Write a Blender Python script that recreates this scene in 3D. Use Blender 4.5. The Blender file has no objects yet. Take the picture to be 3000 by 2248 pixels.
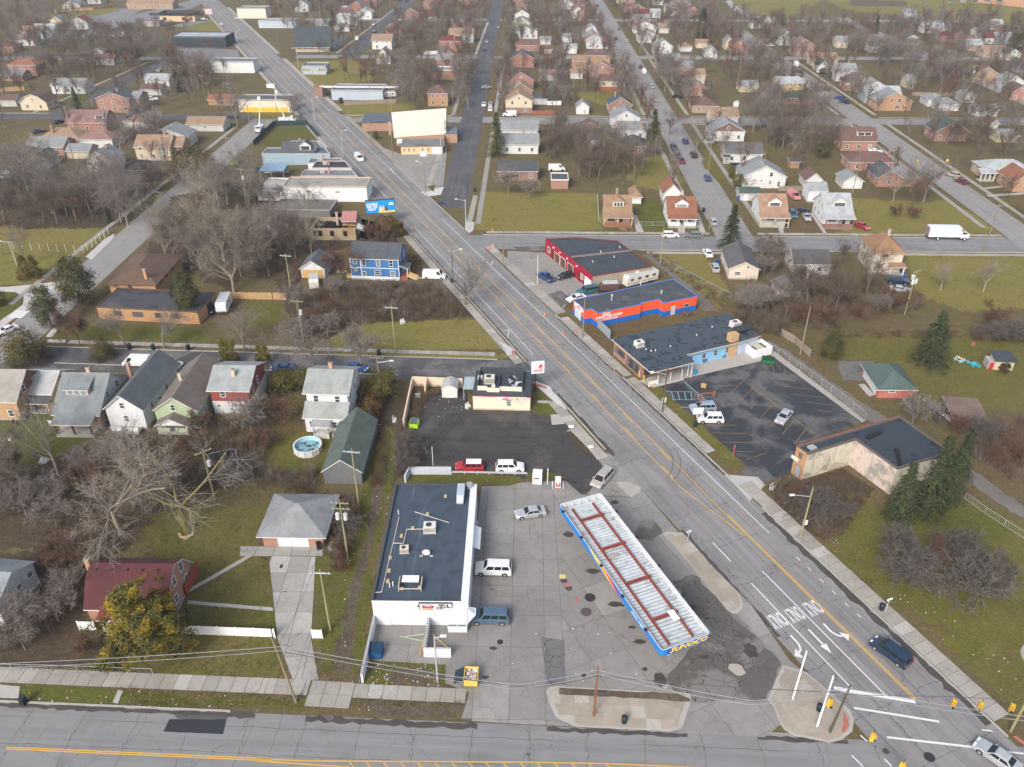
import bpy,math,random
import numpy as np
from mathutils import Vector,Matrix

R=math.radians
rnd=random.Random(11)
SC=bpy.context.scene
COL=SC.collection

# ------------------------------------------------------------------ camera, sky, sun, exposure
CAM_F,CAM_PITCH,CAM_H=2360.0,R(32.3),83.0          # focal length in photo pixels, tilt, height in m
cd=bpy.data.cameras.new('camera');cam=bpy.data.objects.new('camera',cd);COL.objects.link(cam)
cd.sensor_width=36.0;cd.lens=36.0*CAM_F/3000.0;cd.clip_end=5000;cd.clip_start=1
cam.location=(0,0,CAM_H);cam.rotation_euler=(R(90) - CAM_PITCH,0,0)
SC.camera=cam

SUN_EL,SUN_AZ=R(38),R(-152)       # azimuth measured from +Y towards +X: the sun stands behind and left of the camera
wd=bpy.data.worlds.new('World');SC.world=wd;wd.use_nodes=True
wt=wd.node_tree;wt.nodes.clear()
sky=wt.nodes.new('ShaderNodeTexSky');sky.sky_type='NISHITA';sky.sun_disc=False
sky.sun_elevation=SUN_EL;sky.sun_rotation=SUN_AZ;sky.dust_density=4.0;sky.air_density=1.0;sky.ozone_density=1.0
hs=wt.nodes.new('ShaderNodeHueSaturation');hs.inputs['Saturation'].default_value=0.72
bg=wt.nodes.new('ShaderNodeBackground');bg.inputs['Strength'].default_value=0.14
wo=wt.nodes.new('ShaderNodeOutputWorld')
wt.links.new(sky.outputs[0],hs.inputs['Color']);wt.links.new(hs.outputs[0],bg.inputs[0]);wt.links.new(bg.outputs[0],wo.inputs[0])
sl=bpy.data.lights.new('sun','SUN');sl.energy=1.5;sl.angle=R(20);sl.color=(1.0,0.975,0.945)
so=bpy.data.objects.new('sun',sl);COL.objects.link(so)
sdir=Vector((math.sin(SUN_AZ)*math.cos(SUN_EL),math.cos(SUN_AZ)*math.cos(SUN_EL),math.sin(SUN_EL)))
so.rotation_euler=sdir.to_track_quat('Z','Y').to_euler()
vs=SC.view_settings;vs.view_transform='Standard';vs.look='None';vs.gamma=1.0;vs.use_curve_mapping=False
vs.exposure=0.72
SC.cycles.use_denoising=True
SC.cycles.max_bounces=5;SC.cycles.diffuse_bounces=2;SC.cycles.glossy_bounces=2
SC.cycles.transparent_max_bounces=6;SC.cycles.caustics_reflective=False;SC.cycles.caustics_refractive=False

# ------------------------------------------------------------------ photo pixels -> places
TX=[0,750,1500,2200];TY={'a':0,'b':480,'c':1000,'d':1600};TS=800/2047
def ray(t,x,y):
 u=TX[int(t[1])]+x*TS;v=TY[t[0]]+y*TS
 a=(u - 1500)/CAM_F;b=(1124 - v)/CAM_F
 c,s=math.cos(CAM_PITCH),math.sin(CAM_PITCH)
 return a,c+b*s,-s+b*c
def g(t,x,y,z=0.0):
 d=ray(t,x,y);k=(z - CAM_H)/d[2]
 return Vector((d[0]*k,d[1]*k,z))
def gy(t,x,y,Y):
 d=ray(t,x,y);k=Y/d[1]
 return Vector((d[0]*k,Y,CAM_H+d[2]*k))
def g2(t,*xy):
 return [tuple(g(t,xy[i],xy[i+1]).xy) for i in range(0,len(xy),2)]
def gl(*txy):# mixed tiles: 'd1',x,y,x,y,'d2',x,y ...
 out,t,i=[],None,0
 while i < len(txy):
  if isinstance(txy[i],str):t=txy[i];i+=1
  else:out.append(tuple(g(t,txy[i],txy[i+1]).xy));i+=2
 return out
def proj_x(P):
 c,s=math.cos(CAM_PITCH),math.sin(CAM_PITCH);z=P[2] - CAM_H
 return 1500+CAM_F*P[0]/(P[1]*c - z*s)
GRID=R(-1.6)                       # the street grid's angle
AV0=Vector((28.4,100.4));AVA=R(114.2)
AVD=Vector((math.cos(AVA),math.sin(AVA)));AVR=Vector((math.sin(AVA),-math.cos(AVA)))
def av(s,t):p=AV0+AVD*s+AVR*t;return (p.x,p.y)

# ------------------------------------------------------------------ materials
MATS={}
def nt(name):
 m=bpy.data.materials.new(name);m.use_nodes=True
 t=m.node_tree;b=t.nodes['Principled BSDF']
 return m,t,b
def nd(t,ty,ins=None,**at):
 n=t.nodes.new(ty)
 for k,v in at.items():setattr(n,k,v)
 for k,v in (ins or {}).items():
  if hasattr(v,'is_linked') or isinstance(v,bpy.types.NodeSocket):t.links.new(v,n.inputs[k])
  else:n.inputs[k].default_value=v
 return n
def c4(c):return (c[0],c[1],c[2],1.0)
def noise(t,vec,scale,detail=3,rough=.55,dist=0.0):
 return nd(t,'ShaderNodeTexNoise',{'Vector':vec,'Scale':scale,'Detail':detail,'Roughness':rough,'Distortion':dist}).outputs['Fac']
def mix(t,f,a,b,mode='MIX'):
 n=t.nodes.new('ShaderNodeMixRGB');n.blend_type=mode
 for k,v in (('Fac',f),('Color1',a),('Color2',b)):
  if isinstance(v,bpy.types.NodeSocket):t.links.new(v,n.inputs[k])
  elif k=='Fac':n.inputs[k].default_value=v
  else:n.inputs[k].default_value=c4(v)
 return n.outputs[0]
def ramp(t,f,a,b,lo=(0,0,0),hi=(1,1,1)):
 n=nd(t,'ShaderNodeValToRGB',{'Fac':f});e=n.color_ramp.elements
 e[0].position=a;e[1].position=b;e[0].color=c4(lo);e[1].color=c4(hi)
 return n.outputs[0]
def mth(t,op,a,b=0.0,c=None):
 n=t.nodes.new('ShaderNodeMath');n.operation=op
 for i,v in enumerate((a,b) if c is None else (a,b,c)):
  if isinstance(v,bpy.types.NodeSocket):t.links.new(v,n.inputs[i])
  else:n.inputs[i].default_value=v
 return n.outputs[0]
def mapv(t,vec,scale=(1,1,1),rot=(0,0,0)):
 return nd(t,'ShaderNodeMapping',{'Vector':vec,'Scale':scale,'Rotation':rot}).outputs[0]
def bump(t,b,h,strength=.3,dist=.05):
 n=nd(t,'ShaderNodeBump',{'Height':h,'Strength':strength,'Distance':dist});t.links.new(n.outputs[0],b.inputs['Normal'])
def setc(t,b,c):
 if isinstance(c,bpy.types.NodeSocket):t.links.new(c,b.inputs['Base Color'])
 else:b.inputs['Base Color'].default_value=c4(c)
def scl(c,k):return tuple(min(1,x*k) for x in c)
def key(*a):return '_'.join(str(x) for x in a)

def plain(c,rough=.7,metal=0.0,var=.12,spec=.35,sc=1.5):
 k=key('p',c,rough,metal,var)
 if k in MATS:return MATS[k]
 m,t,b=nt('painted');o=nd(t,'ShaderNodeTexCoord').outputs['Object']
 f=noise(t,o,sc,4,.65)
 oi=nd(t,'ShaderNodeObjectInfo').outputs['Random']
 col=mix(t,f,scl(c,1 - var),scl(c,1+var))
 col=mix(t,mth(t,'MULTIPLY',oi,.10),col,(c[0]*.6,c[1]*.6,c[2]*.6))
 setc(t,b,col);b.inputs['Roughness'].default_value=rough;b.inputs['Metallic'].default_value=metal
 b.inputs['Specular IOR Level'].default_value=spec
 MATS[k]=m;return m
def siding(c,pitch=.16):
 k=key('s',c,pitch)
 if k in MATS:return MATS[k]
 m,t,b=nt('siding');o=nd(t,'ShaderNodeTexCoord').outputs['Object']
 z=nd(t,'ShaderNodeSeparateXYZ',{0:o}).outputs[2]
 fr=mth(t,'FRACT',mth(t,'DIVIDE',z,pitch))
 lines=mth(t,'LESS_THAN',fr,.16)
 dirt=noise(t,mapv(t,o,(.7,.7,.25)),1.2,5,.7)
 col=mix(t,ramp(t,dirt,.35,.75),c,scl(c,.78))
 col=mix(t,mth(t,'MULTIPLY',lines,.25),col,scl(c,.55))
 setc(t,b,col);b.inputs['Roughness'].default_value=.6
 bump(t,b,fr,.25,.02);MATS[k]=m;return m
def brick(c,mortar=None):
 k=key('b',c)
 if k in MATS:return MATS[k]
 m,t,b=nt('brickwork');o=nd(t,'ShaderNodeTexCoord').outputs['Object']
 s=nd(t,'ShaderNodeSeparateXYZ',{0:o})
 u=mth(t,'ADD',s.outputs[0],s.outputs[1])
 v=nd(t,'ShaderNodeCombineXYZ',{0:u,1:s.outputs[2],2:0.0}).outputs[0]
 br=nd(t,'ShaderNodeTexBrick',{'Vector':v,'Scale':1.0,'Mortar Size':.012,'Brick Width':.24,'Row Height':.085,'Bias':-.2})
 br.inputs['Color1'].default_value=c4(scl(c,1.18));br.inputs['Color2'].default_value=c4(scl(c,.72));br.inputs['Mortar'].default_value=c4(mortar or (.36,.32,.28))
 big=noise(t,o,.8,4,.6)
 col=mix(t,ramp(t,big,.4,.75),br.outputs[0],scl(c,.7));col=mix(t,.35,br.outputs[0],col)
 setc(t,b,col);b.inputs['Roughness'].default_value=.85;bump(t,b,br.outputs['Fac'],-.3,.02);MATS[k]=m;return m
def shingle(c):
 k=key('sh',c)
 if k in MATS:return MATS[k]
 m,t,b=nt('shingles');o=nd(t,'ShaderNodeTexCoord').outputs['Object']
 s=nd(t,'ShaderNodeSeparateXYZ',{0:o})
 fr=mth(t,'FRACT',mth(t,'DIVIDE',s.outputs[2],.11))
 n1=noise(t,o,5.5,4,.75);n2=noise(t,mapv(t,o,(1,1,.35)),.55,5,.65)
 col=mix(t,ramp(t,n1,.3,.7),scl(c,.72),scl(c,1.22))
 col=mix(t,ramp(t,n2,.42,.72),col,scl(c,.66))
 col=mix(t,mth(t,'MULTIPLY',mth(t,'LESS_THAN',fr,.2),.3),col,scl(c,.5))
 setc(t,b,col);b.inputs['Roughness'].default_value=.9;bump(t,b,n1,.3,.03);MATS[k]=m;return m
def flatroof(c,wet=.5,ws=.35,stripes=None):
 k=key('fr',c,wet,ws,stripes)
 if k in MATS:return MATS[k]
 m,t,b=nt('flat_roofing');o=nd(t,'ShaderNodeTexCoord').outputs['Object']
 n1=noise(t,o,4,5,.7);n2=noise(t,o,ws,4,.55,.6)
 col=mix(t,n1,scl(c,.75),scl(c,1.25))
 if stripes:
  st=noise(t,mapv(t,o,stripes),1.0,4,.7)
  col=mix(t,ramp(t,st,.55,.78),col,scl(c,2.1))
 pd=ramp(t,n2,.53 ,.56)
 col=mix(t,mth(t,'MULTIPLY',pd,wet),col,scl(c,.35));setc(t,b,col)
 t.links.new(mth(t,'MULTIPLY_ADD',pd,-.6*wet,.75),b.inputs['Roughness'])
 b.inputs['Specular IOR Level'].default_value=.4
 MATS[k]=m;return m
def metalroof(c,axis=0,pitch=.45):
 k=key('mr',c,axis,pitch)
 if k in MATS:return MATS[k]
 m,t,b=nt('metal_sheet');o=nd(t,'ShaderNodeTexCoord').outputs['Object']
 z=nd(t,'ShaderNodeSeparateXYZ',{0:o}).outputs[axis]
 fr=mth(t,'FRACT',mth(t,'DIVIDE',z,pitch));n1=noise(t,o,.9,5,.7)
 col=mix(t,ramp(t,n1,.4,.75),c,scl(c,.7));col=mix(t,mth(t,'MULTIPLY',mth(t,'LESS_THAN',fr,.15),.4),col,scl(c,.5))
 setc(t,b,col);b.inputs['Roughness'].default_value=.45;b.inputs['Metallic'].default_value=.2;MATS[k]=m;return m
def glass(c=(.03,.04,.05)):
 k=key('gl',c)
 if k in MATS:return MATS[k]
 m,t,b=nt('glass');oi=nd(t,'ShaderNodeObjectInfo').outputs['Random']
 setc(t,b,mix(t,mth(t,'POWER',oi,3.0),c,(.25,.26,.26)));b.inputs['Roughness'].default_value=.06;b.inputs['Specular IOR Level'].default_value=.6
 MATS[k]=m;return m
def carpaint(c,metal=.0):
 k=key('cp',c,metal)
 if k in MATS:return MATS[k]
 m,t,b=nt('car_paint');o=nd(t,'ShaderNodeTexCoord').outputs['Object']
 setc(t,b,mix(t,ramp(t,noise(t,o,1.1,4,.6),.35,.8),c,scl(c,.86)));b.inputs['Roughness'].default_value=.32;b.inputs['Metallic'].default_value=metal
 b.inputs['Coat Weight'].default_value=.6;b.inputs['Coat Roughness'].default_value=.12;MATS[k]=m;return m

def gpos(t):return nd(t,'ShaderNodeNewGeometry').outputs['Position']
def grass_mat(name,c1,c2,dry=(.16,.12,.06),dr=.5,dirt=None):
 m,t,b=nt(name);P=gpos(t)
 big=noise(t,P,.045,4,.6,.4);mid=noise(t,P,.35,5,.65,.3);fine=noise(t,P,2.6,4,.8)
 col=mix(t,ramp(t,mid,.32,.68),c1,c2)
 col=mix(t,mth(t,'MULTIPLY',ramp(t,big,.42,.68),dr),col,dry)
 if dirt:col=mix(t,ramp(t,noise(t,P,.16,5,.7,.8),.56,.70),col,dirt)
 col=mix(t,mth(t,'MULTIPLY',ramp(t,fine,.40,.70),.6),col,scl(c1,.38))
 lf=noise(t,P,6.5,3,.9);col=mix(t,mth(t,'MULTIPLY',ramp(t,lf,.60,.66),.55),col,(.26,.19,.11))
 col=mix(t,mth(t,'MULTIPLY',ramp(t,noise(t,P,.9,5,.8,.8),.47,.60),.55),col,scl(dry,.82))
 col=mix(t,mth(t,'MULTIPLY',ramp(t,noise(t,P,1.7,4,.8,.4),.52,.64),.35),col,scl(c2,1.5))
 setc(t,b,col);b.inputs['Roughness'].default_value=.95;b.inputs['Specular IOR Level'].default_value=.1
 bump(t,b,fine,.7,.15);return m
def paving(name,c,crack=.5,cs=.16,ang=0.0,streak=.35,stain=.3,stainc=None,wet=0.0,stainat=(.52,.7),joint=0.0,patch=0.0,lon=0.0):
 m,t,b=nt(name);P=gpos(t)
 Q=mapv(t,P,(1,1,1),(0,0,-ang))
 fine=noise(t,P,9,4,.8);mid=noise(t,P,.5,5,.65)
 wob=nd(t,'ShaderNodeVectorMath',{0:P,1:nd(t,'ShaderNodeVectorMath',{0:nd(t,'ShaderNodeTexNoise',{'Vector':P,'Scale':.6,'Detail':3.0}).outputs['Color'],'Scale':2.2},operation='SCALE').outputs[0]},operation='ADD').outputs[0]
 vo=nd(t,'ShaderNodeTexVoronoi',{'Vector':wob,'Scale':cs,'Randomness':.9},feature='DISTANCE_TO_EDGE').outputs['Distance']
 col=mix(t,fine,scl(c,.84),scl(c,1.16))
 col=mix(t,mth(t,'MULTIPLY',ramp(t,mid,.3,.75),.3),col,scl(c,.72))
 if streak:
  st=noise(t,mapv(t,Q,(.03,.7,1)),1.0,4,.6)
  col=mix(t,mth(t,'MULTIPLY',ramp(t,st,.45,.72),streak),col,scl(c,.55))
  st2=noise(t,mapv(t,Q,(.025,.9,1)),1.3,3,.6)
  col=mix(t,mth(t,'MULTIPLY',ramp(t,st2,.52,.75),streak*.6),col,scl(c,1.3))
 if joint:
  y=nd(t,'ShaderNodeSeparateXYZ',{0:Q}).outputs[0]
  w=mth(t,'ADD',y,mth(t,'MULTIPLY',noise(t,P,.35,4,.7),1.6))
  j=mth(t,'LESS_THAN',mth(t,'FRACT',mth(t,'DIVIDE',w,joint)),.10/joint)
  col=mix(t,mth(t,'MULTIPLY',j,.55),col,scl(c,.25))
 if lon:
  yy=nd(t,'ShaderNodeSeparateXYZ',{0:Q}).outputs[1];ww=mth(t,'ADD',yy,mth(t,'MULTIPLY',noise(t,P,.16,5,.75),.9))
  j=mth(t,'LESS_THAN',mth(t,'FRACT',mth(t,'DIVIDE',ww,lon)),.075/lon);j=mth(t,'MULTIPLY',j,ramp(t,noise(t,P,.07,3,.6),.36,.5))
  col=mix(t,mth(t,'MULTIPLY',j,.65),col,scl(c,.22))
 if patch:
  y2=nd(t,'ShaderNodeTexVoronoi',{'Vector':mapv(t,Q,(.09,.22,1)),'Scale':1.0,'Randomness':.8},distance='CHEBYCHEV')
  pv=nd(t,'ShaderNodeSeparateColor',{0:y2.outputs['Color']}).outputs[0]
  col=mix(t,mth(t,'MULTIPLY',mth(t,'GREATER_THAN',pv,.78),patch),col,scl(c,.62))
 if stain:
  sn=noise(t,P,.13,5,.62,.5)
  s2=ramp(t,sn,*stainat)
  col=mix(t,mth(t,'MULTIPLY',s2,stain),col,stainc or scl(c,.35))
  if wet:t.links.new(mth(t,'MULTIPLY_ADD',s2,-wet,.85),b.inputs['Roughness'])
 if not (stain and wet):b.inputs['Roughness'].default_value=.85
 ck=mth(t,'LESS_THAN',vo,.030*cs)
 v2=nd(t,'ShaderNodeTexVoronoi',{'Vector':wob,'Scale':cs*4.2,'Randomness':1.0},feature='DISTANCE_TO_EDGE').outputs['Distance']
 ck=mth(t,'MAXIMUM',ck,mth(t,'MULTIPLY',mth(t,'LESS_THAN',v2,.10*cs),ramp(t,noise(t,P,.21,3,.6),.54,.62)))
 gate=ramp(t,noise(t,P,.09,3,.6),.40,.52)
 col=mix(t,mth(t,'MULTIPLY',mth(t,'MULTIPLY',ck,gate),crack),col,scl(c,.18))
 setc(t,b,col);b.inputs['Specular IOR Level'].default_value=.3
 bump(t,b,fine,.25,.02);return m
def slab_mat(name,c,var=.25,rustc=None,newk=.4):
 m,t,b=nt(name);P=gpos(t);oi=nd(t,'ShaderNodeObjectInfo').outputs['Random']
 fine=noise(t,P,8,4,.8);mid=noise(t,P,.6,5,.65,.4)
 col=mix(t,oi,scl(c,1 - var),scl(c,1+var))
 new=mth(t,'GREATER_THAN',oi,.90)
 col=mix(t,mth(t,'MULTIPLY',new,newk),col,(.50,.49,.47))
 stn=noise(t,P,.11,5,.65,.6);col=mix(t,mth(t,'MULTIPLY',ramp(t,stn,.50,.70),.45),col,scl(c,.5))
 vo=nd(t,'ShaderNodeTexVoronoi',{'Vector':nd(t,'ShaderNodeVectorMath',{0:P,1:nd(t,'ShaderNodeTexNoise',{'Vector':P,'Scale':.7,'Detail':4.0}).outputs['Color']},operation='ADD').outputs[0],'Scale':.26},feature='DISTANCE_TO_EDGE').outputs['Distance']
 col=mix(t,mth(t,'MULTIPLY',mth(t,'MULTIPLY',mth(t,'LESS_THAN',vo,.006),ramp(t,noise(t,P,.12,3),.45,.55)),.7),col,scl(c,.25))
 col=mix(t,mth(t,'MULTIPLY',ramp(t,mid,.45,.75),.5),col,rustc or scl(c,.55))
 col=mix(t,mth(t,'MULTIPLY',fine,.35),col,scl(c,.6))
 setc(t,b,col);b.inputs['Roughness'].default_value=.85;bump(t,b,fine,.2,.02);return m

# ------------------------------------------------------------------ meshes and objects
class MB:
 def __init__(s):s.v=[];s.f=[];s.m=[]
 def poly(s,pts,mi=0):
  n=len(s.v);s.v+=[tuple(p) for p in pts];s.f.append(tuple(range(n,n+len(pts))));s.m.append(mi);return s
 def bx(s,x0,y0,z0,x1,y1,z1,mi=0,top=None):
  n=len(s.v)
  s.v+=[(x0,y0,z0),(x1,y0,z0),(x1,y1,z0),(x0,y1,z0),(x0,y0,z1),(x1,y0,z1),(x1,y1,z1),(x0,y1,z1)]
  for q,k in zip(((0,3,2,1),(4,5,6,7),(0,1,5,4),(1,2,6,5),(2,3,7,6),(3,0,4,7)),(mi,mi if top is None else top,mi,mi,mi,mi)):
   s.f.append(tuple(n+i for i in q));s.m.append(k)
  return s
 def rbx(s,c,size,rz=0,mi=0,z0=None):
  n=len(s.v);s.bx(-size[0]/2,-size[1]/2,-size[2]/2,size[0]/2,size[1]/2,size[2]/2,mi)
  ca,sa=math.cos(rz),math.sin(rz)
  for i in range(n,len(s.v)):
   x,y,z=s.v[i];s.v[i]=(c[0]+x*ca - y*sa,c[1]+x*sa+y*ca,c[2]+z)
  return s
 def prism(s,pts,z0,z1,mi=0,top=None):
  a=sum(pts[i][0]*pts[(i+1) % len(pts)][1] - pts[(i+1) % len(pts)][0]*pts[i][1] for i in range(len(pts)))
  if a < 0:pts=pts[::-1]
  n=len(s.v);k=len(pts)
  s.v+=[(p[0],p[1],z0) for p in pts]+[(p[0],p[1],z1) for p in pts]
  s.f.append(tuple(range(n+k,n+2*k)));s.m.append(mi if top is None else top)
  s.f.append(tuple(range(n+k - 1,n - 1,-1)));s.m.append(mi)
  for i in range(k):
   j=(i+1) % k;s.f.append((n+i,n+j,n+k+j,n+k+i));s.m.append(mi)
  return s
 def tube(s,p0,p1,r0,r1=None,k=8,mi=0,cap=True):
  r1=r0 if r1 is None else r1
  p0,p1=Vector(p0),Vector(p1);d=(p1 - p0).normalized()
  a=d.orthogonal().normalized();b=d.cross(a);n=len(s.v)
  for p,r in ((p0,r0),(p1,r1)):
   for i in range(k):
    th=2*math.pi*i/k;s.v.append(tuple(p+a*(math.cos(th)*r)+b*(math.sin(th)*r)))
  for i in range(k):
   j=(i+1) % k;s.f.append((n+i,n+j,n+k+j,n+k+i));s.m.append(mi)
  if cap:
   s.f.append(tuple(range(n+k - 1,n - 1,-1)));s.m.append(mi);s.f.append(tuple(range(n+k,n+2*k)));s.m.append(mi)
  return s
 def slab(s,quad,th,mi=0,edge=1):# a plane piece with thickness downwards
  n=len(s.v);k=len(quad)
  s.v+=[tuple(p) for p in quad]+[(p[0],p[1],p[2] - th) for p in quad]
  s.f.append(tuple(range(n,n+k)));s.m.append(mi);s.f.append(tuple(range(n+2*k - 1,n+k - 1,-1)));s.m.append(edge)
  for i in range(k):
   j=(i+1) % k;s.f.append((n+j,n+i,n+k+i,n+k+j));s.m.append(edge)
  return s
 def mesh(s,name,mats,smooth=False):
  me=bpy.data.meshes.new(name);me.from_pydata(s.v,[],s.f)
  for m in (mats if isinstance(mats,(list,tuple)) else [mats]):me.materials.append(m)
  if max(s.m,default=0):me.polygons.foreach_set('material_index',s.m)
  if smooth:me.polygons.foreach_set('use_smooth',[True]*len(me.polygons))
  me.update();return me
 def build(s,name,mats,parent=None,loc=(0,0,0),rz=0,smooth=False):
  return obj(name,s.mesh(name,mats,smooth),parent,loc,rz)
def obj(name,me,parent=None,loc=(0,0,0),rz=0):
 o=bpy.data.objects.new(name,me);COL.objects.link(o)
 if parent is not None:o.parent=parent
 o.location=loc
 if rz:o.rotation_euler=(0,0,rz)
 return o
def tag(o,label,cat,group=None):
 o['label']=label;o['category']=cat
 if group:o['group']=group
 return o
def thing(name,label,cat,loc=(0,0,0),rz=0,group=None):
 o=obj(name,None,None,(loc[0],loc[1],loc[2] if len(loc) > 2 else 0),rz);return tag(o,label,cat,group) if label else o
def structure(o):o['kind']='structure';return o

PEND=[]                       # things whose label is finished when all the landmarks are known
LM=[]                         # landmarks: (phrase, x, y)
def later(o,phrase,cat,group,x,y):o['category']=cat;o['group']=group;PEND.append((o,phrase,x,y));return o
ORD=['first','second','third','fourth','fifth','sixth','seventh','eighth','ninth','tenth','eleventh','twelfth','thirteenth','fourteenth','fifteenth','sixteenth','seventeenth','eighteenth','nineteenth','twentieth']
def finish_labels():
 G={}
 for o,ph,x,y in PEND:
  own=[l for l in LM if abs(l[1] - x)+abs(l[2] - y) < .5 and o['category'] !='pole']
  if own:ph=own[0][0]
  # nearness judged as the picture shows it: depth counts less than sideways distance
  lm=min([l for l in LM if l not in own],key=lambda l:(l[1] - x)**2+((l[2] - y)*.8)**2)
  dx,dy=x - lm[1],(y - lm[2])*.8
  rel=('right of' if dx > 0 else 'left of') if abs(dx) > abs(dy) else ('behind' if dy > 0 else 'in front of')
  G.setdefault((ph,rel,lm[0]),[]).append((proj_x((x,y,0)),o))
 for (ph,rel,lm),L in G.items():
  if len(L)==1:L[0][1]['label']='%s %s the %s' % (ph,rel,lm);continue
  L.sort(key=lambda q:q[0])
  for i,(_,o) in enumerate(L):
   k=ORD[i] if i < len(ORD) else '%dth' % (i+1)
   o['label']='%s %s the %s, %s from left' % (ph,rel,lm,k)
   if len(o['label'].replace('-',' ').split()) > 16:o['label']='%s %s %s, %s from left' % (ph.replace('two-storey ','').replace('gabled ',''),rel.replace('in front of','before'),lm,k)

def jag(pts,amp,step=.9,seed=3):
 r=random.Random(seed);out=[]
 for i in range(len(pts)):
  a,b=Vector(pts[i]),Vector(pts[(i+1) % len(pts)]);L=(b - a).length;n=max(1,int(L/step))
  nr=Vector((-(b - a).y,(b - a).x)).normalized()
  for k in range(n):
   q=a.lerp(b,k/n)+nr*(r.uniform(-amp,amp) if k else 0);out.append((q.x,q.y))
 return out
PAVED=[]
def sheet(name,pts,z,mat,jagged=0.0,parent=None,step=.9):
 m=MB()
 if name.split('_')[-1] in ('forecourt','lot','driveway','apron','path','walk','patch','sidewalk','bed','pad','patio','street'):PAVED.append((min(q[0] for q in pts),max(q[0] for q in pts),min(q[1] for q in pts),max(q[1] for q in pts),pts))
 if jagged:pts=jag(pts,jagged,step,len(name)+int(abs(pts[0][0])*7))
 a=sum(pts[i][0]*pts[(i+1) % len(pts)][1] - pts[(i+1) % len(pts)][0]*pts[i][1] for i in range(len(pts)))
 if a < 0:pts=pts[::-1]
 m.poly([(p[0],p[1],z) for p in pts])
 return m.build(name,mat,parent)
def clip(poly,nx,ny,c):# keep nx*x+ny*y<=c
 out=[]
 for i in range(len(poly)):
  a,b=poly[i],poly[(i+1) % len(poly)];da=nx*a[0]+ny*a[1] - c;db=nx*b[0]+ny*b[1] - c
  if da <=0:out.append(a)
  if (da < 0) !=(db < 0) and da !=db:
   k=da/(da - db);out.append((a[0]+(b[0] - a[0])*k,a[1]+(b[1] - a[1])*k))
 return out
def area(p):return .5*sum(p[i][0]*p[(i+1) % len(p)][1] - p[(i+1) % len(p)][0]*p[i][1] for i in range(len(p)))
def slabs(parent,poly,ang,sx,sy,z0,z1,mat,joint=.05,name='slab',off=(0,0),minarea=.25,jit=.0):
 ux,uy=math.cos(ang),math.sin(ang)
 A=[p[0]*ux+p[1]*uy - off[0] for p in poly];B=[-p[0]*uy+p[1]*ux - off[1] for p in poly];n=0
 for i in range(math.floor(min(A)/sx),math.floor(max(A)/sx)+1):
  for j in range(math.floor(min(B)/sy),math.floor(max(B)/sy)+1):
   q=clip(poly,ux,uy,off[0]+(i+1)*sx - joint/2);q=clip(q,-ux,-uy,-(off[0]+i*sx+joint/2)) if q else q
   q=clip(q,-uy,ux,off[1]+(j+1)*sy - joint/2) if q else q;q=clip(q,uy,-ux,-(off[1]+j*sy+joint/2)) if q else q
   if len(q) < 3 or abs(area(q)) < minarea:continue
   cx,cy=sum(p[0] for p in q)/len(q),sum(p[1] for p in q)/len(q)
   MB().prism([(p[0] - cx,p[1] - cy) for p in q],z0,z1+rnd.uniform(-.008,.008)).build(name,mat,parent,(cx,cy,0));n+=1
 return n
def strip(a,b,wl,wr):# a band along a-b, wl to its left and wr to its right
 a,b=Vector(a),Vector(b);d=(b - a).normalized();n=Vector((-d.y,d.x))
 return [tuple(a+n*wl),tuple(a - n*wr),tuple(b - n*wr),tuple(b+n*wl)]
def line(name,a,b,w,z,mat,parent):return sheet(name,strip(a,b,w/2,w/2),z,mat,0,parent)
def text_mesh(s,size,mat,extrude=.0,shear=0.0,bold=0.0,align='CENTER',sx=1.0):
 cu=bpy.data.curves.new('lettering','FONT');cu.body=s;cu.size=size;cu.extrude=extrude;cu.shear=shear;cu.offset=bold
 cu.align_x=align;cu.align_y='CENTER';cu.resolution_u=3;cu.space_line=.85
 o=bpy.data.objects.new('lettering',cu);COL.objects.link(o)
 dg=bpy.context.evaluated_depsgraph_get();me=bpy.data.meshes.new_from_object(o.evaluated_get(dg));bpy.data.objects.remove(o)
 if sx !=1.0:me.transform(Matrix.Diagonal((sx,1,1,1)))
 me.materials.clear();me.materials.append(mat);return me
WHITE=(.78,.78,.77)

# ------------------------------------------------------------------ lettering, made while the scene is small
M_YEL=plain((.62,.36,.05),.7);M_WHT=plain((.66,.66,.65),.7);M_SIGNW=plain((.8,.8,.8),.5)
M_BLK=plain((.02,.02,.02),.5);M_RED=plain((.55,.04,.03),.5);M_BLU=plain((.03,.16,.55),.5)
M_SUNY=plain((.85,.62,.03),.4);M_ORG=plain((.8,.25,.05),.5)
TXT={
 'sunoco':text_mesh('SUNOCO',1.15,M_SUNY,.02,.35,.03),'only':text_mesh('ONLY',1.9,M_WHT,0,0,.03,sx=.62),
 'fish':text_mesh('FISH &\nCHICKEN',.46,M_BLK,.01,0,.022),'express':text_mesh('EXPRESS',.36,M_ORG,.01,.2,.012),
 'wash':text_mesh('HAND CAR WASH',.62,M_SIGNW,.01,.12,.02),'cars':text_mesh('Cars',.8,M_SIGNW,.01,.4,.02),
 'auto':text_mesh('AUTO DETAILING',.42,M_SIGNW,.01,.12,.012),'look':text_mesh('LOOKING\nFOR THE\nRIGHT',.92,M_SIGNW,.01,0,.04),
 'carwash2':text_mesh('CARS\nCAR WASH',.4,M_RED,.01,.2,.02),'only2':text_mesh('STROLL CHECK',.42,M_SIGNW,.01,0,.012),
}

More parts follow.
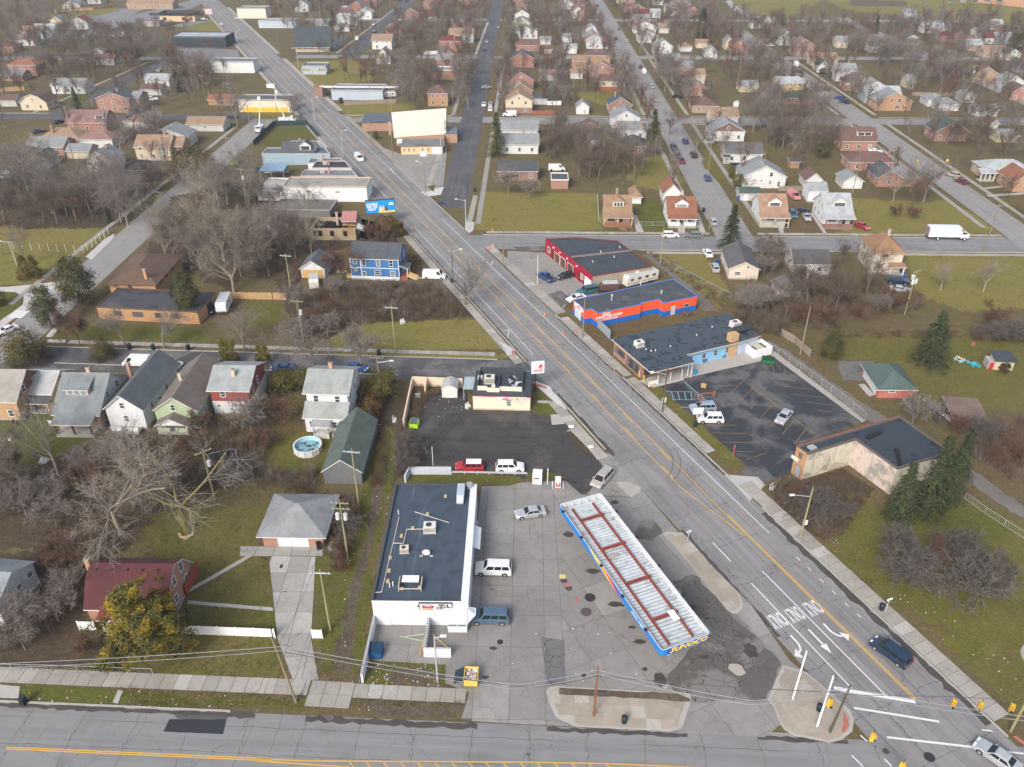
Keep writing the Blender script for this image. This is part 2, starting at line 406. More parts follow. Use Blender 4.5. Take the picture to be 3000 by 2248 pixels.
# ------------------------------------------------------------------ ground materials
G_GROUND=grass_mat('ground_mix',(.112,.100,.036),(.162,.124,.060),(.135,.100,.064),.8,(.090,.066,.046))
G_LAWN=grass_mat('lawn_grass',(.094,.102,.021),(.150,.140,.034),(.168,.126,.054),.75,(.118,.086,.042))
G_LAWN2=grass_mat('lawn_pale',(.165,.156,.034),(.215,.192,.052),(.225,.172,.068),.7,(.125,.124,.030))
G_GREEN=grass_mat('lawn_green',(.070,.096,.015),(.120,.130,.026),(.145,.112,.042),.7,(.105,.086,.034))
G_DRY=grass_mat('dry_grass',(.13,.092,.042),(.165,.125,.058),(.10,.074,.046),.7,(.08,.06,.042))
G_WEED=grass_mat('weedy_dirt',(.075,.052,.036),(.110,.082,.052),(.062,.046,.034),.7,(.095,.085,.036))
G_DIRT=grass_mat('bare_dirt',(.115,.088,.066),(.155,.125,.092),(.085,.066,.05),.6,(.10,.092,.04))
P_AVE=paving('avenue_surface',(.236,.230,.224),.6,.10,AVA,.6,.35,None,0,(.52,.70),7.5,.3,2.9)
P_ST=paving('street_surface',(.222,.221,.222),.55,.09,R(-2.8),.5,.3,None,0,(.52,.70),6.5,.15,3.3)
P_OLD=paving('old_street_surface',(.155,.15,.147),.9,.34,R(-2),.3,.7,(.05,.048,.05),.3,(.44,.55))
P_PALE=paving('pale_street_surface',(.26,.25,.24),.5,.12,R(90),.35,.25,None,0,(.55,.75),6.0)
P_WETST=paving('dark_street_surface',(.115,.112,.115),.4,.18,R(90),.9,.7,(.06,.06,.065),.3,(.42,.58))
P_LOT=paving('dark_lot_surface',(.118,.115,.116),.7,.22,R(114),.75,.85,(.026,.028,.034),.5,(.44,.52))
P_BLOT=paving('burger_lot_surface',(.058,.054,.054),.9,.40,0,.7,.7,(.105,.095,.085),0,(.50,.68))
P_TAR=paving('tar_surface',(.112,.102,.094),.8,.45,R(114),.2,.85,(.19,.18,.168),0,(.47,.53))
P_CONC=paving('forecourt_concrete',(.27,.258,.24),.85,.22,R(24),.15,.35,(.12,.11,.10),0,(.55,.72))
P_GRAV=paving('gravel_lane',(.17,.155,.14),.1,.5,AVA,.5,.4,(.11,.10,.08),0,(.48,.62))
S_WALK=slab_mat('sidewalk_concrete',(.345,.32,.285),.16,(.20,.175,.14));S_LOT=slab_mat('forecourt_slab',(.255,.242,.228),.09,(.14,.13,.122),.12)
S_DRIVE=slab_mat('driveway_slab',(.33,.315,.29),.12);S_JOINT=plain((.10,.09,.08),.95,sc=.6);S_KERB=plain((.36,.34,.31),.9,sc=.4,var=.25)
S_TAN=slab_mat('island_slab',(.36,.31,.25),.10,(.24,.19,.14))
M_STAIN=plain((.055,.05,.047),.6,var=.5,sc=.5);M_TAR=plain((.03,.032,.038),.7)

GR=sheet('ground',[(-1500,15),(1500,15),(1500,3500),(-1500,3500)],0,G_GROUND);structure(GR)
def road(name,a,b,w,mat,z):
 return structure(sheet(name,strip(a,b,w/2,w/2),z,mat))
AVE=road('avenue',av(-60,0),av(900,0),14.5,P_AVE,.032)
def bs(x,off=0):return (x,58.0 - (x+8.4)*.049+off)            # north kerb of the near street
NEAR=structure(sheet('near_street',[bs(-120),bs(-120,-14),bs(140,-14),bs(140)],.024,P_ST))
MID=structure(sheet('mid_street',[(-118,147.0),(-118,138.2),(8,131.0),(3,139.8)],.020,P_OLD))
def ew(x0,x1,y,w,mat,z,name='cross_street'):# an east-west street: y at x=0
 f=lambda x:y - .018*x
 return structure(sheet(name,[(x0,f(x0)+w/2),(x0,f(x0) - w/2),(x1,f(x1) - w/2),(x1,f(x1)+w/2)],z,mat))
def ns(y0,y1,x0,x1,w,mat,z,name='side_street'):
 return structure(sheet(name,[(x0 - w/2,y0),(x0+w/2,y0),(x1+w/2,y1),(x1 - w/2,y1)],z,mat))
FARST=ew(-14,330,202,9.6,P_ST,.020)
ew(-360,-82,330.5,8.5,P_WETST,.020);ew(-70,420,328.5,9,P_PALE,.020);ew(-330,-127,452,9,P_ST,.020);ew(-116,420,459,9,P_PALE,.020);ew(-140,420,590,9,P_PALE,.020)
ns(228,900,-17.4,-8,8.6,P_WETST,.024);ns(202,900,60.2,68,10,P_PALE,.024);ns(196,612,138.5,143,9.5,P_PALE,.024)
ns(139,332,-105,-99,9.6,P_PALE,.024);ns(332,520,-186,-180,8.5,P_WETST,.024);ns(455,900,-88,-72,9.5,P_WETST,.024);ns(330,600,222,226,9,P_PALE,.024)
structure(sheet('boulevard',gl('a0',560,300,800,150,1120,85,1480,-10,1560,0,1450,60,1200,125,900,195,650,280),.028,P_ST))

# ------------------------------------------------------------------ kerbs and sidewalks
def kerb(pts,w=.22,h=.15,closed=False):
 m=MB();n=len(pts)
 for i in range(n if closed else n - 1):
  q=strip(pts[i],pts[(i+1) % n],w/2,w/2);m.prism(q,0,h)
 return structure(m.build('kerb',S_KERB))
def sidewalk(pts,w,L=1.55,mat=S_WALK,z=.11,rows=1,far=False):
 """a walk along pts; pts run along its middle"""
 root=None
 for i in range(len(pts) - 1):
  a,b=Vector(pts[i]),Vector(pts[i+1]);q=strip(a,b,w/2,w/2)
  if root is None:root=structure(sheet('sidewalk',q,.062,S_JOINT if not far else mat));
  else:sheet('sidewalk_bed',q,.062,S_JOINT if not far else mat,0,root)
  if not far:
   d=b - a;slabs(root,q,math.atan2(d.y,d.x),L,w/rows,.03,z,mat,.05,'slab',(a.x*math.cos(math.atan2(d.y,d.x))+a.y*math.sin(math.atan2(d.y,d.x)),-a.x*math.sin(math.atan2(d.y,d.x))+a.y*math.cos(math.atan2(d.y,d.x)) - w/2))
 return root
# the avenue's right side
kerb([av(-52,7.35),av(-9,7.35)]);kerb([av(-1,7.35),av(33,7.35)]);kerb([av(36,7.35),av(62,7.35)]);kerb([av(118,7.35),av(185,7.35)])
sidewalk([av(-50,8.85),av(-3,8.7)],2.5,1.7);sidewalk([av(6,8.6),av(32,8.6)],1.9,1.6);sidewalk([av(33,8.6),av(60,8.5)],1.8,1.6);sidewalk([av(62,8.9),av(104,8.9)],2.4,2.2)
sidewalk([av(152,8.6),av(252,8.6)],2.0,far=True);sidewalk([av(262,8.6),av(385,8.6)],2.2,far=True);sidewalk([av(400,8.6),av(600,8.6)],2.2,far=True)
structure(sheet('drive_apron',gl('c2',1590,1000,1840,1020,1900,1080,1780,1200,1700,1110),.058,plain((.40,.385,.36),.85,sc=.4)))
# the avenue's left side
kerb([av(14,-7.35),av(33,-7.35)]);kerb([av(46,-7.35),av(128,-7.35)]);kerb([av(136,-7.35),av(250,-7.35)])
sidewalk([av(12,-9.0),av(31,-8.9)],2.1,1.7);sidewalk([av(46,-8.8),av(120,-8.8)],1.9,1.7);sidewalk([av(137,-8.8),av(245,-8.8)],1.9,far=True);sidewalk([av(262,-8.8),av(600,-8.8)],1.9,far=True)
# the near street's north side
kerb([bs(-95,.1),bs(-33,.1)]);sidewalk([bs(-95,3.75),bs(-24.5,3.75)],2.2,1.75)
sidewalk([bs(-19,3.6),bs(-5.5,3.5)],2.0,1.75);sidewalk([bs(-24.4,3.0),bs(-19.1,2.9)],3.6,1.8,rows=2)
# mid street
kerb([(-97,145.6),(-3,140.3)],.2);sidewalk([(-93,147.6),(-3.5,142.4)],1.4,1.5)
kerb([(-92,139.0),(-22,134.3)],.2)
# far cross street
fy=lambda x,o:(x,202 - .018*x+o)
kerb([fy(-8,5),fy(52,5)],.2);kerb([fy(68,5),fy(133,5)],.2);kerb([fy(33,-5),fy(140,-5)],.2)
sidewalk([fy(-7,6.8),fy(54,6.8)],1.5,1.6);sidewalk([fy(67,6.8),fy(133,6.8)],1.5,1.6);sidewalk([fy(35,-6.6),fy(60,-6.6)],1.4,far=True);sidewalk([fy(100,-6.6),fy(190,-6.6)],1.4,far=True)
# side streets
for a,b in (((-26.5,246),(-24.3,320)),((-24,336),(-22,450)),((-9.5,215),(-7.2,322)),((-7,336),(-4,452)),((51.6,212),(53.8,322)),((69.5,212),(71,322)),((53.8,336),(56,452)),((71.6,336),(73,452)),((131,212),(132.5,322)),((146.5,212),(147.5,322)),((133,336),(135,450)),((148,336),(149,450)),((-114.5,165),(-107.5,318)),((-197,340),(-190,446)),((-96,470),(-86,640)),((-20,464),(-16,580)),((-2,464),(0,580)),((57,464),(60,580)),((74,464),(77,580))):
 sidewalk([a,b],1.5,far=True)
for y0,x0,x1 in ((335.5,-330,-190),(334.5,-70,-24),(334.5,0,54),(334.5,72,132),(334.5,148,215),(322.5,0,54),(322.5,72,132),(465,0,54),(465,72,132)):
 sidewalk([(x0,y0 - .018*x0),(x1,y0 - .018*x1)],1.4,far=True)

# ------------------------------------------------------------------ lots, lawns, paths
lot=gl('c1',1690,1090,1900,1086,'c2',60,1062,400,1046,460,1100,520,1150,760,1170,900,1172,965,1100,1245,1432,1330,1520,'d3',0,440,290,860,'d3',560,1085,100,1436,'d2',1290,1392,0,1332,'d1',1535,1306,1600,1100,1420,1030,1420,890,1050,870,850,858,898,590,1562,602)
LOT=structure(sheet('forecourt',lot,.034,S_JOINT))
wl=clip(lot,1,.0,6.5);el=clip(lot,-1,0,-6.55)
slabs(LOT,wl,R(-1.2),4.3,5.2,.02,.055,S_LOT,.05,'slab',(-5.9,1.0),.4)
slabs(LOT,el,R(24.2),5.0,5.6,.02,.055,S_LOT,.05,'slab',(1.2,.5),.4)
structure(sheet('tar_patch',gl('d2',1205,268,1365,212,1600,455,1690,520,'d2',2020,890,1905,1158,1360,1168,1210,1085,1160,985,1330,770,1500,660,1330,460),.066,P_TAR,.25))
structure(sheet('tar_patch',gl('d2',215,680,392,712,398,1040,262,1044),.066,paving('patch_surface',(.15,.145,.145),.9,.5,0,.1,.2),.03))
structure(sheet('tar_patch',gl('c2',960,1350,1060,1340,1130,1440,1050,1500,900,1480),.066,P_TAR,.2))
structure(sheet('burger_lot',gl('c1',1150,640,1215,345,1560,345,1630,515,'c2',135,525,285,560,300,628,395,622,640,890,700,965,600,1110,520,1150,455,1090,400,1044,60,1030,'c1',1900,1006,1480,990,1240,935,1190,780),.030,P_BLOT,.2))
structure(sheet('parking_lot',gl('c2',1100,345,1420,620,1750,935,'c3',-110,1075,110,1060,290,1000,350,790,830,612,180,130,'c2',1920,140,1290,285),.034,P_LOT,.05))
structure(sheet('shop_forecourt',gl('b1',1885,655,'b2',0,655,250,668,592,920,560,965,650,960,640,1000,440,1020,335,1135,170,985,'b2',-30,790),.034,P_CONC,.08))
structure(sheet('tar_patch',gl('b2',260,980,370,955,440,1010,330,1130,180,985),.04,P_TAR,.35))
structure(sheet('tar_patch',gl('b2',0,625,250,615,250,650,60,655),.04,P_TAR,.25))
structure(sheet('church_forecourt',gl('a1',960,1110,1090,1160,1400,1150,1435,1090,1405,1390,1270,1440,1000,1160),.034,P_CONC,.08))
structure(sheet('corner_apron',gl('a1',1235,1440,1410,1400,1385,1462,1285,1475),.05,plain((.5,.49,.47),.85)))
sheet('lawn',gl('a1',1280,1400,1345,1388,1330,1440),.07,G_GREEN,.15)['kind']='structure'
structure(sheet('drive_apron',gl('c2',640,880,690,835,745,850,975,1095,900,1168,760,1166,560,1150,620,1080,700,965),.031,P_CONC,.1))
DR=structure(sheet('driveway',gl('d1',95,78,445,82,430,400,412,690,470,1002,285,1025,160,690,130,380),.040,S_JOINT))
slabs(DR,gl('d1',95,78,445,82,430,400,412,690,470,1002,285,1025,160,690,130,380),R(91),3.6,2.85,.02,.07,S_DRIVE,.06,'slab',(64,33.1),.3)
AP=structure(sheet('drive_apron',gl('c1',0,1540,505,1545,498,1610,0,1612),.044,S_JOINT));slabs(AP,gl('c1',-120,1540,505,1545,498,1610,-120,1612),R(-1),2.6,2.3,.02,.085,S_DRIVE,.05,'slab',(.4,.1),.2)
for q in (('d0',1420,350,1895,78,1860,70,1405,330),('d0',1410,410,2047,465,2047,492,1405,436),('d0',845,1175,885,1082,925,1085,885,1185),('b2',895,390,930,385,990,515,935,515),('b2',1235,480,1290,480,1300,520,1250,520),('b2',1380,370,1400,370,1450,515,1405,515),
   ('b3',200,470,240,470,245,520,215,520),('b3',440,370,470,370,570,525,545,525),('b3',1720,185,1890,165,1890,178,1725,195),('b3',1760,235,2047,215,2047,232,1790,250),('c3',1130,430,1160,430,1225,505,1190,515),('c3',805,325,850,322,930,405,885,418),
   ('c1',570,1000,580,990,600,1000,590,1010),('c2',190,445,290,450,300,470,190,465),('d0',0,1040,150,1055,140,1145,0,1140),('b1',1180,855,1270,850,1270,860,1180,868),('c2',290,552,385,552,395,622,300,630)):
 structure(sheet('path',gl(*q),.075,plain((.38,.36,.33),.9,sc=.5,var=.2),.04))
for q in (('b0',0,925,60,925,480,880,420,960,180,1110,0,1240,0,1180,170,1060,180,1000,120,965,0,960),('b0',640,700,790,560,860,525,850,560,690,720),('b0',340,1300,400,1230,440,1240,390,1300),('b0',350,1320,495,1320,490,1345,355,1342)):
 structure(sheet('path',gl(*q),.06,plain((.45,.43,.40),.9,sc=.3,var=.2),.08))
for q in (('b0',215,990,260,930,400,925,320,1025),('b0',60,1155,120,1100,225,1105,160,1160)):
 structure(sheet('path',gl(*q),.066,plain((.58,.58,.57),.9,sc=.3,var=.1)))
structure(sheet('lane',gl('c3',130,0,260,60,640,330,800,440,1040,590,930,610,850,600,650,420,380,200,150,40,'c2',1860,20,1900,0),.020,P_GRAV,.3))
structure(sheet('lane',gl('c3',1480,920,1560,900,1800,1060,2047,1240,2047,1330,1800,1180,1560,1000),.020,P_GRAV,.3))
structure(sheet('lane',gl('b2',980,680,1060,690,1240,840,1420,970,1560,1110,1440,1110,1200,850),.020,P_GRAV,.3))
structure(sheet('old_patio',gl('c3',650,150,920,150,945,250,870,300,690,290,660,200),.03,paving('patio_surface',(.15,.145,.14),.6,.4,0,.1,.4),.1))
structure(sheet('round_pad',[(66.2+2.3*math.cos(a/12*math.pi),66.6+2.6*math.sin(a/12*math.pi)) for a in range(24)],.02,plain((.30,.29,.28),.9)))

LZ=[0]
def lawn(mat,*q,j=.35,z=.012,name='lawn'):
 LZ[0]+=1
 return structure(sheet(name,jag(gl(*q),j*2.2,5.0,LZ[0]),z*.55+LZ[0]*.0004,mat,j,None,.6))
lawn(G_LAWN2,'b1',565,1300,700,1230,900,1190,1380,1170,1690,1170,1840,1390,1500,1388,590,1400)
lawn(G_LAWN2,'b1',590,1420,1850,1425,1900,1445,1820,1462,600,1440,z=.05)
lawn(G_LAWN2,'b1',1690,210,'b2',0,215,640,225,690,500,0,505,'b1',1640,495)
lawn(G_GREEN,'b2',900,330,1000,290,1060,270,1130,290,1160,480,1180,512,990,515,930,390);lawn(G_GREEN,'b2',1370,400,1400,395,1440,515,1300,518,1380,470);lawn(G_GREEN,'b2',700,480,880,490,900,512,705,512)
lawn(G_LAWN2,'b3',740,250,1300,290,1500,270,1660,370,1880,530,560,525,740,470,j=.6);lawn(G_DRY,'b3',255,300,420,300,540,520,250,525,z=.016)
lawn(G_LAWN2,'b3',1150,660,2100,690,2200,1110,1600,1110,1290,1000,1200,830,j=.8)
lawn(G_LAWN2,'b2',990,660,1420,660,1560,830,1640,980,1560,1090,1380,960,1150,780,j=.5)
lawn(G_LAWN,'b3',540,1310,1200,1290,1500,1310,2200,1330,2300,1700,'c3',2300,520,1200,500,1150,420,1240,350,1000,200,900,140,660,130,j=.6)
lawn(G_LAWN,'c3',600,1000,900,1080,950,1330,2300,1340,2300,1500,'d3',2300,900,2300,1450,1900,1160,1300,560,950,330,'d3',560,10,'c3',700,1540,400,1200,j=.5)
lawn(G_GREEN,'c3',950,1250,1700,1180,2000,1400,1700,1500,1300,1420,900,1350,z=.018,j=.9)
lawn(G_DRY,'b2',520,1230,600,1200,800,1170,1140,1130,1330,1100,1440,1110,1200,1200,740,1310,740,1400,640,1370,j=.3)
lawn(G_GREEN,'d0',130,1050,880,1085,1080,1100,2047,1150,'d1',410,1140,340,1245,0,1215,'d0',230,1160,j=.12,z=.07)
lawn(G_LAWN,'d0',430,900,1100,990,2047,1015,'d1',250,1020,150,690,0,640,'d0',1240,670,700,880,j=.3)
lawn(G_LAWN,'c0',1080,1300,1500,1240,1950,1240,'c1',110,1250,20,1480,0,1612,'d1',95,80,150,640,0,600,'d0',1430,590,1330,300,1200,100,j=.5)
lawn(G_GREEN,'d1',0,90,90,85,150,620,0,610,'d0',1500,590,1500,450,2000,100,j=.4,z=.018)
lawn(G_WEED,'d0',-200,100,600,0,640,560,800,640,700,900,0,880,-250,860,j=.7)
lawn(G_WEED,'c0',-200,1000,240,950,900,700,1520,660,1560,1000,1700,1100,1300,1250,1100,1300,1000,1560,300,1560,-200,1560,j=.8)
lawn(G_GREEN,'c0',-100,680,170,500,420,560,330,660,700,700,430,850,260,900,0,900,j=.4,z=.018)
lawn(G_DRY,'c0',1560,560,1900,500,'c1',60,560,400,640,560,700,500,1040,0,1080,'c0',1700,1000,1540,700,j=.5)
lawn(G_LAWN,'c1',230,690,600,690,500,1000,200,960,'c1',0,880,j=.6,z=.018)
lawn(G_WEED,'c1',780,300,1040,280,1150,600,1100,1000,1040,1080,860,1080,870,700,740,560,j=.5)
lawn(G_GREEN,'c1',930,640,1060,640,1060,900,950,1200,880,1640,'d1',880,400,800,960,520,960,440,700,440,100,560,0,'c1',780,1300,800,1080,j=.35,z=.018)
lawn(G_DIRT,'c1',900,1000,990,1000,920,1300,860,1600,'d1',840,120,750,500,720,960,560,950,640,600,760,150,j=.25,z=.024)
lawn(G_GREEN,'d1',850,870,1050,880,1420,895,1420,1030,1400,1085,800,1035,j=.2,z=.042);lawn(G_DIRT,'d1',960,970,1150,900,1400,950,1390,1060,1080,1060,j=.3,z=.05)
lawn(G_DIRT,'d1',775,1150,920,1150,1570,1190,1545,1240,1480,1290,1300,1290,900,1270,790,1220,j=.15,z=.05)
lawn(G_GREEN,'c1',1150,1000,1470,1000,1980,1015,1995,1080,1660,1085,1645,1060,1080,1062,j=.1,z=.04);lawn(G_GREEN,'c2',220,970,320,990,420,1030,250,1040,110,1030,110,990,j=.1,z=.05)
lawn(G_GREEN,'c2',190,365,265,440,190,445,j=.05,z=.05);lawn(G_GREEN,'c2',190,468,300,472,355,550,185,550,j=.05,z=.05)
lawn(G_LAWN,'c2',1030,360,1110,345,1420,630,1740,920,1690,955,1360,690,j=.12,z=.05);lawn(G_DIRT,'c2',780,1060,860,1060,900,1150,890,1170,j=.1,z=.06)
lawn(G_WEED,'c3',100,1080,340,1040,380,1050,680,950,930,1110,700,1440,560,1500,300,1350,j=.3,z=.016)
lawn(G_WEED,'b1',200,880,400,990,1180,880,1440,900,1640,1140,1360,1170,800,1200,560,1300,300,1350,200,1000,j=.6)
lawn(G_DIRT,'b1',560,830,700,870,1190,880,1400,870,1450,930,700,930,560,880,j=.4,z=.018);lawn(G_DRY,'b1',1100,600,1230,680,1400,840,1200,850,1110,720,j=.3,z=.016)
lawn(G_WEED,'b1',-50,200,400,380,830,570,1080,470,1110,600,690,620,340,780,300,1000,-50,800,j=.8)
lawn(G_GREEN,'b1',-60,1030,190,1040,180,1200,0,1240,-100,1180,j=.4,z=.018);lawn(G_LAWN2,'b0',-100,480,640,480,820,500,640,660,540,720,-100,660,j=.6);lawn(G_LAWN2,'b0',-100,660,560,700,230,900,0,910,-100,910,j=.6,z=.016)
lawn(G_GREEN,'b0',-60,970,110,970,175,1010,170,1050,0,1180,-60,1180,j=.15,z=.05)
lawn(G_GREEN,'b0',400,1260,800,1190,1500,1240,1560,1330,420,1320,j=.3,z=.018);lawn(G_WEED,'b0',-100,60,900,120,1240,180,900,470,400,480,-100,470,j=.8);lawn(G_WEED,'b0',1260,250,1900,100,2047,650,1700,960,1380,780,1100,720,j=.8)
lawn(G_GREEN,'a1',40,1090,130,965,380,965,455,1025,260,1040,170,1095,j=.15,z=.03);lawn(G_LAWN2,'a1',590,780,1000,770,1180,790,1240,850,720,890,j=.5);lawn(G_LAWN2,'a1',230,470,740,440,900,590,660,640,430,640,j=.6)
lawn(G_LAWN2,'a2',400,700,720,680,930,690,1000,860,900,860,480,720,j=.5);lawn(G_LAWN2,'a2',820,1200,1130,1160,1300,1350,1150,1440,900,1400,j=.6);lawn(G_LAWN,'a2',1430,1080,1560,1090,1560,1200,1680,1390,1560,1380,1420,1220,j=.3)
lawn(G_LAWN2,'a2',1600,-20,2400,-20,'a3',540,0,300,140,0,130,'a2',1900,130,1750,90,j=.8);lawn(G_DIRT,'a3',740,0,1160,10,1170,50,740,45,j=.6,z=.03);lawn(G_LAWN2,'a3',540,0,2100,0,2100,190,1500,140,760,90,j=1.0)
lawn(G_LAWN,'a3',640,690,760,700,920,870,1290,860,1290,880,920,885,j=.3);lawn(G_LAWN,'a3',1600,1350,1720,1380,2047,1600,1800,1470,j=.3);lawn(G_LAWN2,'a1',-30,830,280,850,320,900,0,890,j=.4);lawn(G_LAWN2,'a0',1700,130,1760,300,1640,260,1340,215,j=.4)
lawn(G_LAWN2,'a0',380,110,860,60,900,80,600,150,380,140,j=.5);lawn(G_GREEN,'a0',390,720,700,690,640,780,460,820,380,790,j=.4)
structure(sheet('sports_track',gl('a2',1640,0,1700,60,1800,115,2047,140,'a3',300,150,'a3',300,165,'a2',1780,135,1660,80,1600,10),.03,plain((.33,.31,.29),.9),.1))
structure(sheet('rear_lot',gl('a0',380,150,760,70,1120,60,880,150,640,180),.025,P_ST));structure(sheet('rear_lot',gl('a0',1340,365,1560,360,1780,375,1800,440,1360,440),.025,P_ST));structure(sheet('rear_lot',gl('a0',1280,200,1480,140,1600,150,1640,205),.025,P_ST));structure(sheet('rear_lot',gl('a1',550,270,700,260,620,370,540,370),.025,P_LOT))

# stains along the gutters and on the lots: oil and old tar with shapes of their own
STN=MB()
def blot(q,amp=.2,z=.071):
 STN.poly([(p[0],p[1],z) for p in jag(q,amp,.5,int(q[0][0]*13) % 97)])
for t,x,y,rx,ry in (('d2',1105,1000,.85,1.0),('d2',995,925,.35,.3),('d2',960,720,.9,.35),('d2',610,190,1.0,.5),('d2',780,440,1.1,.45),('d2',900,610,.6,.25),('c2',420,1450,.8,.6),('d1',1720,985,.5,.25),('d1',215,355,.45,.35),('d1',190,155,.25,.5),('d2',1790,790,.9,1.2),('d2',1440,830,.8,.3),('d1',1780,770,.5,.3),('d1',1440,1120,.45,.6),('d1',1240,1140,.2,.6),('c2',770,1210,.6,.5),('d3',1010,1540,.45,.35),('c3',40,890,.8,.8)):
 c=g(t,x,y);blot([(c.x+rx*math.cos(a*math.pi/8)*rnd.uniform(.7,1.2),c.y+ry*math.sin(a*math.pi/8)*rnd.uniform(.7,1.2)) for a in range(16)],.08,.0715 if t !='c3' else .045)
STN.build('oil_stains',M_STAIN)['kind']='stuff'
GUT=MB()
def gut(a,b,w,z,seed):
 GUT.poly([(p[0],p[1],z) for p in jag(strip(a,b,w/2,w/2),w*.33,.8,seed)])
gut(av(-50,6.75),av(-10,6.75),1.0,.045,1);gut(av(0,7.0),av(33,7.0),.5,.045,2);gut(av(36,7.0),av(60,7.0),.4,.045,3);gut(av(12,-6.9),av(33,-6.9),.7,.045,4);gut(av(46,-7.0),av(120,-7.0),.4,.045,5)
gut(av(-30,-6.9),av(-8,-6.9),.6,.045,6);gut(bs(-95,-.35),bs(-30,-.35),.6,.045,7);gut(bs(-24,-.4),bs(-4,-.5),.7,.045,8);gut(bs(4,-.4),bs(20,-.4),.5,.045,9);gut(bs(28,-.3),bs(38,-.4),.5,.045,12)
GUT.build('gutter_dirt',plain((.065,.058,.052),.8,var=.5,sc=.4))['kind']='stuff'
PT=structure(sheet('asphalt_patch',gl('d0',1270,1300,1700,1300,1672,1412,1225,1392),.034,M_TAR,.03))
structure(sheet('asphalt_patch',gl('d0',1300,1262,1720,1255,1700,1300,1660,1305,1330,1295),.033,plain((.09,.085,.08),.8),.12))
structure(sheet('asphalt_patch',gl('b1',1350,290,1400,285,1425,305,1375,312),.05,M_TAR))

# ------------------------------------------------------------------ road markings
def ln(par,mat,w,z,*q):
 P=gl(*q)
 for i in range(len(P) - 1):line('lane_line',P[i],P[i+1],w,z,mat,par)
def avl(s0,t0,s1,t1,mat,w=.13):line('lane_line',av(s0,t0),av(s1,t1),w,.040,mat,AVE)
avl(0,-1.35,600,-1.35,M_YEL);avl(0,1.35,600,1.35,M_YEL);avl(-44,1.55,0,1.2,M_YEL);avl(-44,1.83,-8,1.5,M_YEL)
avl(0,-1.35,-13,.95,M_YEL)
for s in range(3,560,12):avl(s,-1.05,s+3.2,-1.05,M_YEL);avl(s+4,1.05,s+7.2,1.05,M_YEL)
avl(-14,4.6,128,4.5,M_WHT,.12);avl(158,4.6,250,4.6,M_WHT,.12);avl(262,4.6,390,4.6,M_WHT,.12);avl(48,-4.7,125,-4.7,M_WHT,.12);avl(140,-4.7,250,-4.7,M_WHT,.12);avl(262,-4.7,420,-4.7,M_WHT,.12)
ln(AVE,M_WHT,.16,.040,'d3',2,280,752,1066);ln(AVE,M_WHT,.15,.040,'d3',84,188,1000,1112);ln(AVE,M_WHT,.14,.040,'c2',1505,1510,1640,1652)
for x,y in ((340,82),(425,160),(516,248),(608,335),(704,428),(795,510)):ln(AVE,M_WHT,.13,.040,'d3',x,y,x+28,y+27)
ln(AVE,M_WHT,.55,.041,'d3',622,1066,1232,1168);ln(NEAR,M_WHT,.28,.046,'d3',770,1215,1410,1318);ln(NEAR,M_WHT,.28,.046,'d3',1020,1435,1690,1512)
ln(NEAR,M_WHT,.16,.046,'d3',820,1420,870,1465);ln(NEAR,M_WHT,.16,.046,'d3',755,1570,840,1655);ln(NEAR,M_WHT,.16,.046,'d3',1000,1598,1055,1655);ln(NEAR,M_WHT,.16,.046,'d3',1730,1380,1810,1388);ln(NEAR,M_WHT,.2,.046,'d3',1920,1545,2047,1558)
ln(AVE,M_WHT,.14,.041,'b1',1830,1258,1898,1245,1885,1310);ln(AVE,M_WHT,.14,.041,'b1',1765,760,1775,730);ln(AVE,M_WHT,.14,.041,'a1',1040,1310,1010,1265)
ln(NEAR,M_YEL,.14,.032,'d0',45,1508,2040,1597);ln(NEAR,M_YEL,.14,.032,'d0',45,1522,2040,1612);ln(NEAR,M_YEL,.14,.032,'d1',-2,1597,400,1612,2047,1622,'d2',700,1632,1400,1662);ln(NEAR,M_YEL,.14,.032,'d1',-2,1612,700,1658)
for i in range(16):
 x=700+i*128;ln(NEAR,M_YEL,.12,.032,'d1',x,1624+i*.6,x+40,1665)
AR=MB()
def flat(pts,c,ang,z,mb,sx=1,sy=1):
 ca,sa=math.cos(ang),math.sin(ang);mb.poly([(c[0]+(p[0]*sx)*ca - (p[1]*sy)*sa,c[1]+(p[0]*sx)*sa+(p[1]*sy)*ca,z) for p in pts])
DOWN=AVA+math.pi - math.pi/2          # letters' top points along the traffic towards the crossing
for (t,x,y) in (('d3',192,555),('d3',322,508),('d3',458,462)):
 c=g(t,x,y);o=obj('lettering',TXT['only'],AVE,(c.x,c.y,.042),DOWN);o.scale=(.7,1.75,1);o['label']='white ONLY painted on the lane'
def arrow(t,x,y,kind):
 c=g(t,x,y);m=MB()
 if kind=='s':m.poly([(p[0],p[1],0) for p in ((-.13,-2.2),(.13,-2.2),(.13,.5),(-.13,.5))]);m.poly([(p[0],p[1],0) for p in ((-.5,.5),(.5,.5),(0,2.0))])
 else:
  k=1 if kind=='r' else -1
  path=[(0,-1.9),(0,-.4),(k*.35,.45),(k*.95,.75)]
  for i in range(3):
   q=strip(path[i],path[i+1],.14,.14);m.poly([(p[0],p[1],0) for p in q])
  m.poly([(p[0],p[1],0) for p in ((k*.85,0),(k*.95,1.6),(k*1.75,.9))])
 m.build('lane_arrow',M_WHT,AVE,(c.x,c.y,.042),DOWN)
arrow('d3',372,752,'r');arrow('d3',520,720,'s');arrow('d3',620,662,'l')
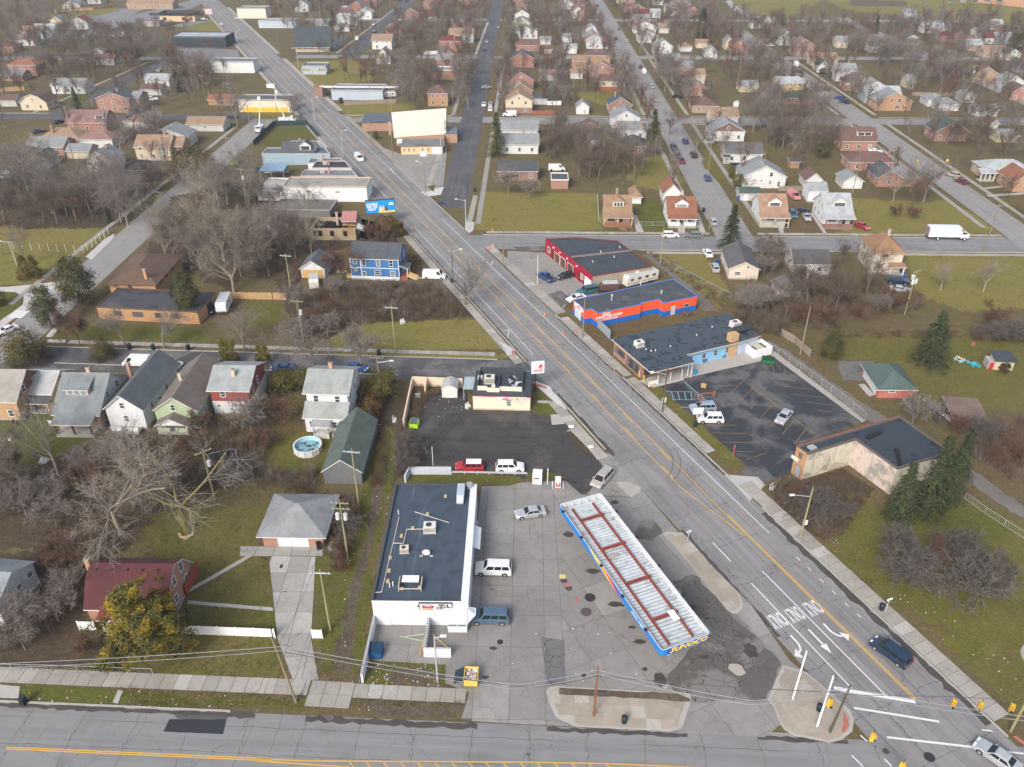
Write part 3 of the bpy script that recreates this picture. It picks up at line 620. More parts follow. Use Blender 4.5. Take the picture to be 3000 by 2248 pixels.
# parking bays
PKL=structure(MB().prism([(0,0),(.01,0),(.01,.01)],.03,.035).build('bay_markings',M_YEL))
M_BAY=plain((.24,.165,.065),.8,var=.5,sc=.7);M_BAYB=plain((.22,.42,.50),.7)
for q in ((1420,628,1675,632),(1500,688,1752,695),(1575,758,1832,764),(1665,826,1915,836),(1750,892,1915,836),(1640,392,1735,293),(1708,450,1810,348),(1787,508,1888,406),(1862,572,1965,462),(1735,293,1888,406),(1888,406,2047,520)):
 ln(PKL,M_BAY,.11,.044,'c2',*q)
for q in ((150,635,250,525),(235,700,330,588),(325,770,418,655),(0,350,175,465),(250,525,510,720),(175,465,250,525),(75,570,175,465),(0,508,95,406),(165,280,330,296),(245,338,460,360),(330,400,560,425),(420,460,640,485),(505,520,735,550),(590,586,830,614),(325,770,500,722),(685,655,790,670),(100,215,190,165),(160,185,175,230),(205,180,215,215),(250,205,258,240),(0,830,120,836)):
 ln(PKL,M_BAY,.11,.044,'c3',*q)
for q in ((1145,378,1390,382),(1200,440,1450,440),(1195,380,1212,438),(1242,380,1258,438),(1290,380,1305,438),(1340,382,1350,440),(1390,382,1400,440),(1283,300,1450,440),(1262,498,1330,498)):
 ln(PKL,M_BAYB,.13,.044,'c2',*q)

# ------------------------------------------------------------------ islands with kerbs
def island(pts,mat,slab=None,ang=0,z=.13,sx=1.6,sy=1.5):
 b=structure(MB().prism(pts,0,z - .02).build('traffic_island',S_KERB))
 if slab:
  c=Vector((sum(p[0] for p in pts)/len(pts),sum(p[1] for p in pts)/len(pts)))
  inner=[tuple(c+(Vector(p) - c)*.93) for p in pts];slabs(b,inner,ang,sx,sy,z - .1,z,slab,.04,'slab',(c.x*.37,c.y*.21),.1)
 return b
island(gl('d2',255,1085,290,1060,345,1055,1330,1110,1345,1150,1310,1260,1275,1365,1200,1390,480,1355,330,1290,275,1170),S_KERB,S_TAN,R(-2.8),sx=1.65,sy=1.6)
structure(sheet('soil_bed',gl('d2',355,1068,1240,1112,1335,1150,1335,1172,1000,1150,600,1130,350,1115),.142,G_DIRT,.1))
island(gl('c2',1128,1445,1160,1430,1280,1440,1390,1560,'d2',1500,160,1600,260,1700,360,1732,430,1725,470,1690,510,1655,510,1610,480,1400,220,1215,0),S_KERB,S_TAN,AVA,sx=1.9,sy=2.6)
island(gl('d3',240,895,420,950,575,1085,740,1235,770,1300,760,1390,680,1455,590,1478,320,1420,240,1370,200,1300,170,1210,125,1155,190,1000),S_KERB,S_TAN,R(20),sx=1.7,sy=1.6)
structure(sheet('tactile_pad',gl('d3',690,1245,720,1290,735,1350,705,1400,675,1400,690,1340),.143,plain((.36,.13,.10),.8)))
structure(sheet('planter_bed',gl('c2',410,680,440,672,520,730,630,850,625,875,570,855,480,780),.1,G_WEED,.15));kerb(gl('c2',415,680,440,670,625,850,630,872),.25,.22)
island(gl('c2',775,1060,855,1055,965,1095,960,1130,900,1172,875,1165),S_KERB)
for q in (('c2',748,200,765,195,788,218,768,222),('b2',460,1265,485,1262,495,1280,470,1284),('b1',1735,650,1755,632,1765,640,1745,662),('c2',175,318,262,345,252,360,180,340),('b1',1915,1410,1935,1395,1940,1420,1920,1445),('d3',1960,1435,1985,1425,2047,1475,2047,1500)):
 structure(sheet('tactile_pad',gl(*q),.135,plain((.42,.15,.12),.8)))
structure(sheet('corner_walk',gl('c2',150,310,180,305,290,345,300,372,420,520,330,470,190,345),.115,plain((.5,.49,.47),.85,sc=.4)));structure(sheet('corner_walk',gl('b1',1815,1330,1900,1370,1940,1400,1935,1440,1880,1440,1870,1400),.115,plain((.46,.45,.43),.85)))
structure(sheet('corner_walk',gl('b1',1570,440,1640,440,1630,500,1600,525,1565,495),.115,plain((.46,.45,.43),.85)));sidewalk(gl('b1',1600,440,1645,240),1.5,far=True)
structure(sheet('shop_walk',gl('c2',950,300,1030,345,1300,280,1920,140,1890,60,1640,60,1350,160),.10,plain((.36,.34,.31),.85,sc=.4,var=.18)))
structure(sheet('lot_edge_walk',gl('c3',100,70,170,75,860,600,830,612),.10,plain((.33,.31,.285),.85,sc=.5,var=.2)))

structure(sheet('drive_apron',gl('d2',1280,1375,'d3',-60,1385,330,1405,610,1470,570,1490,100,1446,'d2',1280,1402),.021,P_CONC))
SK=MB()
for cx,cy,r0,a0,a1,w in ((18.0,108.0,9.0,-38,26,.16),(19.6,107.6,8.6,-40,22,.13),(56.5,131.5,7.0,150,235,.18),(54.0,122.0,9.5,60,140,.15)):
 q=[(cx+r0*math.cos(R(a0+(a1 - a0)*i/16)),cy+r0*math.sin(R(a0+(a1 - a0)*i/16))) for i in range(17)]
 for i in range(16):SK.poly([(p_[0],p_[1],.047) for p_ in strip(q[i],q[i+1],w/2,w/2)])
SK.build('skid_marks',plain((.10,.098,.096),.8,var=.3))['kind']='stuff'

# ------------------------------------------------------------------ houses
WIN={}
TRIM={'white':(.74,.74,.72),'tan':(.5,.42,.3),'brown':(.14,.08,.05),'dark':(.05,.05,.055),'grey':(.42,.42,.42),'red':(.35,.06,.05)}
def window(par,x,y,z,rz,w=.9,h=1.3,trim='white',pane=None,bars=True):
 k=(round(w,2),round(h,2),trim,bars)
 if k not in WIN:
  f=MB();b=.09
  f.bx(-w/2 - b,-.07,-h/2 - b,-w/2,.02,h/2+b).bx(w/2,-.07,-h/2 - b,w/2+b,.02,h/2+b).bx(-w/2,-.07,h/2,w/2,.02,h/2+b).bx(-w/2,-.10,-h/2 - b,w/2,.02,-h/2)
  if bars and h > .7:f.bx(-w/2,-.055,-.03,w/2,.0,.03)
  if bars and w > 1.5:
   for q in ((-.5+1/3,-.5+2/3) if w > 2.3 else (0,)):f.bx(q*w - .04,-.06,-h/2,q*w+.04,.0,h/2)
  p=MB().bx(-w/2,-.03,-h/2,w/2,.01,h/2)
  WIN[k]=(f.mesh('window',plain(TRIM[trim],.6)),p.mesh('pane',glass()))
 a,b=WIN[k]
 o=obj('window',a,par,(x,y,z),rz);q=obj('pane',b,o)
 if pane:q.data=b.copy();q.data.materials[0]=pane
 return o
DOORS={}
def door(par,x,y,z,rz,w=.95,h=2.05,c=(.55,.55,.53),trim='white',name='door'):
 k=(w,h,c,trim)
 if k not in DOORS:
  m=MB();m.bx(-w/2 - .08,-.05,0,w/2+.08,.02,h+.08,0);m.bx(-w/2,-.08,0,w/2,-.04,h,1)
  DOORS[k]=m.mesh(name,[plain(TRIM[trim],.6),plain(c,.5)])
 return obj(name,DOORS[k],par,(x,y,z),rz)
GDOOR={}
def garage_door(par,x,y,rz,w,h,c=(.75,.75,.74)):
 k=(w,h,c)
 if k not in GDOOR:
  m=MB();n=4
  m.bx(-w/2 - .1,-.05,0,-w/2,.02,h+.1,0).bx(w/2,-.05,0,w/2+.1,.02,h+.1,0).bx(-w/2,-.05,h,w/2,.02,h+.1,0)
  for i in range(n):m.bx(-w/2,-.035,h*i/n+.015,w/2,.02,h*(i+1)/n - .015,1)
  GDOOR[k]=m.mesh('garage_door',[plain(TRIM['white'],.6),plain(c,.5)])
 return obj('garage_door',GDOOR[k],par,(x,y,.02),rz)
def wallmat(kind,c):return {'s':siding,'b':brick}[kind](c) if kind in 'sb' else plain(c,.8,var=.15,sc=.7)
PROF={'gable':[(-1,0),(0,1),(1,0)],'gambrel':[(-1,0),(-.52,.68),(0,1),(.52,.68),(1,0)],'shed':[(-1,0),(1,1)]}
def gable_roof(m,w,d,z,rise,o,axis,prof='gable',th=.14,mi=0,edge=1):
 """slabs of a ridged roof over a w x d box whose walls end at z; ridge along axis"""
 L,Wd=(w,d) if axis=='x' else (d,w);half=Wd/2;P=PROF[prof];pts=[]
 for u,k in P:pts.append([u*half,z+k*rise])
 for i,s in ((0,1),(-1,-1)):# let the eaves run out
  a,b=pts[i],pts[i+s];sl=(b[1] - a[1])/(b[0] - a[0]);a[0] -=s*o;a[1] -=s*o*sl
 for i in range(len(pts) - 1):
  (u0,z0),(u1,z1)=pts[i],pts[i+1];e=L/2+o
  q=[(-e,u0,z0),(e,u0,z0),(e,u1,z1),(-e,u1,z1)] if axis=='x' else [(u0,-e,z0),(u1,-e,z1),(u1,e,z1),(u0,e,z0)]
  if axis !='x':q=[q[3],q[0],q[1],q[2]]
  m.slab([(a[0],a[1],a[2]+th) for a in q],th,mi,edge)
def gable_wall(m,w,d,z0,h,rise,axis,prof='gable',mi=0,top=None):
 P=PROF[prof]
 m.bx(-w/2,-d/2,z0,w/2,d/2,h,mi);t=mi if top is None else top
 for s in (-1,1):
  if axis=='x':m.poly([(s*w/2,u*d/2,h+k*rise) for u,k in P],t)
  else:m.poly([(u*w/2,s*d/2,h+k*rise) for u,k in P],t)
def hip_roof(m,w,d,z,rise,o,th=.14,mi=0,edge=1):
 W2,D2=w/2+o,d/2+o;zl=z - o*rise/(min(w,d)/2);r=rise
 if w >=d:A,B=(-(w - d)/2,0,z+r),((w - d)/2,0,z+r)
 else:A,B=(0,-(d - w)/2,z+r),(0,(d - w)/2,z+r)
 c=[(-W2,-D2,zl),(W2,-D2,zl),(W2,D2,zl),(-W2,D2,zl)]
 Fc=[[c[0],c[1],B,A],[c[1],c[2],B],[c[2],c[3],A,B],[c[3],c[0],A]] if w >=d else [[c[0],c[1],A],[c[1],c[2],B,A],[c[2],c[3],B],[c[3],c[0],A,B]]
 for q in Fc:m.slab([(p[0],p[1],p[2]+th) for p in q],th,mi,edge)
def chimney(par,x,y,z0,z1,s=.55,c=(.34,.16,.10)):
 m=MB();m.bx(-s/2,-s/2,z0,s/2,s/2,z1,0);m.bx(-s/2 - .07,-s/2 - .07,z1,s/2+.07,s/2+.07,z1+.12,1);m.bx(-s/4,-s/4,z1+.12,s/4,s/4,z1+.3,2)
 return m.build('chimney',[brick(c),plain((.4,.37,.33),.9),plain((.2,.1,.07),.9)],par,(x,y,0))
def dormer(par,x,y0,z,w,h,depth,wallc,roofc,style='gable',pane=None,trim='white',n=2):
 """front at y0, running back by depth; walls from z to z+h"""
 m=MB();m.bx(-w/2,0,z,w/2,depth,z+h,0);r=w*.34
 if style=='gable':
  for s in (0,depth):m.poly([(-w/2,s,z+h),(w/2,s,z+h),(0,s,z+h+r)],0)
  for s in (-1,1):
   e=w/2+.22;zl=z+h - .22*r/(w/2);q=[(s*e,-.25,zl+.1),(0,-.25,z+h+r+.1),(0,depth+r*1.2,z+h+r+.1),(s*e,depth,zl+.1)]
   m.slab(q if s < 0 else q[::-1],.1,1,2)
 elif style=='hip':
  e=w/2+.25;zl=z+h;A=(0,depth*.35,z+h+r);B=(0,depth+.6,z+h+r)
  m.slab([(-e,-.25,zl+.1),(e,-.25,zl+.1),A],.1,1,2);m.slab([(e,-.25,zl+.1),(e,depth,zl+.1),B,A],.1,1,2);m.slab([(-e,depth,zl+.1),(-e,-.25,zl+.1),A,B],.1,1,2)
 else:
  m.slab([(-w/2 - .2,-.3,z+h+.05),(w/2+.2,-.3,z+h+.05),(w/2+.2,depth+.2,z+h+.3+r*.6),(-w/2 - .2,depth+.2,z+h+.3+r*.6)],.1,1,2)
 ww=(w - .5)/n
 for i in range(n):
  xx=-w/2+.25+ww*(i+.5);a=ww/2 - .05
  m.bx(xx - a,-.05,z+.25,xx+a,.01,z+h - .12,2);m.bx(xx - a+.07,-.06,z+.32,xx+a - .07,.0,z+h - .19,3)
 return m.build('dormer',[siding(wallc),shingle(roofc),plain(TRIM[trim],.6),pane or glass()],par,(x,y0,0))
def porch(par,x,y0,w,dp,h,roofc,post=(.7,.7,.68),style='shed',n=3,floor=.5,rail=None,steps=0.0,trim='white',name='porch',base=(.34,.32,.29)):
 """a porch standing out by dp in front of y0"""
 m=MB();m.bx(-w/2,-dp,0,w/2,0,floor,3)
 for i in range(n):
  xx=-w/2+.15+(w - .3)*i/max(1,n - 1);m.bx(xx - .12,-dp+.05,floor,xx+.12,-dp+.29,h,2)
 if style=='shed':m.slab([(-w/2 - .3,-dp - .3,h+.12),(w/2+.3,-dp - .3,h+.12),(w/2+.3,0,h+.12+dp*.35),(-w/2 - .3,0,h+.12+dp*.35)],.13,0,1)
 elif style=='gable':
  r=w*.28
  for s in (-1,1):
   q=[(s*(w/2+.3),-dp - .3,h),(0,-dp - .3,h+r),(0,.1,h+r),(s*(w/2+.3),.1,h)];m.slab(q if s < 0 else q[::-1],.12,0,1)
  m.poly([(-w/2,-dp,h - .05),(w/2,-dp,h - .05),(0,-dp,h+r - .1)],1)
 elif style=='flat':m.bx(-w/2 - .25,-dp - .25,h,w/2+.25,0,h+.2,1,0)
 if rail is not None:
  for a,b in ((-w/2,-.5),(.5,w/2)):m.bx(a,-dp+.1,floor,b,-dp+.2,floor+.85,4)
 if steps:
  for i in range(3):m.bx(steps - .7,-dp - .3*(i+1),0,steps+.7,-dp - .3*i,floor*(3 - i)/4,3)
 return m.build(name,[shingle(roofc),plain(TRIM[trim],.6),plain(post,.6),plain(base,.9,var=.2),plain(rail or (.5,.5,.5),.7)],par,(x,y0,0))

def house(label,pos,d,h,rise,roof='gx',kind='s',wc=(.7,.7,.68),rc=(.16,.16,.165),trim='white',over=.4,chim=None,dorm=None,pch=None,F=None,S=None,doorF=None,gar=None,low=None,name='house',cat='house',group=None,ang=None,phrase=None,far=False,cc=(.34,.16,.10),wintrim=None,wpane=None,base=True,extra=None,lm=None):
 """pos: (tile, x1, x2, y) base line of the face towards the camera, or (tile,x1,y1,x2,y2)"""
 t=pos[0]
 if len(pos)==4:A,B=g(t,pos[1],pos[3]),g(t,pos[2],pos[3]);a=GRID if ang is None else ang
 else:A,B=g(t,pos[1],pos[2]),g(t,pos[3],pos[4]);a=math.atan2(B.y - A.y,B.x - A.x) if ang is None else ang
 w=(B.xy - A.xy).length;mid=(A+B)/2;c=(mid.x - math.sin(a)*d/2,mid.y+math.cos(a)*d/2)
 r=thing(name,label,cat,(c[0],c[1],0),a,group)
 if lm:LM.append((lm,c[0],c[1]))
 if phrase:later(r,phrase,cat,group or 'houses of the neighbourhood',c[0],c[1])
 wm=wallmat(kind,wc);wt=wintrim or trim
 st=2 if h > 4.4 else 1
 m=MB();z0=.35 if base else .0
 ax='x' if roof.endswith('x') else 'y';prof='gambrel' if roof.startswith('gam') else 'gable'
 if roof=='hip':m.bx(-w/2,-d/2,z0,w/2,d/2,h)
 elif roof=='flat':m.bx(-w/2,-d/2,z0,w/2,d/2,h)
 else:gable_wall(m,w,d,z0,h,rise,ax,prof,0,1 if low and low[2]=='gable' else 0)
 mats=[wm,wm]
 if low:# another cladding: on the lower storey, or in the gables
  if low[2]=='gable':mats[1]=wallmat(low[0],low[1])
  else:m.bx(-w/2 - .03,-d/2 - .03,z0,w/2+.03,d/2+.03,low[2],1);mats[1]=wallmat(low[0],low[1])
 m.build('wall',mats,r)
 if base:MB().bx(-w/2 - .04,-d/2 - .04,0,w/2+.04,d/2+.04,.36).build('foundation',plain((.33,.31,.29),.9),r)
 m=MB()
 if roof=='hip':hip_roof(m,w,d,h,rise,over)
 elif roof=='flat':
  m.bx(-w/2 - .1,-d/2 - .1,h,w/2+.1,d/2+.1,h+.12,0);e=.22
  for q in ((-w/2 - .1,-d/2 - .1,w/2+.1,-d/2 - .1+e),(-w/2 - .1,d/2+.1 - e,w/2+.1,d/2+.1),(-w/2 - .1,-d/2 - .1+e,-w/2 - .1+e,d/2+.1 - e),(w/2+.1 - e,-d/2 - .1+e,w/2+.1,d/2+.1 - e)):m.bx(q[0],q[1],h+.12,q[2],q[3],h+.12+rise,1)
 else:gable_roof(m,w,d,h,rise,over,ax,prof)
 m.build('roof',[flatroof(rc) if roof=='flat' else shingle(rc),plain(TRIM[trim],.6)],r)
 side=1 if c[0] < 0 else -1
 if F is None:
  n=max(1,int(w/(3.2 if not far else 3.8)));F=[]
  for q in range(st):
   for i in range(n):F.append(((i+.5)/n - .5,1.55+2.75*q,.9,1.25))
  if roof in ('gy','gamy') and rise > 1.8:F.append((0,h+rise*.36,.8,1.0))
 if S is None:
  n=max(1,int(d/4));S=[]
  for q in range(st):
   for i in range(n):S.append(((i+.5)/n - .5,1.55+2.75*q,.85,1.2))
  if roof in ('gx','gamx') and rise > 1.8:S.append((0,h+rise*.34,.8,1.0))
 for u,z,ww,hh in F:window(r,u*w,-d/2,z,0,ww,hh,wt,wpane)
 for u,z,ww,hh in S:window(r,side*w/2,u*d,z,side*math.pi/2,ww,hh,wt,wpane)
 if doorF is not None:door(r,doorF*w,-d/2,.35,0,c=(.3,.12,.08))
 if gar is not None:garage_door(r,gar[0]*w,-d/2,0,gar[1],2.15,gar[2] if len(gar) > 2 else (.75,.75,.74))
 if chim:
  zt=h+rise+.7
  chimney(r,chim[0]*w,chim[1]*d,h - .2,zt+(chim[2] if len(chim) > 2 else 0),.6,cc)
 if dorm:
  u,dw,dh,sty=dorm[:4];k=dorm[4] if len(dorm) > 4 else .22
  y0=-d/2+d/2*k;zz=h+rise*k
  dormer(r,u*w,y0,zz - .1,dw,dh,d/2*(1 - k)*.8,dorm[5] if len(dorm) > 5 else wc,rc,sty,n=dorm[6] if len(dorm) > 6 else 2)
 if pch:porch(r,pch[0]*w,-d/2,*pch[1:])
 if extra:extra(r,w,d,h)
 return r
GREY=(.205,.215,.22);DGREY=(.085,.092,.10);BROWN=(.125,.085,.065);TANR=(.30,.19,.115);REDR=(.16,.035,.03);RUST=(.25,.105,.06);GREENR=(.065,.10,.085)
CREAM=(.62,.52,.36);BRK=(.33,.13,.075);ORB=(.42,.20,.08);TANB=(.42,.30,.17)

# --- the row on the near side of the mid street
def ex_tan(r,w,d,h):door(r,w*.02,-d/2,.36,0,c=(.35,.15,.08))
house('tan brick house with grey roof and wide shed dormer beside the white gabled house',('c0',455,775,662),12.5,3.6,4.3,'gx','s',(.72,.72,.70),(.20,.22,.225),dorm=(-.06,4.0,1.35,'shed',.42,(.55,.40,.33),3),low=('b',(.45,.31,.16),3.5),over=.55,chim=(.02,.05),cc=(.6,.42,.28),
  F=[(-.3,1.6,1.5,1.2),(.22,1.6,1.2,1.2)],S=[(-.35,1.6,.8,1.2),(-.1,1.6,.8,1.2),(.15,4.6,.8,1.2),(-.15,4.6,.8,1.2)],pch=(0,6.5,2.4,2.7,(.20,.22,.225),(.1,.06,.05),'shed',3,.6),lm='tan brick house with shed dormer')
house('cream house with pale grey metal roof behind the lawn chairs',('c0',165,420,500),8,3.4,2.2,'gx','p',(.62,.46,.25),(.40,.41,.40),F=[(.2,2.0,1.0,1.5),(.38,2.0,.9,1.5),(-.3,1.2,.7,.7)],over=.5,pch=(0,6.6,2.0,2.3,DGREY,(.5,.4,.3),'shed',3,.2),lm='cream house with metal roof')
house('brown brick and timber gable house cut by the picture edge',('c0',-230,175,590),10,4.2,3.4,'gx','b',(.44,.24,.09),(.30,.28,.25),low=('s',(.16,.075,.045),'gable'),S=[(-.2,4.9,.9,1.3),(.15,4.4,.9,1.6),(-.25,1.8,.8,1.0),(.2,1.8,.8,1.2)])
house('white gabled house with a long dark grey roof in the middle of its row',('c0',835,650,1110,660),15.5,4.3,2.7,'gy','s',(.69,.70,.71),(.115,.13,.14),F=[(-.02,4.9,.75,1.1),(.0,2.2,.75,1.2)],S=[(-.3,3.2,.9,1.2),(-.1,2.2,.8,1.2),(.1,3.0,.8,1.1),(.44,3.6,.9,1.3)],over=.35,chim=(-.42,.1,.2),pch=(0,5.0,1.6,1.0,(.6,.6,.6),WHITE,'none',3,.5,(.8,.8,.8)),lm='white gabled house')
house('pale green gabled house with brown roof beside the white gabled house',('c0',1195,650,1510,655),15.0,3.9,2.6,'gy','s',(.42,.50,.32),(.175,.145,.125),F=[(-.05,4.4,.7,1.1)],S=[(-.3,2.2,.8,1.1),(-.05,2.2,.8,1.1)],over=.3,chim=(-.15,-.05),cc=(.5,.42,.33),pch=(-.05,5.4,2.0,2.0,(.175,.145,.125),(.45,.5,.36),'gable',2,.5,(.45,.52,.36)),lm='pale green house')
house('red and white house with grey roof and tan chimney',('c0',1615,548,1895,552),9.5,5.4,2.1,'gx','s',(.30,.075,.06),(.31,.33,.33),low=('s',(.68,.67,.66),2.9),F=[(-.18,4.4,.8,1.1),(-.35,1.9,.5,.4),(0,1.9,.5,.4)],S=[(-.25,4.3,.75,1.3),(.05,4.3,.75,1.3),(-.2,1.6,.8,.9)],chim=(.05,-.22,-.3),cc=(.72,.52,.34),over=.5,lm='red and white house')
def ex_white(r,w,d,h):
 m=MB();m.slab([(-w/2 - .35,-d/2 - 2.9,3.35),(w/2+.35,-d/2 - 2.9,3.35),(w/2+.35,-d/2,5.1),(-w/2 - .35,-d/2,5.1)],.15,0,1);m.build('roof',[shingle((.31,.33,.31)),plain(TRIM['white'],.6)],r)
 MB().bx(-w/2,-d/2 - 2.6,.3,w/2,-d/2,3.25).build('wall',siding((.70,.71,.72)),r)
 for u in (-.34,.22,.37):window(r,u*w,-d/2 - 2.6,2.0,0,.75,1.2)
 porch(r,-.08*w,-d/2 - 2.6,2.8,1.5,2.5,(.30,.31,.30),(.3,.3,.3),'shed',2,.9,base=(.5,.48,.45))
 m=MB()
 for i in range(5):m.bx(1.2+i*.28,-d/2 - 3.9,0,1.5+i*.28,-d/2 - 3.0,.85 - i*.16)
 m.build('steps',plain((.3,.29,.27),.9),r)
WHH=house('tall white house with pale grey roof behind the round pool',('c1',412,625,712,635),8.6,7.0,2.0,'gx','s',(.70,.71,.72),(.30,.32,.30),F=[(-.27,5.6,.8,1.2),(.25,5.6,.8,1.2)],S=[(-.3,5.2,.8,1.3),(.1,5.2,.8,1.3),(.35,5.2,.7,1.2),(-.3,2.0,.7,1.0),(0,2.0,.7,1.0),(.3,2.0,.7,1.0)],over=.55,chim=(-.03,.1,.1),cc=(.62,.26,.08),extra=ex_white,lm='tall white house')
house('green roofed garage with clipped gables beside the weedy alley',('c1',515,1068,800,1072),14.5,2.6,2.3,'gy','s',(.16,.165,.17),(.095,.125,.105),F=[],S=[],over=.25,name='garage',cat='garage',base=False,lm='green roofed garage')
house('brick garage with a weathered grey hip roof at the end of the driveway',('c1',62,1537,512,1545),8.4,2.55,2.0,'hip','b',(.40,.17,.11),(.25,.26,.265),gar=(.0,4.3,(.72,.72,.72)),F=[],S=[],over=.65,name='garage',cat='garage',base=False,lm='brick hip roofed garage')
# --- bottom left corner
house('red roofed brick house behind the yellow green tree',('d0',690,572,1290,582),8.2,2.9,3.7,'gamx','b',(.36,.14,.075),(.085,.020,.024),F=[(-.28,1.75,1.5,1.4)],S=[(-.18,1.9,.8,1.2),(.2,4.6,.9,1.3),(-.1,4.4,.8,1.2),(.25,1.9,.8,1.2)],over=.3,chim=(-.54,-.02,.2),cc=(.45,.2,.1),
  extra=lambda r,w,d,h:[MB().bx(-.14,-.14,0,.14,.14,.18).build('roof_vent',plain((.03,.03,.035),.6),r,(-w*.42+i*w*.19,-.85,h+3.4)) for i in range(5)]+[porch(r,-w*.1,-d/2,4,1.5,2.3,REDR,(.6,.6,.6),'shed',3,.4)],lm='red roofed brick house')
house('white house with torn grey roof at the lower left edge',('d0',-330,590,62,578),7.6,3.9,1.9,'gx',ang=R(-6),kind='s',wc=(.66,.67,.68),rc=(.24,.26,.28),F=[],S=[(-.3,2.8,.8,.8),(.05,2.8,.8,.8),(.35,2.8,.8,.8)],over=.3,lm='torn white house')
# --- orange brick house by the corner
ob=house('orange brick corner house with brown hip roof and stone chimney',('b0',850,1020,1190,1022),16,4.4,2.0,'hip','b',(.50,.235,.06),(.13,.078,.055),trim='brown',F=[(-.35,3.3,.7,.8),(-.05,3.3,.7,.8)],S=[(-.3,3.4,1.4,.9),(-.1,3.4,1.4,.9),(.15,3.4,1.2,.9)],chim=(.3,-.43,.1),cc=(.45,.22,.08),over=.8,lm='orange brick corner house')
house('long low orange brick wing with a dark flat roof under branches',('b0',750,1165,1500,1205),9.5,2.9,.15,'flat','b',(.50,.235,.06),(.06,.06,.07),trim='brown',F=[(-.3,1.7,1.6,1.0),(-.1,1.7,2.2,1.0),(.1,1.7,1.2,1.0),(.27,1.7,1.7,1.0)],S=[(.1,1.5,2.4,2.0)],base=False)
# --- around the burnt house and the blue house
bh=house('new blue house with black roof and unpainted porch steps',('b1',720,865,1078,878),9.0,5.55,2.3,'gx','s',(.045,.165,.36),(.075,.085,.095),low=None,F=[(-.40,4.6,.75,1.0),(-.215,4.5,.8,1.5),(.08,4.5,.8,1.5),(.345,4.5,.8,1.5),(-.40,2.6,.7,.6),(-.23,1.6,.9,1.1),(.055,2.0,1.4,1.0),(.37,1.9,1.1,1.1),(-.05,.25,.7,.35),(.15,.25,.7,.35),(.42,.25,.7,.35)],S=[(-.2,4.5,.8,1.4),(.2,4.5,.8,1.4)],over=.3,lm='new blue house',
  extra=lambda r,w,d,h:[MB().bx(-w/2 - .03,-d/2 - .04,.36,w/2+.03,d/2+.03,.95).build('foundation',plain((.70,.71,.72),.8),r),MB().bx(-w/2 - .04,-d/2 - .06,3.05,w/2+.04,-d/2 - .005,3.2).build('trim_board',plain((.75,.76,.77),.6),r),MB().bx(-w/2 - .05,-d/2 - .05,.9,-w/2+.1,-d/2+.02,h).bx(w/2 - .1,-d/2 - .05,.9,w/2+.05,-d/2+.02,h).bx(-w*.29,-d/2 - .05,.9,-w*.275,-d/2+.02,h).build('trim_board',plain((.75,.76,.77),.6),r),
         MB().bx(w/2,-d/2+.3,0,w/2+2.0,-d/2+3.3,.9,0).bx(w/2+1.8,-d/2+.4,.9,w/2+1.95,-d/2+.55,3.2,1).bx(w/2+1.8,-d/2+3.1,.9,w/2+1.95,-d/2+3.25,3.2,1).slab([(w/2+2.3,-d/2,3.2),(w/2+2.3,-d/2+3.6,3.2),(w/2,-d/2+3.6,3.9),(w/2,-d/2,3.9)],.12,2,1).build('porch',[plain((.3,.1,.07),.8),plain((.7,.7,.7),.6),shingle(DGREY)],r),
         MB().slab([(w/2+2.0,-d/2+.6,1.6),(w/2+4.2,-d/2+.6,.6),(w/2+4.2,-d/2+.75,.6),(w/2+2.0,-d/2+.75,1.6)],.8,0,0).slab([(w/2+2.0,-d/2+2.0,1.6),(w/2+4.2,-d/2+2.0,.6),(w/2+4.2,-d/2+2.15,.6),(w/2+2.0,-d/2+2.15,1.6)],.8,0,0).bx(-w/2 - 1.4,-d/2+.5,0,-w/2,-d/2+1.7,.9,0).build('steps',plain((.58,.40,.18),.8),r)])
house('small white garage with boarded front beside the new blue house',('b1',345,855,520,860),7,2.6,1.9,'gy','s',(.66,.66,.65),(.10,.12,.13),F=[],S=[(.1,1.4,.8,.8)],name='garage',cat='garage',base=False,extra=lambda r,w,d,h:MB().bx(-w*.46,-d/2 - .06,.05,w*.42,-d/2 - .01,2.2).build('boarding',plain((.50,.31,.11),.8),r))
# burnt brick house: roof half gone, charred rafters and a lone chimney
def ex_burnt(r,w,d,h):
 m=MB()
 for i in range(9):
  x=-w*.44+i*w*.068;y=rnd.uniform(-1,1);m.tube((x,-d/2+.4,h - rnd.uniform(0,.8)),(x+rnd.uniform(-1.5,1.5),y+2,h+rnd.uniform(-1.5,.9)),.09,.07,4)
 for i in range(40):m.rbx((rnd.uniform(-w*.45,w*.12),rnd.uniform(-d*.4,d*.4),h - rnd.uniform(.4,1.4)),(rnd.uniform(.3,1.8),rnd.uniform(.1,.6),rnd.uniform(.05,.25)),rnd.uniform(0,3),0)
 m.build('charred_rafters',plain((.018,.017,.018),.9),r)
 MB().bx(-w*.48,-d/2+.3,.4,w*.14,d/2 - .3,h - 1.2).build('burnt_interior',plain((.02,.02,.021),1.0),r)
 chimney(r,.03*w,.02*d,.3,h+2.8,.6,(.5,.38,.26));m=MB();m.bx(-w*.5,-d/2 - .05,h - .1,-w*.42,-d/2+.3,h+.05,0);m.build('ash_trim',plain((.6,.6,.6),.9),r)
bt=thing('burnt_house','burnt out brick house with missing roof and lone chimney','house',tuple(((g('b1',425,572)+g('b1',755,575))/2+Vector((0,4.2,0))).xy),GRID);LM.append(('burnt out brick house',bt.location.x,bt.location.y))
bw=(g('b1',755,575) - g('b1',425,572)).length
wm_=MB();hh=3.3
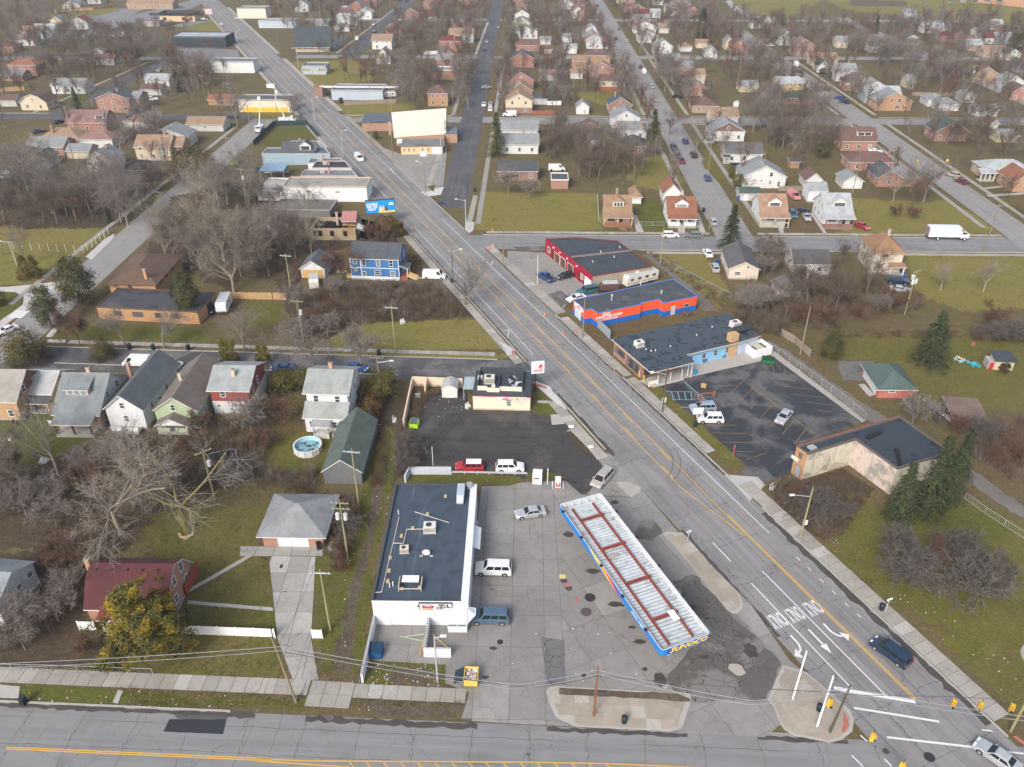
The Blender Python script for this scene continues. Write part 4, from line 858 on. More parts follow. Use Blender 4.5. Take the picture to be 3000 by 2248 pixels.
for (x0,y0,x1,y1) in ((-bw/2,-4.2,bw/2,-3.95),(-bw/2,3.95,bw/2,4.2),(-bw/2,-3.95,-bw/2+.25,3.95),(bw/2 - .25,-3.95,bw/2,3.95)):wm_.bx(x0,y0,0,x1,y1,hh)
wm_.build('wall',brick((.40,.29,.15)),bt)
for u in (-.42,-.30,-.03,.27):MB().bx(-.55,-.06,-.75,.55,.02,.75).build('window_opening',plain((.012,.012,.013),.9),bt,(u*bw,-4.2,1.9))
ex_burnt(bt,bw,8.4,hh)
m=MB();m.slab([(bw*.16,-2.2,hh+1.2),(bw*.5,-2.2,hh+1.2),(bw*.5,.8,hh+3.1),(bw*.16,.8,hh+3.1)],.15,0,1);m.slab([(bw*.16,.8,hh+3.1),(bw*.5,.8,hh+3.1),(bw*.5,4.4,hh),(bw*.16,4.4,hh)],.15,0,1);m.slab([(bw*.5,-4.4,hh+.3),(bw*.5+2.2,-4.4,hh - .4),(bw*.5+2.2,-1,hh - .4),(bw*.5,-1,hh+1.0)],.12,2,1)
m.build('roof',[shingle((.36,.17,.16)),plain((.55,.55,.55),.7),shingle((.2,.12,.09))],bt);MB().bx(bw*.17,-2.1,hh,bw*.49,4.1,hh+.2).poly([(bw*.495,-2.2,hh+.2),(bw*.495,4.2,hh+.2),(bw*.495,.8,hh+3.0)]).bx(bw*.2,-4.24,1.5,bw*.46,-4.2,hh+.3).build('boarded_gable',plain((.34,.22,.11),.85),bt)
# --- across the far street
def ex_steps(r,w,d,h):
 MB().bx(w*.08,-d/2 - 4.4,0,w*.34,-d/2 - 2.2,.6).build('steps',plain((.22,.12,.09),.9),r)
house('tan roofed bungalow with hip dormer and brick porch on the far street',('b2',695,455,880,458),10.5,3.3,3.4,'gx','s',(.66,.60,.52),TANR,trim='tan',dorm=(.02,3.0,1.5,'hip',.35,(.68,.62,.50),3),F=[(-.25,1.7,1.8,1.1),(.15,1.5,.9,1.6)],S=[(0,1.7,.8,1.2)],over=.6,chim=(.0,.25,.2),pch=(0,8.0,2.2,2.7,TANR,(.6,.42,.2),'shed',3,.7,(.25,.11,.07),1.2,'tan','porch',(.24,.12,.08)),extra=ex_steps,lm='tan roofed bungalow')
house('white garage with tan hip roof attached behind the tan roofed bungalow',('b2',895,965,300),7,2.5,1.4,'hip','s',(.7,.7,.68),TANR,gar=(0,2.6),F=[],S=[],over=.5,name='garage',cat='garage',base=False)
house('russet roofed white house with gabled dormer beside the side street',('b2',1165,462,1365,464),9.5,3.4,3.3,'gx','s',(.74,.74,.73),RUST,dorm=(.0,3.6,1.3,'gable',.35,(.76,.76,.75),1),F=[(-.3,1.8,1.2,1.0),(.3,1.8,1.4,1.0),(0,1.5,.9,1.8)],S=[(0,1.8,.8,1.2),(.3,1.8,.8,1.2)],over=.5,chim=(.1,.3,.1),cc=(.55,.5,.42),pch=(0,7.6,2.0,2.6,RUST,(.7,.7,.7),'shed',4,.7,(.75,.75,.76),.1),lm='russet roofed house')
house('long gabled rear wing of russet roof with white trim',('b2',1130,1260,300),8,3.3,2.6,'gy','s',(.72,.72,.72),RUST,F=[],S=[],over=.4,group='houses of the neighbourhood')
house('white bungalow with pinkish tan roof and gabled dormer right of the street spruce',('b3',62,455,255,458),11,3.4,3.6,'gx','s',(.72,.73,.74),(.34,.21,.14),dorm=(.05,3.4,1.4,'gable',.33,(.78,.78,.78),1),F=[(-.1,1.8,2.0,.9)],S=[(-.2,1.6,.8,1.4),(.2,1.6,.8,1.2)],over=.5,pch=(0,8.0,2.2,2.7,(.34,.21,.14),(.6,.45,.25),'shed',3,.7,(.42,.38,.32),1.8,'white','porch',(.4,.37,.32)),lm='pinkish tan roofed bungalow')
house('white house with pale grey roof and gabled dormer beside the parked cars',('b3',540,470,735,472),11,3.9,3.8,'gx','s',(.74,.75,.77),(.37,.39,.40),dorm=(.05,3.6,1.5,'gable',.30,(.62,.63,.62),1),F=[(-.2,2.0,1.8,1.1),(.25,1.6,.9,1.9)],S=[(-.3,2.0,.8,1.2),(0,2.0,.8,1.2),(.3,2.0,.8,1.2),(.1,4.8,.8,1.2),(-.15,4.8,.8,1.2)],over=.5,pch=(0,7.8,2.2,3.0,(.37,.39,.40),(.22,.12,.09),'shed',3,.7,(.22,.13,.10),1.3,'white','porch',(.25,.15,.11)),lm='pale grey roofed house')
house('small white rear wing with grey roof behind the pale grey roofed house',('b3',420,555,290),6,3.6,1.6,'gx','s',(.72,.73,.74),(.3,.32,.33),F=[],S=[(0,1.8,.8,1.0)],over=.3,group='houses of the neighbourhood')
house('pale beige one storey house with charcoal roof near the fence',('b2',1618,865,1838,872),12.5,2.9,1.7,'gy','p',(.60,.52,.43),(.11,.105,.105),F=[(-.2,1.6,1.3,.8),(.12,3.3,.4,.6)],S=[(-.2,1.7,.9,1.0),(.2,1.5,.9,1.9)],over=.4,lm='pale beige house')
house('cream two storey house with rust hip roof standing alone',('b3',885,825,1105,830),9.5,5.9,2.6,'hip','s',(.64,.58,.47),(.28,.155,.085),trim='tan',F=[(-.1,4.9,1.4,.7),(-.22,2.2,1.6,1.1)],S=[(.2,4.5,.8,1.2),(-.2,2.0,.8,1.2)],over=.5,chim=(.15,.1,.1),cc=(.45,.4,.35),wpane=None,lm='cream two storey house',
  extra=lambda r,w,d,h:porch(r,w*.33,-d/2,3.4,1.6,2.5,(.30,.17,.09),WHITE,'shed',2,.5))
house('small white house with charcoal roof hidden by brown brush',('b3',315,835,585,838),8.5,3.0,1.9,'gx','s',(.64,.64,.63),(.09,.09,.095),F=[(-.2,1.7,1.0,.9),(.2,1.7,.9,1.1)],S=[(0,1.7,1,1)],over=.3,lm='brush hidden white house')
house('little pale pink shed among the brown brush',('b3',190,1000,370,1002),5,2.0,1.4,'gy','p',(.64,.55,.50),(.16,.15,.14),F=[],S=[],name='shed',cat='shed',base=False)
house('red painted garage with green hip roof on the lawn',('c3',945,425,1205,428),8.6,2.3,1.9,'hip','b',(.50,.085,.045),(.075,.115,.105),F=[(-.12,1.55,1.1,.6)],S=[],over=.55,name='garage',cat='garage',base=False,lm='red garage',
  extra=lambda r,w,d,h:[garage_door(r,-w/2,0,-math.pi/2,6.4,2.1,(.6,.6,.62)),door(r,w*.3,-d/2,.05,0,c=(.55,.10,.06),trim='red')])
# garden shed with a lean-to roof
gs=thing('garden_shed','little cream garden shed with red doors and dark sloping roof','shed',tuple(g('c3',1860,190).xy),R(-8));LM.append(('little garden shed',gs.location.x,gs.location.y))
MB().bx(-1.6,-1.4,0,1.9,1.4,2.1).build('wall',plain((.52,.44,.31),.8),gs);MB().slab([(-1.9,-1.8,2.2),(2.2,-1.8,2.2),(2.2,1.8,2.7),(-1.9,1.8,2.7)],.12,0,0).build('roof',flatroof((.045,.055,.065)),gs);MB().bx(-2.7,-1.3,0,-1.6,1.2,1.6).build('side_bin',plain((.38,.35,.34),.8),gs)
for x,w_ in ((-2.15,.8),(.0,.9)):door(gs,x,-1.42 if x > -1 else -1.32,.02,0,w_,1.5,(.42,.02,.05),'tan')
# collapsed garage
cg=thing('collapsed_garage','collapsed garage with brown roof lying on the ground','garage',tuple(g('c3',1540,560).xy),R(-3));LM.append(('collapsed garage',cg.location.x,cg.location.y))
m=MB();m.slab([(-1.8,-3.0,.8),(4.6,-3.0,.6),(4.6,3.2,1.9),(-1.8,3.2,2.2)],.15,0,1);m.slab([(-5.4,2.6,1.8),(-4.8,3.2,1.9),(-1.6,-2.6,.9),(-2.0,-3.2,.6)],.15,0,1);m.build('roof',[shingle((.17,.12,.10)),plain((.6,.6,.6),.7)],cg)
m=MB();m.bx(-4.6,-2.4,0,4.2,2.8,.5)
for i in range(14):m.rbx((rnd.uniform(-5,0),rnd.uniform(-2.5,3.2),rnd.uniform(.4,1.5)),(rnd.uniform(.8,2.4),.2,.1),rnd.uniform(0,3))
m.build('broken_boards',plain((.09,.075,.065),.9),cg)
# sheds and small roofs close by
house('white metal garden shed inside the burger lot wall',('c1',1395,1510,424),3.2,1.9,.7,'gamy','p',(.62,.60,.54),(.42,.42,.40),F=[],S=[],over=.1,name='shed',cat='shed',base=False,extra=lambda r,w,d,h:door(r,0,-d/2,.02,0,1.6,1.7,(.66,.64,.58)))

# ------------------------------------------------------------------ flat roofed buildings on their own outline
def offset(poly,o):
 if area(poly) < 0:poly=poly[::-1]
 n=len(poly);out=[]
 for i in range(n):
  a,b,c=Vector(poly[i - 1]),Vector(poly[i]),Vector(poly[(i+1) % n])
  d1=(b - a).normalized();d2=(c - b).normalized();n1=Vector((d1.y,-d1.x));n2=Vector((d2.y,-d2.x))
  k=n1+n2;k=k/max(.35,k.dot(n1) if k.length > .01 else 1);q=b+k*o;out.append((q.x,q.y))
 return out
def flat_building(name,label,cat,pts,h,wall,roof,cop=(.3,.3,.3),par=.35,parw=.25,lm=None,band=None,group=None):
 if area(pts) < 0:pts=pts[::-1]
 c=(sum(p[0] for p in pts)/len(pts),sum(p[1] for p in pts)/len(pts));L=[(p[0] - c[0],p[1] - c[1]) for p in pts]
 r=thing(name,label,cat,c,0,group);r['_h']=h
 MB().prism(L,0,h).build('wall',wall,r)
 MB().prism(offset(L,-.05),h,h+.03).build('roof',roof,r)
 m=MB();O,I=offset(L,.04),offset(L,-parw)
 for i in range(len(L)):
  j=(i+1) % len(L);q=[O[i],O[j],I[j],I[i]];m.prism(q,h+.004,h+par)
 m.build('parapet',plain(cop,.7),r)
 if band:MB().prism(offset(L,.03),0,band[1]).build('painted_band',plain(band[0],.7,sc=.7),r)
 if lm:LM.append((lm,c[0],c[1]))
 return r,c,L
def letters(par,me,x,y,z,rz,name='lettering',s=None):
 o=obj(name,me,par,(x,y,z));o.rotation_euler=(R(90),0,rz)
 if s:o.scale=s
 return o
def wall_item(r,c,A,B,u,z,fn,*a,**k):# put fn(...) on the wall that runs from A to B (outside on its right)
 A,B=Vector(A),Vector(B);p=A.lerp(B,u);d=B - A
 return fn(r,p.x - c[0],p.y - c[1],z,math.atan2(d.y,d.x),*a,**k)
def ac_unit(par,x,y,z,s=1.0,rz=0,c=(.62,.61,.57),name='air_conditioner'):
 m=MB();m.bx(-.75*s,-.6*s,.12,.75*s,.6*s,1.0*s,0);m.tube((-.1*s,0,1.0*s),(-.1*s,0,1.04*s),.38*s,.38*s,12,1)
 for i in range(5):m.bx(-.7*s,-.62*s,(.25+i*.14)*s,.7*s,-.6*s,(.3+i*.14)*s,1)
 m.bx(-.8*s,-.65*s,0,.8*s,-.45*s,.12,2);m.bx(-.8*s,.45*s,0,.8*s,.65*s,.12,2)
 return m.build(name,[plain(c,.6),plain((.05,.05,.05),.7),plain((.4,.4,.38),.8)],par,(x,y,z),rz)
def dish(par,x,y,z,r0=.5,rz=0,s=1.0):
 m=MB();n=14;k=len(m.v)
 for q in range(4):
  rr=r0*q/3
  for i in range(n):a=2*math.pi*i/n;m.v.append((rr*math.cos(a),-.25 - .2*(q/3)**2,.9+rr*math.sin(a)))
 for q in range(3):
  for i in range(n):j=(i+1) % n;m.f.append((k+q*n+i,k+q*n+j,k+(q+1)*n+j,k+(q+1)*n+i));m.m.append(0)
 m.tube((0,0,0),(0,-.2,.85),.05,.05,6,1)
 for a,b in ((-.7,-.3),(.7,-.3),(0,.7)):m.tube((0,0,.5),(a,b,.04),.035,.035,5,1);m.bx(a - .2,b - .1,0,a+.2,b+.1,.14,2)
 return m.build('satellite_dish',[plain((.72,.72,.72),.5),plain((.5,.5,.5),.5),plain((.5,.4,.27),.9)],par,(x,y,z),rz)

# --- the corner store
SW,SD,SH=12.35,23.4,4.55
st=thing('corner_store','white corner store with black flat roof beside the petrol forecourt','store',(-11.65,83.85),R(-.6));LM.append(('white corner store',-11.65,83.85))
M_STW=plain((.66,.68,.70),.65,var=.06,sc=.5)
m=MB();m.bx(-SW/2,-SD/2,0,SW/2,SD/2,SH - .3)
m.build('wall',M_STW,st)
MB().bx(-SW/2+.2,-SD/2+.25,SH - .3,SW/2 - .95,SD/2 - .25,SH - .26).build('roof',flatroof((.050,.070,.094),.25,.5,(.9,.06,1)),st)
m=MB();m.bx(-SW/2 - .03,-SD/2 - .03,SH - .3,SW/2 - .9,-SD/2+.22,SH,0,1).bx(-SW/2 - .03,SD/2 - .25,SH - .3,SW/2 - .9,SD/2+.05,SH+.05,1).bx(-SW/2 - .05,-SD/2+.22,SH - .3,-SW/2+.25,SD/2 - .25,SH+.1,1)
m.bx(SW/2 - .95,-SD/2 - .03,SH - .3,SW/2+.03,SD/2+.03,SH - .02,0);m.build('parapet',[M_STW,plain((.055,.07,.085),.6)],st)
rz_=SH - .25
def S_(x,y):return (x,y)
ac_unit(st,.0,1.6,rz_,1.15,R(2));ac_unit(st,-3.1,-2.6,rz_,.8,R(3),(.60,.52,.44));dish(st,.0,-3.2,rz_,.55)
m=MB();m.bx(-1.1,-.55,.9,1.1,.55,1.05,0).bx(-1.5,-1.3,0,-1.4,.6,.9,1).bx(1.4,-1.3,0,1.5,.6,.9,1).bx(-1.5,-1.3,.4,1.5,-1.2,.5,1).bx(-1.4,-1.1,.05,-.9,-.8,.3,2).bx(1.0,-.9,.05,1.5,-.6,.3,2);m.build('roof_fan',[plain((.75,.74,.72),.5),plain((.5,.47,.38),.7),plain((.55,.4,.25),.8)],st,(-1.5,-8.6,rz_))
m=MB();m.bx(-.55,-1.6,.2,.55,1.2,1.1,0);m.slab([(-.5,-2.5,.5),(.5,-2.5,.5),(.5,-1.6,1.1),(-.5,-1.6,1.1)],.3,0,0);m.build('roof_duct',plain((.50,.57,.62),.4,.3),st,(3.9,9.6,rz_))
m=MB();m.tube((0,0,0),(0,0,.7),.35,.35,12).tube((0,0,.7),(0,0,.9),.55,.5,12);m.build('roof_vent',plain((.42,.45,.46),.4,.4),st,(5.1,11.0,rz_))
for (x,y) in ((1.6,9.0),(-.7,5.0),(-2.5,2.0),(-3.9,.4),(-4.9,-3.9),(-4.7,-6.3),(-4.6,-8.2)):MB().bx(-.2,-.3,0,.2,.3,.16).build('timber_block',plain((.47,.36,.22),.9),st,(x,y,rz_+.01))
m=MB();px=[(-4.9,4.0),(-5.1,-10.2)];m.tube((-4.7,4.2,.2),(-5.1,-10.2,.2),.05).tube((-4.9,-1.2,.2),(-3.4,-1.2,.2),.05).tube((-3.4,-1.2,.2),(-3.3,1.6,.2),.05).tube((-3.3,1.6,.2),(-.9,1.7,.2),.05).tube((-5.1,-10.2,.2),(-5.9,-10.3,.2),.05);m.build('gas_pipe',plain((.62,.52,.47),.6),st,(0,0,rz_))
MB().tube((-2.6,5.4,.15),(2.6,3.1,.15),.05,.05,5).build('conduit',plain((.6,.58,.55),.6),st,(0,0,rz_))
for x,y in ((-4.2,-9.2),(-3.8,-9.0),(-4.9,5.0)):MB().tube((0,0,0),(0,0,.8),.08,.08,8).build('vent_pipe',plain((.7,.7,.7),.5),st,(x,y,rz_))
sg=MB().bx(-2.15,-.2,-.62,2.15,0,.62,0).bx(-2.03,-.23,-.52,2.03,-.2,.48,1).build('sign',[plain((.05,.05,.055),.5),M_SIGNW],st,(2.0,-SD/2,3.75))
letters(sg,TXT['fish'],1.0,-.245,0,0,s=(1.0,1.15,1));letters(sg,TXT['express'],-1.0,-.25,-.36,0)
m=MB();m.poly([(-1.0+.82*math.cos(a*math.pi/10),-.24,-.18+.62*math.sin(a*math.pi/10)) for a in range(11)],0);m.poly([(-1.0+.55*math.cos(a*math.pi/10),-.244,-.05+.45*math.sin(a*math.pi/10)) for a in range(11)],1);m.poly([(-1.75,-.247,-.25),(-.3,-.247,-.25),(-.3,-.247,.02),(-.65,-.247,.1),(-1.0,-.247,.0),(-1.35,-.247,.1),(-1.75,-.247,.02)],2);m.build('emblem',[plain((.06,.03,.03),.5),plain((.45,.52,.62),.5),plain((.6,.05,.04),.5)],sg)
bo=MB().bx(-1.25,-1.2,0,1.25,0,1.15).bx(-1.25,-1.2,1.95,1.25,0,2.2).bx(-1.25,-1.2,1.15,-1.15,-1.1,1.95).bx(1.15,-1.2,1.15,1.25,-1.1,1.95).bx(-.06,-1.2,1.15,.06,-1.1,1.95).build('serving_booth',M_STW,st,(4.75,-SD/2,0));MB().bx(-1.15,-1.13,1.15,1.15,-1.02,1.95).build('pane',glass((.03,.12,.10)),bo)
MB().slab([(-1.7,-1.9,2.35),(1.5,-1.9,2.35),(1.3,0,3.5),(-1.5,0,3.5)],.08,0,0).slab([(1.5,-1.9,2.35),(2.5,-.4,2.35),(2.5,.8,2.35),(1.3,0,3.5)],.08,0,0).build('awning',plain((.72,.76,.78),.6),st,(4.6,-SD/2,.1))
MB().slab([(0,-2.2,2.9),(1.0,-2.2,2.4),(1.0,2.2,2.4),(0,2.2,2.9)],.08,0,0).build('awning',plain((.74,.78,.80),.6),st,(SW/2,1.5,.6))
MB().bx(0,-.4,0,.35,.4,1.2).build('gas_meter',plain((.62,.45,.05),.6),st,(SW/2+.03,4.6,.7));MB().bx(0,-.3,0,.3,.3,1.0).build('meter_box',plain((.45,.46,.46),.5),st,(SW/2+.03,6.4,.7))
door(st,-4.6,-SD/2,.03,0,1.0,2.1,(.72,.74,.76));MB().bx(-.25,-.2,0,.25,0,.2).build('wall_lamp',plain((.1,.1,.1),.5),st,(-.1,-SD/2,3.6))
# the white block walls in front of it
ew_=thing('bin_enclosure','low white block enclosure with planks inside before the store','enclosure',(-9.3,68.9),R(-1));MB().bx(-1.7,-1.9,0,-1.45,3.2,1.7).build('side_wall',plain((.62,.64,.66),.8),ew_);MB().bx(-1.45,-1.9,0,1.7,-1.65,1.6).build('front_wall',plain((.76,.77,.78),.8),ew_)
m=MB()
for i in range(12):m.bx(-1.66,-1.7+i*.4,1.7,-1.5,-1.5+i*.4,1.72)
for i in range(10):m.bx(-1.3+i*.3,-1.84,1.6,-1.15+i*.3,-1.7,1.62)
m.build('block_core',plain((.05,.05,.055),.9),ew_)
for i,(x,y,a) in enumerate(((-2.0,.2,80),(-2.15,-.4,84),(-3.4,1.4,10),(-3.6,.9,-14),(0,.6,-45))):
 tag(MB().rbx((0,0,.08),(3.2 - .2*(i % 3),.22,.07),R(a),0).build('plank',plain(((.48,.33,.15),(.42,.27,.12),(.34,.40,.28),(.32,.38,.27),(.5,.35,.2))[i],.8),None,(-9.3+x,68.9+y,.06+.02*i)),'loose %s plank lying %s the white block enclosure' % (('orange wooden','tan wooden','pale green','faded green','leaning wooden')[i],('close beside','against','crosswise left of','under another left of','inside')[i]),'plank')
pw=thing('boundary_wall','long white block wall running from the store to the sidewalk','wall',tuple(g('d1',800,1030).xy));q0=g('d1',895,590) - g('d1',800,1030)
MB().prism(strip((0,0),q0.xy,.12,.12),0,1.7).build('block_wall',plain((.66,.68,.70),.8,sc=.4),pw);MB().prism(strip((0,0),q0.xy,.15,.15),1.7,1.78).build('coping',plain((.35,.36,.37),.8),pw)
nw=thing('grey_screen_wall','pale grey screen wall behind the store roof beside the burger lot','wall',tuple(g('c1',1150,998).xy));q1=g('c1',1465,998) - g('c1',1150,998);MB().prism(strip((0,0),q1.xy,.12,.12),0,1.5).build('panel',plain((.52,.56,.60),.7),nw);q2=g('c1',1120,1062) - g('c1',1150,998);MB().prism(strip((0,-.15),q2.xy,.12,.12),0,1.5).build('return_panel',plain((.52,.58,.62),.7),nw)
gr_=thing('guard_rail','long pale guard rail behind the two parked crossovers','guard rail',tuple(g('c1',1470,998).xy));q1=g('c1',2030,1008) - g('c1',1470,998)
m=MB();m.prism(strip((0,0),q1.xy,.05,.05),.35,.68);m.build('rail',plain((.58,.60,.62),.5,.3),gr_)
for i in range(7):p=q1*(i/6);MB().bx(-.08,-.08,0,.08,.08,.6).build('post',plain((.4,.4,.4),.7),gr_,(p.x,p.y+.1,0))

# --- the petrol canopy
CL,CWd=28.4,6.85;ca=thing('petrol_canopy','blue edged petrol canopy with white deck and rusty red beams','canopy',(15.42,77.9),R(-67.5));LM.append(('petrol canopy',15.4,77.9))
def rrect(L,W,r,n=4):
 out=[]
 for cx,cy,a0 in ((L/2 - r,W/2 - r,0),(-L/2+r,W/2 - r,90),(-L/2+r,-W/2+r,180),(L/2 - r,-W/2+r,270)):
  for i in range(n+1):a=R(a0+90*i/n);out.append((cx+r*math.cos(a),cy+r*math.sin(a)))
 return out
O,I=rrect(CL,CWd,.5),rrect(CL - .24,CWd - .24,.4);n=len(O);ZB,ZT=4.45,5.5
m=MB()
for i in range(n):
 j=(i+1) % n;a,b,c,d=O[i],O[j],I[j],I[i]
 m.poly([(a[0],a[1],ZB),(b[0],b[1],ZB),(b[0],b[1],ZT),(a[0],a[1],ZT)],0);m.poly([(d[0],d[1],ZT),(c[0],c[1],ZT),(c[0],c[1],ZB),(d[0],d[1],ZB)],1);m.poly([(a[0],a[1],ZT),(b[0],b[1],ZT),(c[0],c[1],ZT),(d[0],d[1],ZT)],1);m.poly([(d[0],d[1],ZB),(c[0],c[1],ZB),(b[0],b[1],ZB),(a[0],a[1],ZB)],1)
FAS=m.build('fascia',[plain((.02,.20,.55),.4,var=.05),plain((.56,.59,.61),.6,var=.15)],ca)
m=MB();k=104;x0=-CL/2+.15;dx=(CL - .3)/(k*2)
for i in range(k*2):# corrugated deck
 za,zb=(4.62,4.62) if i % 4==0 else (4.62,4.72) if i % 4==1 else (4.72,4.72) if i % 4==2 else (4.72,4.62)
 xa,xb=x0+i*dx,x0+(i+1)*dx;m.poly([(xa,-CWd/2+.13,za),(xb,-CWd/2+.13,zb),(xb,CWd/2 - .13,zb),(xa,CWd/2 - .13,za)])
m.poly([(x0,CWd/2 - .13,4.55),(-x0,CWd/2 - .13,4.55),(-x0,-CWd/2+.13,4.55),(x0,-CWd/2+.13,4.55)])
dm,dt,db=nt('canopy_deck');oc=nd(dt,'ShaderNodeTexCoord').outputs['Object'];dn=noise(dt,mapv(dt,oc,(1.2,.5,1)),1.0,5,.7);setc(dt,db,mix(dt,ramp(dt,dn,.50,.72),(.44,.475,.50),(.20,.19,.175)));db.inputs['Roughness'].default_value=.55
m.build('deck',dm,ca)
M_BEAM=plain((.22,.05,.035),.8,var=.35)
def ibeam(par,a,b,z,hgt=.42,fl=.26):
 m=MB();a,b=Vector(a),Vector(b);m.prism(strip(a,b,fl/2,fl/2),z+hgt - .05,z+hgt);m.prism(strip(a,b,.03,.03),z+.05,z+hgt - .05);m.prism(strip(a,b,fl/2,fl/2),z,z+.05);return m.build('beam',M_BEAM,par)
for y in (-1.75,1.6):ibeam(ca,(-CL/2+1.0,y),(CL/2 - .9,y),4.72,.3,.2)
for x in (-10.2,-3.9,2.9,9.4):ibeam(ca,(x,-1.9),(x,1.85),4.98,.3,.32)
m=MB()
for s in (-1,1):
 for i in range(24):
  x=-CL/2+.9+i*(CL - 1.8)/23;y=s*(CWd/2 - .13);m.poly([(x,y,5.45),(x,y - s*.55,4.74),(x,y,4.74)]);m.bx(x - .03,min(y,y - s*.05),4.74,x+.03,max(y,y - s*.05),5.45)
 m.bx(-CL/2+.4,s*(CWd/2 - .2) - .04,5.05,CL/2 - .4,s*(CWd/2 - .2)+.04,5.12)
for i in range(5):y=-CWd/2+1+i*1.2;x=-CL/2+.13;m.poly([(x,y,5.45),(x+.55,y,4.74),(x,y,4.74)])
m.build('bracket',plain((.60,.62,.64),.6),ca)
for x in (-9.5,-3.2,3.6,9.6):MB().bx(-.22,-.22,0,.22,.22,4.5).bx(-.5,-.5,0,.5,.5,.15).build('column',plain((.55,.57,.6),.5),ca,(x,0,.03))
def fpan(pts,mat,nm='stripe'):MB().poly([(p[0],-CWd/2 - .012,p[1]) for p in pts]).build(nm,mat,FAS)
fpan([(-5.0,ZT - .02),(-2.0,ZT - .02),(2.6,ZB+.1),(2.2,ZB+.1),(-3.0,ZB+.5)],plain((.85,.55,.02),.4));fpan([(-2.0,ZT - .02),(-.1,ZT - .02),(3.4,ZB+.1),(2.6,ZB+.1)],plain((.85,.22,.02),.4));fpan([(-.1,ZT - .02),(1.0,ZT - .02),(4.2,ZB+.1),(3.4,ZB+.1)],plain((.70,.03,.05),.4));fpan([(1.0,ZT - .02),(1.6,ZT - .02),(5.0,ZB+.1),(4.2,ZB+.1)],plain((.25,.04,.30),.4))
letters(FAS,TXT['only2'],8.6,-CWd/2 - .02,4.98,0);fpan([(10.4,4.8),(10.8,4.8),(10.8,5.2),(10.4,5.2)],M_RED)
MB().bx(CL/2,-2.6,4.5,CL/2+.02,3.0,5.46).build('sign_panel',plain((.02,.10,.42),.4),FAS);letters(FAS,TXT['sunoco'],CL/2+.04,.3,4.98,R(90),s=(1.05,.85,1))
MB().bx(-.8,-.45,0,.8,.45,.06).build('loose_panel',plain((.75,.76,.76),.5),ca,(9.9,.9,5.32));
for i in range(9):s=(-1,1)[i % 2];MB().bx(-.2,-.15,0,.2,.15,.22).build('floodlight',plain((.02,.02,.022),.5),ca,(-12.5+i*2.9,s*(CWd/2+.12),5.42))
MB().bx(-.35,-1.2,0,.35,.35,.08).tube((-.3,-1.2,.1),(-.3,.3,1.0),.03,.03,5).tube((.3,-1.2,.1),(.3,.3,1.0),.03,.03,5).build('ladder',plain((.35,.33,.3),.6),ca,(-2.4,-.4,4.9))
PUMPS=(-9.5,-3.2,3.6,9.6)
for i,x in enumerate(PUMPS):
 p=ca.matrix_basis @ Vector((x+1.3,0,0));r=thing('petrol_pump','grey petrol pump under the canopy, %s from the near end' % ORD[3 - i],'petrol pump',(15.42+(x+1.3)*math.cos(R(-67.5)),77.9+(x+1.3)*math.sin(R(-67.5)),.05),R(-67.5),'pumps under the canopy')
 MB().bx(-.5,-.35,0,.5,.35,1.7).build('cabinet',plain((.45,.46,.48),.5),r);MB().bx(-.35,-.37,1.0,.35,.37,1.4).build('display',plain((.04,.05,.06),.3),r);MB().bx(-.55,-.4,1.7,.55,.4,1.95).build('cap',plain((.03,.15,.5),.5),r)
for t,x,y,rr,c,lb in (('d2',585,388,.75,(.035,.035,.04),'large round black tank cover on the forecourt'),('d2',555,496,.75,(.085,.07,.065),'round brown tank cover on the forecourt'),('d2',388,262,.5,(.06,.06,.065),'small grey round cover beside the yellow square'),('d2',425,318,.5,(.075,.065,.062),'small brown round cover below the pink square'),('d1',1830,722,.4,(.03,.03,.035),'small black manhole cover near the yellow dumpster'),('d2',537,972,.3,(.05,.05,.05),'small dark cover on the pale forecourt slab'),('d3',1337,1585,.6,(.03,.03,.032),'round black manhole cover in the crossing'),('d2',490,408,.3,(.42,.12,.10),'small red round filler cap'),('d1',555,1290,.45,(.12,.11,.1),'worn manhole cover by the driveway kerb')):
 p=g(t,x,y);tag(MB().tube((0,0,0),(0,0,.02),rr,rr,18).build('manhole_cover',plain(c,.6),None,(p.x,p.y,.058)),lb,'manhole cover')
tag(MB().bx(-.45,-.4,0,.45,.4,.03).build('access_hatch',plain((.55,.48,.18),.7),None,tuple(g('d2',378,230,.06))),'yellow square hatch on the forecourt','hatch');tag(MB().bx(-.5,-.35,0,.5,.35,.03).build('access_hatch',plain((.34,.15,.15),.7),None,tuple(g('d2',408,292,.06))),'pink square hatch on the forecourt','hatch')
tag(MB().prism([(-1.0,.3),(-.75,.95),(.2,1.0),(.75,.75),(1.0,-.4),(.35,-.75),(-.2,-.7)],0,.07).build('concrete_pad',plain((.36,.33,.29),.9),None,tuple(g('d2',1685,935,.06))),'loose pale concrete pad with two holes on dark tar','concrete pad')

